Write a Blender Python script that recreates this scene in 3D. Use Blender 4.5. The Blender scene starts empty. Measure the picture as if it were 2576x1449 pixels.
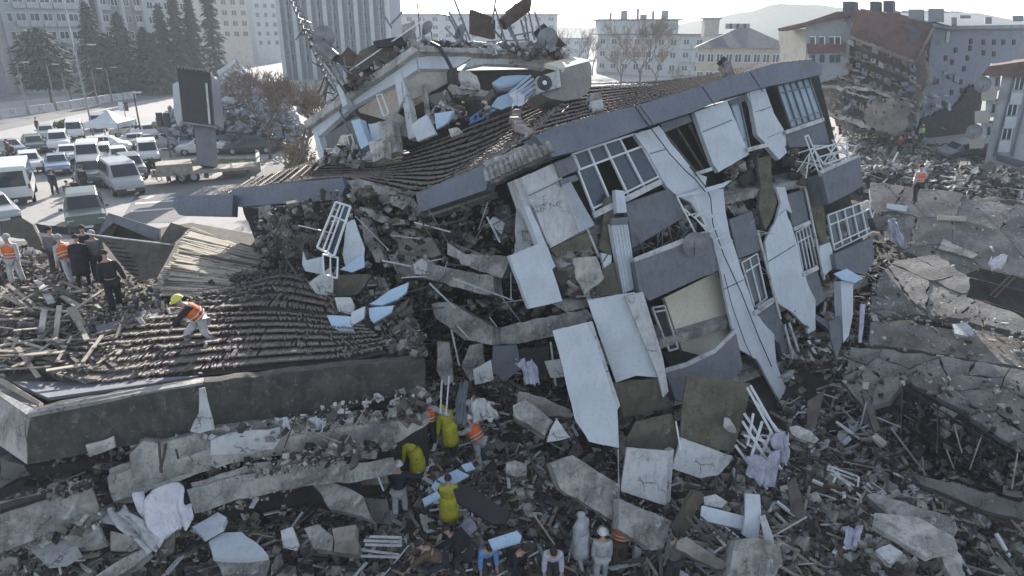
import bpy, bmesh, math, random
import numpy as np
from mathutils import Vector, Matrix
R = math.radians
random.seed(7)
sc = bpy.context.scene
COL = sc.collection

# ---------------------------------------------------------------- camera
TILT = R(20.6); CAMZ = 14.0; FPX = 1717.3
cam = bpy.data.cameras.new('camera'); camo = bpy.data.objects.new('camera', cam); COL.objects.link(camo)
camo.location = (0, 0, CAMZ); camo.rotation_euler = (R(90) - TILT, 0, 0)
cam.lens = 24; cam.sensor_width = 36; cam.clip_start = 0.1; cam.clip_end = 20000
sc.camera = camo
# ---------------------------------------------------------------- light
SUN_EL, SUN_AZ = R(23), R(-4)
w = bpy.data.worlds.new('World'); sc.world = w; w.use_nodes = True
nt = w.node_tree
sky = nt.nodes.new('ShaderNodeTexSky'); sky.sky_type = 'NISHITA'; sky.sun_disc = False
sky.sun_elevation = SUN_EL; sky.sun_rotation = SUN_AZ; sky.air_density = 1.0; sky.dust_density = 0.6; sky.ozone_density = 2.5
hs = nt.nodes.new('ShaderNodeHueSaturation'); hs.inputs['Saturation'].default_value = .5; nt.links.new(sky.outputs[0], hs.inputs['Color']); nt.links.new(hs.outputs[0], nt.nodes['Background'].inputs[0]); nt.nodes['Background'].inputs[1].default_value = 0.12
sl = bpy.data.lights.new('sun', 'SUN'); sl.energy = 4.6; sl.angle = R(0.6); sl.color = (1.0, 0.93, 0.84)
so = bpy.data.objects.new('sun', sl); COL.objects.link(so)
sd = Vector((math.sin(SUN_AZ) * math.cos(SUN_EL), math.cos(SUN_AZ) * math.cos(SUN_EL), math.sin(SUN_EL)))
so.rotation_euler = sd.to_track_quat('Z', 'Y').to_euler(); so.location = (20, 60, 60)
sc.view_settings.view_transform = 'Standard'; sc.view_settings.look = 'None'
sc.view_settings.exposure = 1.28; sc.view_settings.gamma = 1.0
sc.cycles.max_bounces = 6; sc.cycles.diffuse_bounces = 3; sc.cycles.glossy_bounces = 2
sc.cycles.transmission_bounces = 3; sc.cycles.volume_bounces = 0; sc.cycles.transparent_max_bounces = 6
sc.cycles.use_denoising = True

# ---------------------------------------------------------------- helpers
CT, ST = math.cos(TILT), math.sin(TILT)
def ray(px, py):
    u = (px - 1288) / FPX; v = (724.5 - py) / FPX
    return Vector((u, CT + v * ST, -ST + v * CT))
def W(px, py, d): return Vector((0, 0, CAMZ)) + ray(px, py) * d
def G(px, py, z): r = ray(px, py); return W(px, py, (z - CAMZ) / r.z)
CROP = {'0': (0, 0, 1), '1': (0, 0, 1/3), '2': (637.3, 0, 1/3), '3': (1274.6, 0, 1/3), '4': (1905.1, 0, 1/3),
        '5': (0, 469.6, 1/3), '6': (637.3, 469.6, 1/3), '7': (1274.6, 402.5, 1/3), '8': (1905.1, 469.6, 1/3),
        'a': (0, 966, 1/3), 'b': (637.3, 966, 1/3), 'c': (1274.6, 872, .3981), 'd': (1905.1, 872, .3981)}
def T(c, pts):
    a, b, s = CROP[c]
    return [(a + x * s, b + y * s) for x, y in pts]
def plane_from(p, q, r):
    n = (q - p).cross(r - p).normalized()
    if n.dot(Vector((0, 0, CAMZ)) - p) < 0: n = -n
    return (p, n)
def onplane(px, py, pl, off=0.0):
    r = ray(px, py); p0, n = pl
    t = (p0 + n * off - Vector((0, 0, CAMZ))).dot(n) / r.dot(n)
    return Vector((0, 0, CAMZ)) + r * t

MATS = {}
def mat(name, c1, c2=None, scale=2.0, rough=0.85, bump=0.25, c3=None, fine=14.0, stretch=(1, 1, 1), metal=0.0, spots=0.0, c4=None, bscale=None, lo=.35, hi=.65, cracks=0, streak=0):
    if name in MATS: return MATS[name]
    m = bpy.data.materials.new(name); m.use_nodes = True; MATS[name] = m
    n = m.node_tree.nodes; l = m.node_tree.links; b = n['Principled BSDF']
    b.inputs['Roughness'].default_value = rough; b.inputs['Metallic'].default_value = metal
    c2 = c2 or tuple(x * .7 for x in c1)
    tc = n.new('ShaderNodeTexCoord'); mp = n.new('ShaderNodeMapping'); mp.inputs['Scale'].default_value = stretch
    l.new(tc.outputs['Object'], mp.inputs[0])
    def noi(s, det=5, rg=.6):
        t = n.new('ShaderNodeTexNoise'); t.inputs['Scale'].default_value = s; t.inputs['Detail'].default_value = det
        t.inputs['Roughness'].default_value = rg; l.new(mp.outputs[0], t.inputs['Vector']); return t
    def mr(src, a, bb):
        r = n.new('ShaderNodeMapRange'); r.inputs[1].default_value = a; r.inputs[2].default_value = bb; l.new(src, r.inputs[0]); return r.outputs[0]
    def mix(f, a, bb):
        x = n.new('ShaderNodeMix'); x.data_type = 'RGBA'; l.new(f, x.inputs[0])
        for s, i in ((a, 6), (bb, 7)):
            if isinstance(s, tuple): x.inputs[i].default_value = (*s, 1)
            else: l.new(s, x.inputs[i])
        return x.outputs[2]
    a = noi(scale); col = mix(mr(a.outputs[0], lo, hi), c1, c2)
    f = noi(fine, 6, .7)
    c3 = c3 or tuple(x * .55 for x in c2)
    col = mix(mr(f.outputs[0], .52, .78), col, c3)
    if spots:
        s = noi(scale * 2.3, 8, .75); c4 = c4 or (.5, .5, .48)
        col = mix(mr(s.outputs[0], .66 - spots * .1, .72 - spots * .05), col, c4)
    if cracks:
        dn = noi(3.1, 4, .6); ad = n.new('ShaderNodeVectorMath'); ad.operation = 'MULTIPLY_ADD'; l.new(dn.outputs['Color'], ad.inputs[0]); ad.inputs[1].default_value = (.55, .55, .55); l.new(mp.outputs[0], ad.inputs[2])
        vo = n.new('ShaderNodeTexVoronoi'); vo.feature = 'DISTANCE_TO_EDGE'; vo.inputs['Scale'].default_value = cracks; l.new(ad.outputs[0], vo.inputs['Vector'])
        ga = noi(1.3, 3, .5); th = mr(ga.outputs[0], .45, .6)
        lt_ = n.new('ShaderNodeMath'); lt_.operation = 'LESS_THAN'; l.new(vo.outputs[0], lt_.inputs[0]); lt_.inputs[1].default_value = .018
        mu = n.new('ShaderNodeMath'); mu.operation = 'MULTIPLY'; l.new(lt_.outputs[0], mu.inputs[0]); l.new(th, mu.inputs[1])
        col = mix(mu.outputs[0], col, tuple(x * .25 for x in c1))
    if streak:
        sp = n.new('ShaderNodeMapping'); sp.inputs['Scale'].default_value = (3.5, 3.5, .35); l.new(tc.outputs['Object'], sp.inputs[0])
        sn = n.new('ShaderNodeTexNoise'); sn.inputs['Scale'].default_value = 1.6; sn.inputs['Detail'].default_value = 6; l.new(sp.outputs[0], sn.inputs['Vector'])
        mm = n.new('ShaderNodeMath'); mm.operation = 'MULTIPLY'; l.new(mr(sn.outputs[0], .5, .75), mm.inputs[0]); mm.inputs[1].default_value = streak
        col = mix(mm.outputs[0], col, tuple(x * .45 for x in c2))
    l.new(col, b.inputs['Base Color'])
    if bump:
        bp = n.new('ShaderNodeBump'); bp.inputs['Strength'].default_value = bump; bp.inputs['Distance'].default_value = .05
        g = noi(bscale or fine * .7, 7, .75); l.new(g.outputs[0], bp.inputs['Height']); l.new(bp.outputs[0], b.inputs['Normal'])
    return m

def wloc(o):
    v = Vector((0, 0, 0))
    while o is not None: v += Vector(o.location); o = o.parent
    return v
def tag(o, label=None, cat=None, group=None, kind=None):
    if label: o['label'] = label
    if cat: o['category'] = cat
    if group: o['group'] = group
    if kind: o['kind'] = kind
    return o
def empty(name, loc, label, cat, group=None):
    o = bpy.data.objects.new(name, None); COL.objects.link(o); o.location = loc; o.empty_display_size = .2
    return tag(o, label, cat, group)
class MB:
    def __init__(s): s.v = []; s.f = []; s.m = []; s.mats = []
    def mi(s, m):
        if m not in s.mats: s.mats.append(m)
        return s.mats.index(m)
    def add(s, vs, fs, m):
        k = len(s.v); i = s.mi(m); s.v += [Vector(v) for v in vs]
        for f in fs: s.f.append(tuple(a + k for a in f)); s.m.append(i)
        return s
    def box(s, c, size, m, rot=None):
        c = Vector(c); hx, hy, hz = (a / 2 for a in size)
        vs = [Vector((x, y, z)) for x in (-hx, hx) for y in (-hy, hy) for z in (-hz, hz)]
        if rot is not None: vs = [rot @ v for v in vs]
        return s.add([v + c for v in vs], [(0, 1, 3, 2), (4, 6, 7, 5), (0, 4, 5, 1), (2, 3, 7, 6), (0, 2, 6, 4), (1, 5, 7, 3)], m)
    def beam(s, p, q, a, b, m, up=(0, 0, 1)):
        p, q = Vector(p), Vector(q); d = q - p
        if d.length < 1e-5: return s
        z = d.normalized(); u = Vector(up)
        if abs(z.dot(u)) > .97: u = Vector((1, 0, 0))
        x = z.cross(u).normalized(); y = x.cross(z)
        rot = Matrix((x, z, y)).transposed()
        return s.box((p + q) / 2, (a, d.length, b), m, rot)
    def tube(s, pts, r, m, n=6, r2=None):
        pts = [Vector(p) for p in pts]; k = len(pts); rings = []
        for i, p in enumerate(pts):
            t = (pts[min(i + 1, k - 1)] - pts[max(i - 1, 0)])
            t = t.normalized() if t.length > 1e-6 else Vector((0, 0, 1))
            u = Vector((0, 0, 1)) if abs(t.z) < .9 else Vector((1, 0, 0))
            x = t.cross(u).normalized(); y = t.cross(x)
            rr = r if r2 is None else r + (r2 - r) * i / max(1, k - 1)
            rings.append([p + (x * math.cos(2 * math.pi * j / n) + y * math.sin(2 * math.pi * j / n)) * rr for j in range(n)])
        vs = [v for g in rings for v in g]
        fs = [(i * n + j, i * n + (j + 1) % n, (i + 1) * n + (j + 1) % n, (i + 1) * n + j) for i in range(k - 1) for j in range(n)]
        fs += [tuple(range(n - 1, -1, -1)), tuple((k - 1) * n + j for j in range(n))]
        return s.add(vs, fs, m)
    def prism(s, pts, th, m, jag=0, off=0, side=None, n=None):
        pts = [Vector(p) for p in pts]
        if n is None:
            n = Vector((0, 0, 0))
            for i, p in enumerate(pts):
                q = pts[(i + 1) % len(pts)]
                n += Vector(((p.y - q.y) * (p.z + q.z), (p.z - q.z) * (p.x + q.x), (p.x - q.x) * (p.y + q.y)))
            n.normalize(); c = sum(pts, Vector()) / len(pts)
            rev = n.dot(Vector((0, 0, CAMZ)) - c) < 0
            if rev: n = -n; pts = pts[::-1]
        if jag:
            out = []
            for i, p in enumerate(pts):
                q = pts[(i + 1) % len(pts)]; L = (q - p).length; k = max(1, min(14, int(L / .22)))
                t = (q - p).normalized(); sd_ = n.cross(t)
                for j in range(k):
                    a = p.lerp(q, j / k)
                    if j: a = a + sd_ * random.uniform(-jag, jag) + t * random.uniform(-.3, .3) * L / k
                    out.append(a)
            pts = out
        k = len(pts); F = [p + n * off for p in pts]; B = [p + n * (off - th) for p in pts]
        s.add(F + B, [tuple(range(k)), tuple(range(2 * k - 1, k - 1, -1))], m)
        s.add(F + B, [(i, i + k, (i + 1) % k + k, (i + 1) % k) for i in range(k)], side or m)
        return s
    def build(s, name, parent=None, smooth=False, bevel=0, base=False):
        me = bpy.data.meshes.new(name)
        if not s.v: s.v = [Vector()]
        mn = Vector(map(min, zip(*s.v))); mx = Vector(map(max, zip(*s.v))); c = (mn + mx) / 2
        if base: c.z = mn.z
        me.from_pydata([v - c for v in s.v], [], s.f)
        for m in s.mats: me.materials.append(m)
        me.polygons.foreach_set('material_index', s.m)
        if smooth: me.polygons.foreach_set('use_smooth', [True] * len(s.f))
        me.update()
        o = bpy.data.objects.new(name, me); COL.objects.link(o)
        if parent is not None: o.parent = parent; o.location = c - wloc(parent)
        else: o.location = c
        if bevel:
            b = o.modifiers.new('bevel', 'BEVEL'); b.width = bevel; b.segments = 1; b.limit_method = 'ANGLE'
        return o
def copy_tree(o, parent=None):
    c = o.copy(); COL.objects.link(c); c.parent = parent
    for ch in o.children: copy_tree(ch, c)
    return c
def thing(mb, name, label, cat, group=None, **k):
    return tag(mb.build(name, **k), label, cat, group)
def dpts(c, pts, d, gx=0, gy=0):
    q = T(c, pts); cx = sum(p[0] for p in q) / len(q); cy = sum(p[1] for p in q) / len(q)
    return [W(x, y, d + gx * (x - cx) / 100 + gy * (y - cy) / 100) for x, y in q]
def fpts(c, pts, pl, off=0): return [onplane(x, y, pl, off) for x, y in T(c, pts)]

# ---------------------------------------------------------------- materials
M = {}
M['concrete'] = mat('concrete', (.40, .39, .37), (.20, .195, .185), 1.5, .9, 1.0, fine=13, lo=.42, hi=.58, spots=.9, c4=(.54, .53, .50), cracks=1.6, streak=.5)
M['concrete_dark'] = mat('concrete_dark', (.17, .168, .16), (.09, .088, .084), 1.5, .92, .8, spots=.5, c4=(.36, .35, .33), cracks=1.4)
M['mossy'] = mat('weathered_concrete', (.105, .10, .088), (.05, .047, .042), 2.2, .95, .9, fine=22, spots=1.1, c4=(.17, .163, .15), streak=.5)
M['pale_conc'] = mat('pale_concrete', (.52, .50, .47), (.30, .29, .27), 1.3, .9, .9, fine=12, lo=.42, hi=.6, spots=.6, c4=(.22, .21, .2), cracks=1.5, streak=.4)
M['dust'] = mat('dusty_rubble', (.32, .295, .265), (.13, .12, .105), .9, .95, .8, fine=9, spots=.3, c4=(.36, .35, .33))
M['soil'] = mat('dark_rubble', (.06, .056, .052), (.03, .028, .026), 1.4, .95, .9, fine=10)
M['inner_shade'] = mat('interior_shade', (.045, .043, .042), (.022, .022, .022), 1.3, .95, .4)  # near-black base colour stands in for the shade of unlit rooms
M['clad'] = mat('white_cladding', (.52, .57, .62), (.44, .48, .52), .8, .6, .08, c3=(.33, .34, .34), fine=18, spots=.1, c4=(.36, .36, .35), streak=.22)
M['clad2'] = mat('grimy_cladding', (.50, .51, .52), (.38, .39, .40), 1.1, .7, .12, c3=(.27, .27, .27), fine=8, spots=.5, c4=(.27, .26, .24), cracks=1.1, streak=.5)
M['slate'] = mat('slate_metal', (.145, .165, .205), (.115, .13, .165), .7, .5, .25, c3=(.08, .09, .11), fine=9, bscale=1.2, spots=.1, c4=(.2, .21, .23), streak=.35)
M['slate2'] = mat('slate_render', (.15, .16, .185), (.12, .13, .15), 1.2, .75, .15, c3=(.08, .085, .095), fine=7, spots=.2, c4=(.24,.24,.24), streak=.4)
M['cream'] = mat('cream_wall', (.55, .52, .42), (.48, .45, .37), .8, .85, .05)
M['room'] = mat('plaster_room', (.36, .33, .31), (.28, .26, .245), .9, .9, .2, streak=.4)
M['roofslab'] = mat('roof_slab_concrete', (.26, .25, .24), (.15, .145, .14), .9, .9, 1.0, fine=9, lo=.42, hi=.58, spots=.6, c4=(.38, .36, .34), streak=.2)
M['block'] = mat('rendered_block', (.27, .255, .25), (.21, .20, .195), 1.1, .85, .2, streak=.4)
M['olive'] = mat('olive_backing', (.15, .14, .105), (.08, .076, .056), 1.6, .95, .9, fine=12, spots=.5, c4=(.28, .27, .23), streak=.5)
M['tile'] = mat('roof_tile', (.13, .11, .10), (.075, .066, .062), 1.1, .8, .3, fine=6, spots=.3, c4=(.24, .21, .19))
M['tile2'] = mat('roof_tile_grey', (.17, .155, .15), (.09, .082, .08), .9, .8, .3, fine=6, spots=.4, c4=(.3, .28, .26))
M['wood'] = mat('pale_wood', (.36, .32, .26), (.22, .195, .16), 2, .85, .3, fine=16, stretch=(1, 1, 1))
M['wood2'] = mat('old_wood', (.13, .115, .10), (.07, .062, .055), 2, .9, .3, fine=12)
M['deck'] = mat('roof_boards', (.46, .42, .34), (.30, .27, .215), 1.6, .85, .3, fine=12)
M['white'] = mat('white_frame', (.66, .68, .69), (.58, .60, .62), 1.5, .5, .05)
M['steel'] = mat('grey_steel', (.22, .23, .24), (.14, .14, .15), 2, .5, .1, metal=.4)
M['rust'] = mat('rusty_steel', (.10, .07, .055), (.05, .038, .032), 3, .8, .3)
M['black'] = mat('black_frame', (.02, .02, .022), (.014, .014, .016), 2, .6, .1)
M['glass'] = mat('window_glass', (.06, .085, .11), (.035, .05, .07), .6, .12, .0)
M['glass2'] = mat('pale_glass', (.34, .42, .47), (.24, .31, .36), .7, .2, .0)
M['cloth'] = mat('white_cloth', (.62, .62, .66), (.5, .5, .56), 3, .9, .2)
M['lilac'] = mat('lilac_cloth', (.42, .42, .50), (.28, .28, .36), 4, .9, .2, spots=.4, c4=(.6, .6, .68))
M['bluecloth'] = mat('blue_cloth', (.10, .22, .55), (.07, .15, .42), 2, .8, .2)
M['ltblue'] = mat('light_blue', (.40, .53, .66), (.34, .46, .58), 1.5, .6, .1)
M['asphalt'] = mat('asphalt', (.17, .17, .17), (.12, .12, .125), .25, .9, .3, fine=5)
M['street'] = mat('dusty_street', (.34, .33, .315), (.27, .265, .26), .12, .9, .2, fine=2)
M['pave'] = mat('pale_paving', (.46, .46, .44), (.38, .38, .37), .5, .9, .2)
M['grass'] = mat('grass', (.10, .13, .035), (.06, .085, .025), .8, .95, .6, fine=8)
M['paint'] = mat('road_paint', (.6, .6, .58), (.45, .45, .44), 2, .8, .1)
# ---------------------------------------------------------------- terrain
CTRL = [(1130,1350,1.4),(1288,1449,.9),(1510,1440,.7),(1210,1185,1.6),(900,1330,1.2),(600,1440,1.3),(300,1430,1.9),(50,1445,2.2),
 (1700,1400,.9),(1900,1400,1.1),(2100,1430,1.1),(2400,1420,1.2),(2576,1440,1.3),(2100,1150,1.7),(2200,1200,2.0),(2400,1230,2.0),
 (2576,1250,2.3),(2576,1100,3.5),(2300,1050,3.3),(2150,900,3.8),(2400,900,4.3),(2576,900,4.6),(2250,650,5.4),(2576,650,5.9),(2300,520,6.2),
 (2576,500,6.4),(2200,420,5.4),(2420,430,5.2),(2576,420,4.8),(2300,380,4.2),(1000,700,5.2),(1200,800,4.5),(1250,950,3.2),(1080,960,3.6),
 (850,570,6.0),(1150,1060,2.3),(1330,900,3.3),(1400,1020,2.2),(1450,1150,1.5),(1500,700,4.8),(700,600,5.6),(500,700,5.5),(200,900,5.2),(60,750,5.4),
 (800,850,5.2),(200,600,5.0),(300,1050,3.2),(700,1050,3.2),(120,1180,2.6),(400,1290,1.9),(700,1220,1.7),(1700,1150,1.4),(2000,1080,1.7),(2060,850,3.6),
 (950,1120,2.1),(100,1340,2.3)]
CP = []
for px, py, z in CTRL:
    if px > 2140 and 450 < py < 1060: z -= 1.1
    g = G(px, py, z); CP.append((g.x, g.y, z))
for x, y in [(-30,36),(-20,36),(-10,36),(0,36),(12,40),(24,42),(-45,30),(-45,20),(-25,30),(-14,31),(-4,34)]: CP.append((x, y, 3.5))
for x, y, z in [(-40,13,2.5),(-20,8,1.5),(0,6,.8),(20,8,1.2),(-8,9,1),(34,18,4.5),(40,30,5),(30,38,4.2),(17,40,3.8),(6,32,4)]: CP.append((x, y, z))
CP = np.array(CP)
def vnoise(x, y, s, seed=0):
    x = np.asarray(x) * s + seed * 17.3; y = np.asarray(y) * s + seed * 5.1
    xi = np.floor(x).astype(int); yi = np.floor(y).astype(int); fx = x - xi; fy = y - yi
    fx = fx * fx * (3 - 2 * fx); fy = fy * fy * (3 - 2 * fy)
    def h(a, b):
        n = (a * 374761393 + b * 668265263 + seed * 1013) & 0x7fffffff; n = ((n ^ (n >> 13)) * 1274126177) & 0x7fffffff
        return (n & 0xffff) / 65535.0
    return (h(xi, yi) * (1 - fx) + h(xi + 1, yi) * fx) * (1 - fy) + (h(xi, yi + 1) * (1 - fx) + h(xi + 1, yi + 1) * fx) * fy - .5
def terr(x, y, rough=True):
    x = np.asarray(x, float); y = np.asarray(y, float); sh = x.shape; x = x.ravel(); y = y.ravel()
    out = np.empty_like(x)
    for i in range(0, len(x), 20000):
        d2 = (x[i:i+20000, None] - CP[None, :, 0]) ** 2 + (y[i:i+20000, None] - CP[None, :, 1]) ** 2 + .15
        w_ = d2 ** -1.7; out[i:i+20000] = (w_ * CP[None, :, 2]).sum(1) / w_.sum(1)
    near = np.clip((37 - y) / 4, 0, 1) * np.clip((x + 34) / 4, 0, 1)
    lot = np.clip((y - 29) / 2, 0, 1) * np.clip((-7 - x) / 2, 0, 1)
    near2 = near * (1 - lot)
    right = np.clip((x - 10) / 4, 0, 1) * np.clip((54 - y) / 8, 0, 1); near3 = np.maximum(near2, right)
    out = out * near3 + 3.5 * (1 - near3)
    if rough: out = out + near3 * (vnoise(x, y, .7, 1) * .6 + vnoise(x, y, 1.9, 2) * .35 + vnoise(x, y, 4.5, 3) * .16)
    return out.reshape(sh)
def tz(x, y): return float(terr(np.array([x]), np.array([y]))[0])
def GT(px, py):
    r = ray(px, py); o = Vector((0, 0, CAMZ)); d = 9.0
    ds = np.arange(9, 160, .1); xs = r.x * ds; ys = r.y * ds; zs = CAMZ + r.z * ds
    k = np.argmax(zs < terr(xs, ys)); return o + r * float(ds[k])
xs = np.concatenate([[-1500, -900, -400, -200, -100, -60, -44], np.arange(-36, 36, .28), [40, 46, 60, 100, 200, 400, 900, 1500]])
ys = np.concatenate([[-300, -100, -40, -10, 0, 4], np.arange(7, 56, .28), [60, 70, 90, 120, 200, 400, 900, 1500]])
X, Y = np.meshgrid(xs, ys); Z = terr(X, Y); nx, ny = len(xs), len(ys)
me = bpy.data.meshes.new('ground')
me.from_pydata(np.stack([X.ravel(), Y.ravel(), Z.ravel()], 1).tolist(), [], [(j*nx+i, j*nx+i+1, (j+1)*nx+i+1, (j+1)*nx+i) for j in range(ny-1) for i in range(nx-1)])
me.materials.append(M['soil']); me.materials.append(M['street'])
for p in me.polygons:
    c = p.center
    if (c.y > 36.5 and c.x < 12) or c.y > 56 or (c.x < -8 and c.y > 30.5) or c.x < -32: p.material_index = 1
    p.use_smooth = True
gro = bpy.data.objects.new('ground', me); COL.objects.link(gro); tag(gro, kind='structure')

# ---------------------------------------------------------------- loose rubble (nobody could count it)
CUBE = np.array([(x, y, z) for x in (-1, 1) for y in (-1, 1) for z in (-1, 1)], float)
CF = np.array([(0, 1, 3, 2), (4, 6, 7, 5), (0, 4, 5, 1), (2, 3, 7, 6), (0, 2, 6, 4), (1, 5, 7, 3)])
rng = np.random.default_rng(5)
def chunks_mesh(name, P, S, mats, probs, parent=None, kind='stuff', flat=None):
    """P (n,3) positions, S (n,3) half sizes"""
    n = len(P); V = CUBE[None] * (1 + rng.uniform(-.45, .25, (n, 8, 3))); V = V * S[:, None, :]
    a, b, c = rng.uniform(0, 6.28, n), rng.normal(0, .55 if flat is None else flat, n), rng.normal(0, .55 if flat is None else flat, n)
    ca, sa, cb, sb, cc, s_ = np.cos(a), np.sin(a), np.cos(b), np.sin(b), np.cos(c), np.sin(c)
    x, y, z = V[..., 0], V[..., 1], V[..., 2]
    y, z = y * cb[:, None] - z * sb[:, None], y * sb[:, None] + z * cb[:, None]
    x, z = x * cc[:, None] + z * s_[:, None], -x * s_[:, None] + z * cc[:, None]
    x, y = x * ca[:, None] - y * sa[:, None], x * sa[:, None] + y * ca[:, None]
    V = np.stack([x, y, z], -1) + P[:, None, :]
    F = (CF[None] + (np.arange(n) * 8)[:, None, None]).reshape(-1, 4)
    me = bpy.data.meshes.new(name); me.from_pydata(V.reshape(-1, 3).tolist(), [], F.tolist())
    for m in mats: me.materials.append(m)
    mi = rng.choice(len(mats), n, p=probs); me.polygons.foreach_set('material_index', np.repeat(mi, 6).astype(np.int32))
    me.update(); o = bpy.data.objects.new(name, me); COL.objects.link(o)
    if parent: o.parent = parent; o.location = -wloc(parent)
    if kind: tag(o, kind=kind)
    return o
def inpoly(x, y, poly):
    c = np.zeros(len(x), bool); n = len(poly)
    for i in range(n):
        (x1, y1), (x2, y2) = poly[i], poly[(i + 1) % n]
        with np.errstate(divide='ignore', invalid='ignore'):
            c ^= ((y1 > y) != (y2 > y)) & (x < (x2 - x1) * (y - y1) / (y2 - y1 + 1e-12) + x1)
    return c
def region(pxpoly, n, zoff=0.0, fixz=None):
    """sample n points: uniform in the picture inside a pixel polygon, dropped on the terrain"""
    pts = []; xs_ = [p[0] for p in pxpoly]; ys_ = [p[1] for p in pxpoly]
    px = rng.uniform(min(xs_), max(xs_), n * 3); py = rng.uniform(min(ys_), max(ys_), n * 3)
    k = inpoly(px, py, pxpoly); px, py = px[k][:n], py[k][:n]
    u = (px - 1288) / FPX; v = (724.5 - py) / FPX; ry = CT + v * ST; rz = -ST + v * CT
    d = np.full(len(px), 16.0)
    for _ in range(14):
        z = terr(u * d, ry * d) if fixz is None else np.full(len(px), fixz)
        d = d * .35 + .65 * np.clip((z - CAMZ) / np.minimum(rz, -.05), 8, 90)
    return np.stack([u * d, ry * d, terr(u * d, ry * d) if fixz is None else z], 1)
def sizes(n, lo, hi, flat=.6, el=1.8):
    s = lo * (hi / lo) ** (rng.random(n) ** 2.2)
    return np.stack([s * rng.uniform(.7, el, n), s * rng.uniform(.5, 1, n), s * rng.uniform(.25, flat + .2, n)], 1)
FIELDS = [
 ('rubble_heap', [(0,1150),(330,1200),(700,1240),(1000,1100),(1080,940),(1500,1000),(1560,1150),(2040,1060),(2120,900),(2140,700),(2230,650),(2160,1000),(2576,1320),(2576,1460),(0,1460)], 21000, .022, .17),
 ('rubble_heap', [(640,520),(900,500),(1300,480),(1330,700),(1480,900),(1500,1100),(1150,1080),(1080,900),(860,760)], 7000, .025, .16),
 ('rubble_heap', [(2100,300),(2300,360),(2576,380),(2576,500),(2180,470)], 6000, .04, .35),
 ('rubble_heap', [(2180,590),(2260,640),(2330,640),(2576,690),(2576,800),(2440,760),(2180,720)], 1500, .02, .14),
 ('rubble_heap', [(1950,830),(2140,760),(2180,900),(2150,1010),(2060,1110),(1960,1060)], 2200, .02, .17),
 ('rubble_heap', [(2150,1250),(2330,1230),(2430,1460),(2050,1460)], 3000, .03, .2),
]
for nm, poly, n, lo, hi in FIELDS:
    P = region(poly, n); S = sizes(len(P), lo, hi); P[:, 2] += S[:, 2] * .5
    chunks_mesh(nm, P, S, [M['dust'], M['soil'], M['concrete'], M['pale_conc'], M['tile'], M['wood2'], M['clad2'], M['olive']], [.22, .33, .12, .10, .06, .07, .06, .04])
P = region(FIELDS[0][1], 12000); S = sizes(len(P), .012, .05); P[:, 2] += .02 + .05 * rng.random(len(P))
chunks_mesh('rubble_dust', P, S, [M['dust'], M['pale_conc'], M['soil'], M['tile'], M['clad2']], [.35, .12, .35, .12, .06])
def sticks(name, poly, n, L, T_, mats, probs, fixz=None, zo=.15, tilt=.3):
    P = region(poly, n, fixz=fixz); n = len(P); le = rng.uniform(L[0], L[1], n); t = rng.uniform(T_[0], T_[1], n)
    S = np.stack([le / 2, t, t * rng.uniform(.3, .9, n)], 1); P[:, 2] += zo * rng.random(n) + .03
    V = CUBE[None] * S[:, None, :]; a = rng.uniform(0, 6.28, n); b = rng.normal(0, tilt, n)
    x, y, z = V[..., 0], V[..., 1], V[..., 2]
    x, z = x * np.cos(b)[:, None] + z * np.sin(b)[:, None], -x * np.sin(b)[:, None] + z * np.cos(b)[:, None]
    x, y = x * np.cos(a)[:, None] - y * np.sin(a)[:, None], x * np.sin(a)[:, None] + y * np.cos(a)[:, None]
    V = np.stack([x, y, z], -1) + P[:, None, :]; F = (CF[None] + (np.arange(n) * 8)[:, None, None]).reshape(-1, 4)
    me = bpy.data.meshes.new(name); me.from_pydata(V.reshape(-1, 3).tolist(), [], F.tolist())
    for m in mats: me.materials.append(m)
    me.polygons.foreach_set('material_index', np.repeat(rng.choice(len(mats), n, p=probs), 6).astype(np.int32)); me.update()
    o = bpy.data.objects.new(name, me); COL.objects.link(o); return tag(o, kind='stuff')
sticks('splintered_debris', FIELDS[0][1], 2200, (.3, 1.5), (.012, .05), [M['wood'], M['wood2'], M['white'], M['steel'], M['rust']], [.2, .35, .12, .15, .18])
sticks('splintered_debris', FIELDS[1][1], 900, (.3, 1.6), (.012, .05), [M['wood'], M['wood2'], M['white'], M['steel'], M['rust']], [.15, .3, .15, .2, .2])
sticks('splintered_debris', [(1950,830),(2140,760),(2180,900),(2150,1010),(2060,1110),(1960,1060)], 160, (.3, 1.4), (.015, .05), [M['wood'], M['wood2'], M['white'], M['steel'], M['rust']], [.2, .35, .15, .15, .15])
sticks('splintered_debris', FIELDS[2][1], 500, (.5, 2.6), (.02, .06), [M['wood'], M['wood2'], M['white'], M['steel'], M['rust']], [.2, .2, .25, .15, .2])
# ================================================================ main leaning building
F = plane_from(W(1345, 355, 20.3), W(2065, 170, 26.2), W(1780, 1100, 22.6))
main = empty('collapsed_apartment_block', W(1780, 1120, 24), 'large collapsed apartment block leaning back, white and slate clad front under a long slate eave', 'building')
def fp(name, c, pts, m, off=.12, th=.15, jag=0, label=None, parent=None, side=None):
    o = MB().prism(fpts(c, pts, F, off), th, m, jag=jag, side=side).build(name, parent or main)
    if label: o['label'] = label
    return o
# body behind the shell, shade of the rooms put into its near-black colour
MB().prism(fpts('0', [(1310,470),(1350,385),(1700,290),(2060,190),(2130,470),(2185,650),(2100,800),(2060,1000),(2020,1060),(1700,1000),(1560,900),(1450,700)], F, -1.15), 3.2, M['inner_shade']).build('rubble_core', main)
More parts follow.
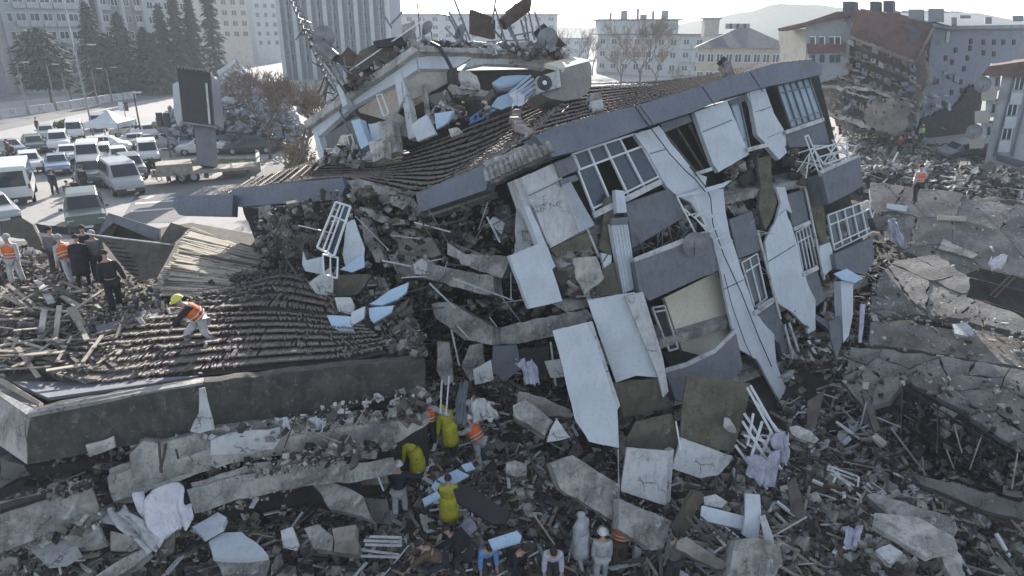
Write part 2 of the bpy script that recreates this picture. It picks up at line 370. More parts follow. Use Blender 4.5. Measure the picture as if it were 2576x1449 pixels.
# floor slab edges and cross walls seen through the gaps
for a, b in [((1330,600),(2140,420)), ((1400,760),(2190,560)), ((1470,900),(2150,700)), ((1530,1040),(2100,850))]:
    p, q = onplane(*a, F, -.5), onplane(*b, F, -.5)
    MB().beam(p, q, 1.1, .28, M['concrete'], up=(0, 0, 1)).build('floor_slab', main)
# eave fascia
ct = [(130,1010),(380,950),(640,885),(1000,790),(1460,655),(1640,600),(1930,505),(2080,460)]
top4 = [(395,448),(470,490)]
eb = T('3', [(215,1025),(380,950),(640,880),(1000,790),(1460,650),(1640,590),(1930,505)]) + T('4', [(180,470),(395,448),(485,492)])
el = T('4', [(487,560),(385,585),(180,632)]) + T('3', [(1930,660),(1640,742),(1410,845),(1070,950),(560,1132),(345,1185)])
MB().prism([onplane(x, y, F, .55) for x, y in eb + el], .75, M['slate']).build('eave', main)
mb = MB()
for x3 in (1000, 1470, 1830):   # panel joints of the fascia
    q = T('3', [(x3, 790 - (x3 - 1000) * .31), (x3 + 105, 935 - (x3 - 1000) * .29)])
    MB().beam(onplane(*q[0], F, .555), onplane(*q[1], F, .555), .03, .02, M['black']).build('fascia_joint', main)
# cladding panels: (crop, pts, material, offset, thickness, jag)
for c, pts, m, off, th, jag in [
 ('7', [(115,130),(365,20),(520,-40),(560,60),(410,110),(470,300),(550,545),(330,665),(165,270)], 'clad2', .20, .18, 0),
 ('7', [(360,20),(500,-30),(545,80),(400,135)], 'slate2', .27, .06, 0),
 ('7', [(395,150),(525,110),(545,150),(415,200)], 'slate2', .27, .06, 0),
 ('7', [(60,150),(115,130),(330,665),(290,640),(130,350)], 'clad2', .02, .5, 0),
 ('7', [(130,350),(170,340),(368,800),(340,832),(240,640)], 'clad', .3, .25, 0),
 ('7', [(20,722),(245,632),(345,830),(420,1062),(170,1122)], 'clad', .42, .16, 0),
 ('3', [(965,1010),(1150,950),(1180,985),(1240,1080),(1420,1300),(1510,1335),(1500,1420),(1290,1480),(1200,1400),(1070,1160)], 'clad', .2, .16, 0),
 ('3', [(1415,850),(1665,762),(1690,820),(1830,1165),(1600,1300),(1555,1230)], 'clad', .2, .18, 0),
 ('3', [(1415,850),(1665,762),(1700,845),(1480,995)], 'clad', .212, .1, 0),
 ('3', [(1812,705),(1930,665),(2020,860),(2105,1000),(2110,1100),(1975,1090)], 'clad', .2, .18, 0),
 ('4', [(-60,690),(60,668),(225,1150),(165,1205),(60,1080),(0,1020)], 'clad', .23, .18, 0),
 ('0', [(1705,492),(1765,470),(1820,475),(1824,522),(1836,590),(1872,700),(1902,790),(1948,842),(1953,912),(1967,955),(2012,1042),(2032,1085),(1985,1070),(1958,1000),(1905,905),(1862,880),(1840,820),(1812,680),(1790,590),(1740,510)], 'clad', .26, .1, .02),
 ('8', [(60,420),(150,230),(215,170),(270,330),(300,430),(345,640),(440,860),(440,1080),(385,1110),(370,1050),(240,930),(160,880),(110,740)], 'clad', .3, .09, .03),
 ('8', [(470,450),(550,420),(600,600),(500,680)], 'clad', .3, .09, .03),
 ('8', [(140,0),(210,0),(262,200),(215,170),(150,230),(178,120)], 'clad', .26, .1, .03),
 ('7', [(1290,270),(1520,205),(1700,150),(1640,205),(1545,232),(1440,262)], 'clad', .5, .06, 0),
 ]:
    o = fp('cladding', c, pts, M[m], off, th, jag or .012)
mb = MB()
for c, a, b in [('7', (165,270), (410,155)), ('3', (1480,995), (1700,905)), ('3', (1875,845), (1985,810)), ('3', (1080,1160), (1200,1125)), ('7', (1640,975), (1785,905)), ('8', (85,565), (285,440)), ('4', (20,840), (110,800)), ('4', (75,1040), (170,1000))]:
    q = T(c, [a, b]); MB().beam(onplane(*q[0], F, .318 if c == '8' else .225 if c != '7' else .27), onplane(*q[1], F, .318 if c == '8' else .225 if c != '7' else .27), .025, .02, M['slate2']).build('panel_joint', main)
# slate spandrels below windows
for c, pts, off in [
 ('7', [(890,330),(1225,215),(1290,300),(1345,430),(950,665),(925,480)], .16),
 ('7', [(1680,450),(1850,385),(1922,680),(1750,742)], .2),
 ('0', [(1896,790),(1945,757),(1975,842),(1957,862),(1945,850),(1910,830)], .2),
 ('4', [(190,1000),(500,900),(548,1085),(345,1108),(245,1110)], .2),
 ('8', [(225,60),(350,20),(392,282),(272,332)], .2),
 ('8', [(350,680),(450,622),(512,852),(445,905)], .2),
 ('8', [(582,512),(868,382),(882,560),(812,665),(600,620)], .5),
 ('8', [(0,930),(120,850),(180,1010),(230,1100),(150,1140),(120,1110),(0,1010)], .16),
 ('d', [(175,185),(235,150),(320,330),(290,440),(265,420)], .18),
 ('3', [(1160,935),(1375,868),(1400,915),(1185,1000)], .1),
 ('3', [(1675,760),(1795,712),(1810,755),(1695,800)], .1)]:
    fp('spandrel', c, pts, M['slate2'], off, .2)
# olive insulation where the cladding has gone
for c, pts, off in [
 ('7', [(330,670),(665,512),(700,610),(690,640),(385,735)], .12), ('7', [(740,290),(822,260),(832,400),(785,460),(795,860),(745,700),(700,665),(730,500)], .3),
 ('8', [(372,0),(462,0),(510,200),(522,400),(482,430),(402,150)], .12), ('3', [(1890,1190),(1990,1180),(2010,1449),(1920,1449)], .1),
 ('8', [(30,20),(120,10),(150,120),(110,240),(60,330),(10,150)], .16), ('8', [(380,1110),(440,1085),(560,1300),(640,1500),(560,1449),(450,1380)], .1),
 ('7', [(560,890),(700,840),(745,1000),(640,1000)], .25)]:
    fp('insulation', c, pts, M['olive'], off, .12, .03)
def window(c, tl, tr, br, bl, cols, rows, fm='white', gm='glass', off=.1, fw=.07, extra=None, label=None, open_=()):
    """rows: fractions of the cross bars"""
    q = T(c, [tl, tr, br, bl]); P4 = [onplane(x, y, F, off) for x, y in q]
    def at(a, b): return P4[0].lerp(P4[1], a).lerp(P4[3].lerp(P4[2], a), b)
    n = F[1]; mb = MB()
    for k in range(cols + 1): mb.beam(at(k / cols, 0), at(k / cols, 1), fw, fw * 1.3, M[fm], up=n)
    for r_ in [0] + list(rows) + [1]: mb.beam(at(0, r_) + n * .004, at(1, r_) + n * .004, fw, fw * 1.35, M[fm], up=n)
    o = mb.build('window', main)
    if label: o['label'] = label
    g = MB(); rr = [0] + list(rows) + [1]
    for k in range(cols):
        for i in range(len(rr) - 1):
            if (k, i) in open_: continue
            e = .003 * random.random()
            pts = [at(k / cols, rr[i]), at((k + 1) / cols, rr[i]), at((k + 1) / cols, rr[i + 1]), at(k / cols, rr[i + 1])]
            tl_ = random.uniform(-.02, .02); pts[1] = pts[1] + n * tl_; pts[2] = pts[2] + n * tl_
            g.prism(pts, .01, M[gm], off=-.03 - e)
    g.build('pane', o); return o
window('3', (490,1165), (965,1012), (1160,1355), (660,1605), 4, (.27, .93), fw=.06, open_=((1,1),(3,0)), label='wide white framed window with dark glass')
window('4', (145,638), (390,590), (490,885), (255,965), 5, (.2, .86), fm='slate', gm='glass2', fw=.05)
window('7', (1772,775), (1888,705), (1962,1040), (1870,1112), 2, (.22,), fw=.04)
window('8', (290,345), (388,292), (455,590), (348,650), 4, (.25,), fw=.035, open_=((1,0),(2,1)))
window('8', (530,215), (832,105), (888,330), (580,480), 5, (.28, .84), fw=.05, open_=((1,1),(4,0),(2,2)))
window('7', (1095,1115), (1188,1100), (1290,1420), (1225,1440), 1, (.1,), fm='clad2', gm='inner_shade', fw=.06, off=-.05)
window('3', (1690,800), (1760,775), (1835,1110), (1800,1130), 1, (.8,), fm='slate', gm='glass2', fw=.05)
window('3', (1185,1000), (1370,920), (1540,1270), (1430,1305), 2, (), fm='wood2', gm='inner_shade', fw=.06, off=-.2, open_=((0,0),(1,0)))
# window sill ledges
mb = MB()
for c, a, b, wd in [('3', (655,1625), (1165,1370), .18), ('3', (1430,1312), (1545,1275), .12), ('3', (1815,1132), (1965,1095), .14), ('4', (210,1000), (500,902), .14), ('8', (340,665), (455,610), .16), ('7', (1865,1160), (2005,1062), .16), ('8', (5,920), (118,852), .16), ('8', (275,322), (395,268), .14)]:
    q = T(c, [a, b]); MB().beam(onplane(*q[0], F, .3), onplane(*q[1], F, .3), wd, .08, M['clad2'], up=F[1]).build('sill', main)
# cream wall in the lower balcony recess
fp('balcony_wall', '7', [(1190,1040),(1590,842),(1725,1262),(1760,1449),(1500,1560),(1330,1449)], M['cream'], -.35, .15)
MB().prism(fpts('7', [(1180,1449),(1330,1440),(1790,1560),(1500,1600),(1250,1600)], F, -.3), .1, M['inner_shade']).build('recess', main)
# corner pilasters with ribs
def ribbed(name, c, tl, tr, br, bl, off, ribs, m='clad', th=.2):
    q = [onplane(x, y, F, off) for x, y in T(c, [tl, tr, br, bl])]
    mb = MB().prism(q, th, M[m]); n = F[1]
    for k in range(ribs):
        a = (k + .5) / ribs; mb.beam(q[0].lerp(q[1], a) + n * .015, q[3].lerp(q[2], a) + n * .015, .018, .05, M[m], up=n)
    return mb.build(name, main)
ribbed('pilaster', '7', (410,190), (480,165), (665,490), (550,545), .24, 7)
ribbed('pilaster', '7', (790,480), (915,482), (985,965), (880,1005), .55, 5)
ribbed('pilaster', '7', (820,225), (885,232), (908,395), (832,400), .5, 0, th=.18)
fp('pilaster_band', '7', [(795,440),(915,430),(915,485),(792,490)], M['slate2'], .6, .12)
fp('pilaster', '7', [(715,700),(790,720),(795,860),(850,960),(770,1010),(745,860)], M['clad'], .45, .1, .03)
# balconies
def balcony(poly, c, rim, off=.9, label=None):
    o = MB().prism(fpts(c, poly, F, off), .14, M['slate2']).build('balcony', main)
    q = T(c, rim); mb = MB()
    for i in range(len(q) - 1): mb.beam(onplane(*q[i], F, off - .05), onplane(*q[i + 1], F, off - .05), .22, .09, M['clad2'], up=F[1])
    mb.build('coping', o)
    # side and floor back to the facade
    a = MB(); L = T(c, [poly[0], poly[-1]]); 
    P0, P1 = [onplane(*x, F, off - .1) for x in L]; Q0, Q1 = [onplane(*x, F, off - .1) - F[1] * (off + .2) for x in L]
    a.prism([P0, P1, Q1, Q0], .1, M['slate2']).build('balcony_side', o)
    return o
balcony([(965,770),(1250,665),(1530,545),(1592,830),(1350,940),(1080,1062),(1000,985)], '7', [(965,765),(1340,615)])
balcony([(482,1312),(770,1185),(802,1400),(700,1460),(540,1540)], '4', [(470,1310),(765,1190)])
balcony([(1675,938),(1730,922),(1800,888),(1852,838),(1869,925),(1835,968),(1780,990),(1720,1012),(1700,1006)], '0', [(1673,936),(1728,920),(1800,884),(1852,834)])
# smashed balcony interiors: twisted window frames
def tangle(name, c, box, n, L, off, m, r=.022, parent=main):
    mb = MB()
    for _ in range(n):
        x = random.uniform(box[0], box[2]); y = random.uniform(box[1], box[3]); q = T(c, [(x, y)])[0]
        p = onplane(*q, F, off + random.uniform(-.25, .25)); v = Vector((random.gauss(0, 1), random.gauss(0, .5), random.gauss(0, 1))).normalized() * random.uniform(L * .4, L) / 2
        mb.beam(p - v, p + v, r * 2, r * 2, M[m])
    return mb.build(name, parent)
tangle('bent_bar', '7', (960,560,1400,740), 16, 1.5, .2, 'steel', .015)
tangle('broken_frame', '4', (360,1060,760,1280), 22, 1.3, .5, 'white', .02)
# hanging broken window frames, one beside the middle balcony and one below
def frame_quad(name, pts, m='white', w_=.06, bars=(), parent=None, glass=None):
    mb = MB(); n = len(pts)
    for i in range(n): mb.beam(pts[i], pts[(i + 1) % n], w_, w_ * .8, M[m])
    for a, b in bars:
        e = lambda t: pts[0].lerp(pts[1], t[0]).lerp(pts[3].lerp(pts[2], t[0]), t[1]); mb.beam(e(a), e(b), w_ * .8, w_ * .7, M[m])
    o = mb.build(name, parent)
    if glass: MB().prism(pts, .01, M[glass]).build('pane', o)
    return o
frame_quad('broken_frame', fpts('7', [(1285,275),(1410,255),(1520,540),(1430,560)], F, .5), parent=main, bars=(((0,.5),(1,.5)),((.0,.3),(1,.9))))
frame_quad('broken_frame', fpts('7', [(1420,430),(1515,380),(1700,610),(1620,665)], F, .7), parent=main, bars=(((0,.5),(1,.5)),((0,.75),(1,.75))))
frame_quad('broken_frame', fpts('4', [(430,1130),(620,1080),(700,1180),(500,1240)], F, .7), parent=main, bars=(((.5,0),(.5,1)),((0,.5),(1,.5))))
frame_quad('broken_frame', fpts('4', [(360,1030),(385,1020),(500,1300),(470,1320)], F, .8), parent=main)
# rubble spilling out of the open storeys
def frubble(name, c, poly, n, off, lo=.05, hi=.3, mats=('dust', 'concrete', 'soil', 'wood2')):
    q = T(c, poly); xs_ = [p[0] for p in q]; ys_ = [p[1] for p in q]
    px = rng.uniform(min(xs_), max(xs_), n * 3); py = rng.uniform(min(ys_), max(ys_), n * 3); k = inpoly(px, py, q); px, py = px[k][:n], py[k][:n]
    P = np.array([tuple(onplane(a, b, F, off + random.uniform(-.35, .25))) for a, b in zip(px, py)])
    o = chunks_mesh(name, P, sizes(len(P), lo, hi, .8), [M[m] for m in mats], [1 / len(mats)] * len(mats), parent=main, kind='stuff'); return o
frubble('rubble_fill', '3', [(1620,1290),(1960,1140),(2013,1449),(1980,1800),(1700,1700)], 260, -.5)
frubble('rubble_fill', '4', [(220,1130),(330,1110),(480,1320),(470,1449),(330,1449),(200,1200)], 160, -.2, mats=('wood2', 'soil', 'olive', 'concrete'))
frubble('rubble_fill', '7', [(900,550),(1380,440),(1420,560),(960,720)], 60, -.3)
frubble('rubble_fill', '8', [(160,900),(380,1060),(640,1449),(330,1449),(130,1130)], 320, -.6, mats=('soil', 'dust', 'wood2', 'olive'))
frubble('rubble_fill', '8', [(480,660),(640,620),(640,1160),(560,1200),(450,1000),(520,860)], 160, -.3, mats=('soil', 'dust', 'wood2', 'olive'))
frubble('rubble_fill', '7', [(380,730),(700,640),(760,1010),(600,1040),(420,1060)], 200, -.2, .06, .35)
frubble('rubble_fill', '0', [(1530,1000),(1700,960),(1720,1060),(1860,970),(1960,1080),(1900,1160),(1560,1160)], 420, -.2, .06, .4)
for bx, n_, L_, of_, mm_ in (((560,900,1000,1449), 14, .9, .3, 'steel'), ((1650,380,2010,900), 12, .8, .2, 'clad2'), ((700,700,1000,1100), 10, .7, .5, 'rust')):
    for _ in range(n_):
        q = T('7', [(random.uniform(bx[0], bx[2]), random.uniform(bx[1], bx[3]))])[0]; p = onplane(*q, F, of_ + random.uniform(-.4, .1)); v = Vector((random.gauss(0, 1), random.gauss(0, .4), random.gauss(0, 1))).normalized() * random.uniform(.2, L_) / 2
        MB().beam(p - v, p + v, .025, .025, M[mm_]).build('bent_rod', main)
frubble('rubble_fill', '7', [(560,880),(700,880),(760,1020),(1000,980),(1040,1060),(620,1080)], 240, .1, .02, .12, mats=('dust','concrete','olive','clad2'))
frubble('rubble_fill', '8', [(200,880),(440,1090),(520,1300),(400,1400),(250,1100)], 200, .0, .02, .14, mats=('dust','concrete','olive','soil'))
# long black cables down the facade
mb = MB()
def cable(c, pts, off=.35, r=.018, m='black'):
    q = T(c, pts); MB().tube([onplane(x, y, F, off) for x, y in q], r, M[m], 5).build('cable', main)
cable('3', [(965,795),(1030,890),(1120,1010),(1230,1160),(1350,1290),(1420,1350),(1500,1449)], .6)
cable('7', [(1380,50),(1500,200),(1540,290),(1555,480),(1640,720),(1770,1000),(1900,1330),(2000,1560)], .4)
cable('7', [(1640,860),(1700,1100),(1800,1380),(1950,1700)], .36, .013)
# vertical rails and trims
mb = MB()
for c, a, b, off in [('8', (360,0), (505,700), .3), ('8', (205,1040), (285,1360), .3), ('8', (240,1030), (380,1449), .35), ('8', (0,330), (175,1000), .25), ('d', (210,0), (335,250), .3), ('7', (500,280), (700,740), .1)]:
    q = T(c, [a, b]); MB().beam(onplane(*q[0], F, off), onplane(*q[1], F, off), .07, .06, M['clad2'], up=F[1]).build('trim', main)
# crushed lowest storey at the right foot
for c, pts, m, off in [('8',[(450,1100),(520,1090),(560,1300),(520,1400),(470,1300)],'olive',.1),('8',[(520,1200),(580,1180),(620,1380),(590,1449),(540,1400)],'wood2',.2),('8',[(300,1250),(370,1230),(440,1449),(380,1480)],'olive',.15),('8',[(150,1150),(200,1120),(290,1400),(250,1430)],'slate2',.1),
     ('d',[(120,20),(200,5),(215,60),(150,110)],'inner_shade',.0),('d',[(345,40),(380,10),(400,120),(360,230),(335,200)],'olive',.25),('d',[(395,90),(430,60),(450,200),(420,300),(395,250)],'wood2',.2),('d',[(170,180),(250,140),(262,175),(185,225)],'clad2',.4),('8',[(440,960),(600,1060),(570,1110),(440,1000)],'slate2',.2)]:
    fp('crushed_wall', c, pts, M[m], off, .2, .03)
frubble('rubble_fill', 'd', [(230,20),(420,0),(450,180),(400,330),(330,300)], 260, .0, .02, .16, mats=('dust','concrete','olive','wood2'))
# satellite dish on the balcony
def dish(name, c, r_, aim, label, arm=True, m='steel', cat='satellite dish'):
    root = empty(name, c, label, cat); aim = Vector(aim).normalized(); q = aim.to_track_quat('Z', 'Y').to_matrix()
    n = 20; vs = [c + q @ Vector((0, 0, 0))]; fs = []
    for k in range(1, 4):
        for j in range(n): a = 2 * math.pi * j / n; rr = r_ * k / 3; vs.append(c + q @ Vector((rr * math.cos(a), rr * math.sin(a) * 1.05, .22 * rr * rr / r_)))
    for j in range(n): fs.append((0, 1 + j, 1 + (j + 1) % n))
    for k in range(2):
        for j in range(n): fs.append((1 + k * n + j, 1 + (k + 1) * n + j, 1 + (k + 1) * n + (j + 1) % n, 1 + k * n + (j + 1) % n))
    mb = MB(); mb.add(vs, fs, M[m]); mb.add([v - aim * .012 for v in vs], [f[::-1] for f in fs], M[m]); mb.build('reflector', root, smooth=True)
    if arm:
        a = MB(); tip = c + aim * r_ * .9 + Vector((0, 0, -.05)); a.tube([c + q @ Vector((0, -r_, .2 * r_)), tip], .015, M['black'], 5); a.box(tip, (.06, .06, .12), M['steel']); a.build('feed_arm', root)
        b = MB(); b.tube([c - aim * .02, c - aim * .25, c - aim * .3 - Vector((0, 0, .35))], .02, M['black'], 6); b.build('bracket', root)
    return root
dish('satellite_dish', onplane(*T('7', [(1425,640)])[0], F, 1.25), .38, (-.3, -.9, .35), 'grey satellite dish on the parapet of the middle slate balcony')
# side building wing on the left: broken eave pieces
for pts, d, gx, lab in [([(1045,465+20),(1075,475),(1215,415),(1228,455),(1222,478),(1062,532),(1052,520)], 21.1, -.7, None),
                   ([(583,478),(600,472),(862,447),(868,470),(855,502),(600,520),(583,510)], 24.2, -.5, None),
                   ([(437,497),(455,492),(586,490),(584,543),(450,540),(435,520)], 24.4, 0, None)]:
    cx = sum(p[0] for p in pts) / len(pts); cy = sum(p[1] for p in pts) / len(pts)
    P_ = [W(x, y, d + gx * (x - cx) / 100 - (0) * (y - cy)) for x, y in pts]
    MB().prism(P_, .5, M['slate'], off=0).build('eave', main)
# ================================================================ tiled roofs
def resamp(pts, t):
    L = [0]
    for i in range(len(pts) - 1): L.append(L[-1] + (pts[i + 1] - pts[i]).length)
    s = t * L[-1]
    for i in range(len(pts) - 1):
        if s <= L[i + 1] or i == len(pts) - 2: return pts[i].lerp(pts[i + 1], (s - L[i]) / max(1e-6, L[i + 1] - L[i]))
def spline(pts, k=6):
    out = []
    for i in range(len(pts) - 1):
        p0, p1, p2, p3 = pts[max(i - 1, 0)], pts[i], pts[i + 1], pts[min(i + 2, len(pts) - 1)]
        for j in range(k):
            t = j / k; out.append(.5 * ((2 * p1) + (p2 - p0) * t + (2 * p0 - 5 * p1 + 4 * p2 - p3) * t * t + (3 * p1 - p0 - 3 * p2 + p3) * t ** 3))
    return out + [pts[-1]]
def tiled(name, parent, bot, top, rows, cols, mats, sag=.15, jit=.02, damage=0.0, lost=.01, seed=1, under='inner_shade', wseg=2):
    """courses of curved tiles between an eave line and a ridge line; real tiles, some slipped or lost"""
    rs = random.Random(seed); bot = spline([p if isinstance(p, Vector) else W(*p) for p in bot]); top = spline([p if isinstance(p, Vector) else W(*p) for p in top])
    B = [resamp(bot, i / cols) for i in range(cols + 1)]; Tt = [resamp(top, i / cols) for i in range(cols + 1)]
    def at(a, b):
        i = min(int(a), cols - 1); f = a - i; p = B[i].lerp(B[i + 1], f); q = Tt[i].lerp(Tt[i + 1], f)
        r_ = p.lerp(q, b); r_.z -= sag * math.sin(math.pi * b) * math.sin(math.pi * a / cols); return r_
    vs = []; fs = []; mi = []; nm = len(mats)
    for r_ in range(rows):
        rm = rs.random() * .3
        for c in range(cols):
            v0 = r_ / rows; v1 = (r_ + 1.18) / rows
            dm = vnoise(c * .4, r_ * 2.5, .2, seed) + .5
            hurt = damage * max(0, float(dm) - .35) * 2
            if rs.random() < lost + hurt * .25: continue
            a, b, cc, dd = at(c, v0), at(c + 1, v0), at(c + 1, min(v1, 1)), at(c, min(v1, 1))
            n = (b - a).cross(dd - a).normalized(); n = n if n.z > 0 else -n
            ctr = (a + b + cc + dd) / 4; wd = (b - a).length
            off = n * rs.uniform(0, jit); rot = Matrix.Rotation(rs.gauss(0, .02 + hurt * .35), 3, n)
            tilt = Matrix.Rotation(rs.gauss(0, .01 + hurt * .22), 3, (b - a).normalized())
            k = len(vs); rr = rot @ tilt
            for e, (p, q, h) in enumerate(((a, b, .17), (dd, cc, .0))):
                for j in range(wseg + 1):
                    t = j / wseg; pt = p.lerp(q, t) + n * (h + math.sin(math.pi * t) * wd * .38)
                    vs.append(ctr + rr @ (pt - ctr) + off)
            for j in range(wseg + 1): vs.append(vs[k + j] - n * .05)
            m_ = min(nm - 1, int(rs.random() * nm * (.7 + rm)))
            for j in range(wseg):
                fs.append((k + j, k + j + 1, k + wseg + 1 + j + 1, k + wseg + 1 + j)); mi.append(m_)
                fs.append((k + j + 1, k + j, k + 2 * wseg + 2 + j, k + 2 * wseg + 3 + j)); mi.append(m_)
    mb = MB(); mb.v = vs; mb.f = fs; mb.m = mi; mb.mats = [M[m] for m in mats]
    o = mb.build(name, parent)
    u = MB(); S_ = 12
    for i in range(cols // 4):
        for j in range(S_):
            q = [at(i * 4, j / S_), at(i * 4 + 4, j / S_), at(i * 4 + 4, (j + 1) / S_), at(i * 4, (j + 1) / S_)]
            k = len(u.v); u.add([p + Vector((0, 0, -.05)) for p in q], [(0, 1, 2, 3)], M[under])
    u.build('roof_underlay', o)  # dark underlay colour stands in for shadow lines under the tile courses
    return o, at
mat('tile_a', (.24,.205,.185), (.19,.165,.15), 1.1, .8, .3, fine=8, spots=.05, c4=(.28,.25,.23)); mat('tile_b', (.27,.235,.21), (.22,.19,.17), 1.3, .8, .3, fine=8)
mat('tile_c', (.18,.155,.142), (.13,.115,.105), 1.1, .85, .3, fine=8)
for k in 'abc': M['tile_' + k] = MATS['tile_' + k]
tiled('tiled_roof', main, [(560,492,26.6),(720,470,25.6),(862,456,24.9),(960,480,23.2),(1060,500,22.1),(1215,430,21.1),(1345,350,20.4)],
      [(740,432,29.5),(830,402,28.9),(920,394,28.2),(1010,386,27.5),(1130,345,26.8),(1240,298,26.2),(1480,214,28)], 12, 150, ['tile_a','tile_b','tile_c'], sag=.35, damage=.16, seed=3, lost=.012)
tiled('tiled_roof', main, [(1338,352,20.5),(1500,304,21.6),(1650,262,22.9),(1850,208,24.8),(2045,160,26.5)],
      [(1482,214,28.5),(1560,212,29),(1640,211,29.6),(1760,200,30.2),(1900,172,30.8)], 11, 110, ['tile_a','tile_b'], sag=.05, damage=.05, seed=5, lost=.004)
# broken mortared ridge / hip along the corner
mb = MB()
for i in range(26):
    t = i / 25; p = W(1300 + 45 * t - 20 * math.sin(t * 3), 290 + 65 * t, 26 - 5.4 * t); mb.box(p + Vector((random.uniform(-.1, .1), 0, .12)), (.3, .22, .16), M['pale_conc' if i % 4 == 0 else 'tile_b'], Matrix.Rotation(random.uniform(-1, 1), 3, 'Z') @ Matrix.Rotation(random.uniform(-.6, .6), 3, 'X'))
mb.build('hip_tiles', main)
# crushed stone-like corner under the eave (scalloped concrete soffit edge)
pts = [(1215,410),(1250,392),(1345,352),(1400,385),(1300,432),(1232,462),(1222,440)]
MB().prism([W(x, y, 20.6 - (x - 1215) * .003) for x, y in pts], .5, M['concrete'], jag=.05).build('broken_cornice', main)
mb = MB()
for i in range(13):
    t = i / 12; p = W(1228 + 160 * t, 456 - 72 * t, 20.2 - .4 * t); q = W(1222 + 150 * t, 425 - 72 * t, 20.4 - .4 * t); mb.tube([p, p.lerp(q, .5) + Vector((0, -.09, .03)), q], .09, M['concrete'], 7)
mb.build('scalloped_edge', main)
# wooden rafters where the left end of the roof has torn off
for i in range(9):
    a = W(575 + i * 26, 488 - i * 6, 25.9 - .1 * i); b = W(640 + i * 22, 448 - i * 5, 28.6 - .1 * i); MB().beam(a, b, .06, .1, M['deck' if i % 3 == 0 else 'wood2']).build('rafter', main)
mb = thing(MB().beam(W(600,478,25.5), W(738,452,25.8), .05, .04, M['steel']), 'bent_pipe', 'thin steel pipe lying on the torn left end of the tiled roof', 'pipe')
# roof chimneys
def chimney(c, d, pts, cap, label, m='clad2'):
    root = empty('chimney', W(*T(c, [pts[3]])[0], d), label, 'chimney'); P_ = [W(x, y, d) for x, y in T(c, pts)]
    MB().prism(P_, .55, M[m]).build('shaft', root)
    q = [W(x, y, d - .05) for x, y in T(c, cap)]; MB().prism(q, .65, M['concrete']).build('cap', root); return root
chimney('3', 22.6, [(625,755),(715,735),(750,860),(655,870)], [(612,720),(650,700),(715,708),(720,740),(620,765)], 'short rendered chimney low on the tiled roof behind the long eave')
chimney('3', 26.6, [(1632,480),(1690,460),(1728,570),(1665,590)], [(1628,478),(1692,455),(1696,475),(1636,500)], 'small chimney with open metal cowl above the slate eave', 'concrete')
c_ = empty('chimney_cowl', W(1817,150,26.4), 'black metal cowl tilted on the small chimney behind the eave', 'chimney cowl')
MB().tube([W(1812,150,26.5), W(1820,158,26.5)], .2, M['black'], 10).build('hood', c_); MB().tube([W(1820,158,26.5), W(1826,166,26.5)], .12, M['steel'], 8).build('neck', c_)
# ================================================================ penthouse block on the roof
# long left-facing side and short right-facing side
LD = plane_from(W(780, 320, 27.0), W(1045, 140, 24.6), W(1065, 350, 24.2))
RD = plane_from(W(1045, 140, 24.6), W(1435, 140, 27.6), W(1065, 350, 24.2))
pent = main
def lp(name, pts, m, off=0, th=.15, c='0', pl=None, jag=0): return MB().prism(fpts(c, pts, pl or LD, off), th, M[m], jag=jag).build(name, pent)
lp('parapet', [(764,306),(1043,112),(1050,128),(768,324)], 'pale_conc', .35, .5)
lp('upper_band', [(783,322),(1045,128),(1049,175),(1005,205),(885,268),(803,342),(797,330)], 'clad', .1, .25)
lp('corner_post', [(786,322),(797,330),(815,385),(812,397),(802,396)], 'clad', .12, .35)
lp('corner_post', [(846,215),(858,210),(874,262),(862,270)], 'clad', .5, .3)
lp('corner_post', [(1005,205),(1015,198),(1045,345),(1028,350)], 'clad2', .1, .35)
lp('corner_post', [(990,190),(1008,180),(1022,235),(1005,268)], 'clad', .14, .25)
lp('back_wall', [(790,345),(1000,180),(1060,190),(1060,360),(940,396),(812,400)], 'inner_shade', -1.6, .2)
lp('room_wall', [(900,275),(1000,212),(1012,262),(990,300),(965,300),(905,283)], 'room', -.8, .1)
lp('room_wall', [(812,345),(900,290),(925,330),(905,370),(830,388)], 'slate2', -1.4, .1)
lp('door_frame', [(846,365),(858,340),(872,338),(878,365),(866,382)], 'pale_conc', -.9, .08)
lp('broken_slab', [(965,300),(1000,285),(1025,300),(1028,345),(990,345)], 'concrete', -.3, .3, jag=.04)
# tipped wall pieces inside the open front
for pts, m, off, th in [([(883,304),(904,298),(928,363),(908,375)], 'ltblue', .4, .35), ([(926,312),(950,308),(960,350),(935,356)], 'clad', .1, .2),
                     ([(950,306),(985,302),(998,380),(964,395)], 'concrete', .5, .4), ([(1033,315),(1072,288),(1096,337),(1050,356)], 'clad', .7, .12),
                     ([(1093,285),(1140,278),(1125,308),(1098,325)], 'ltblue', 1.2, .1), ([(926,355),(965,352),(966,395),(938,408)], 'pale_conc', .9, .4),
                     ([(1128,325),(1148,320),(1162,335),(1134,346)], 'pale_conc', 1.6, .15)]:
    lp('broken_panel', pts, m, off, th, jag=.015)
frame_quad('window_frame', fpts('0', [(947,240),(960,236),(978,285),(965,292)], LD, .05), parent=pent, w_=.05)
frame_quad('window_frame', fpts('0', [(862,345),(884,338),(892,368),(868,374)], LD, -.6), parent=pent, w_=.05, bars=(((.5,0),(.5,1)),))
lp('sunlight_sliver', [(1052,300),(1054,298),(1054,302)], 'clad', .2, .02)  # pale solid sliver, sunlight in the gap put into its colour
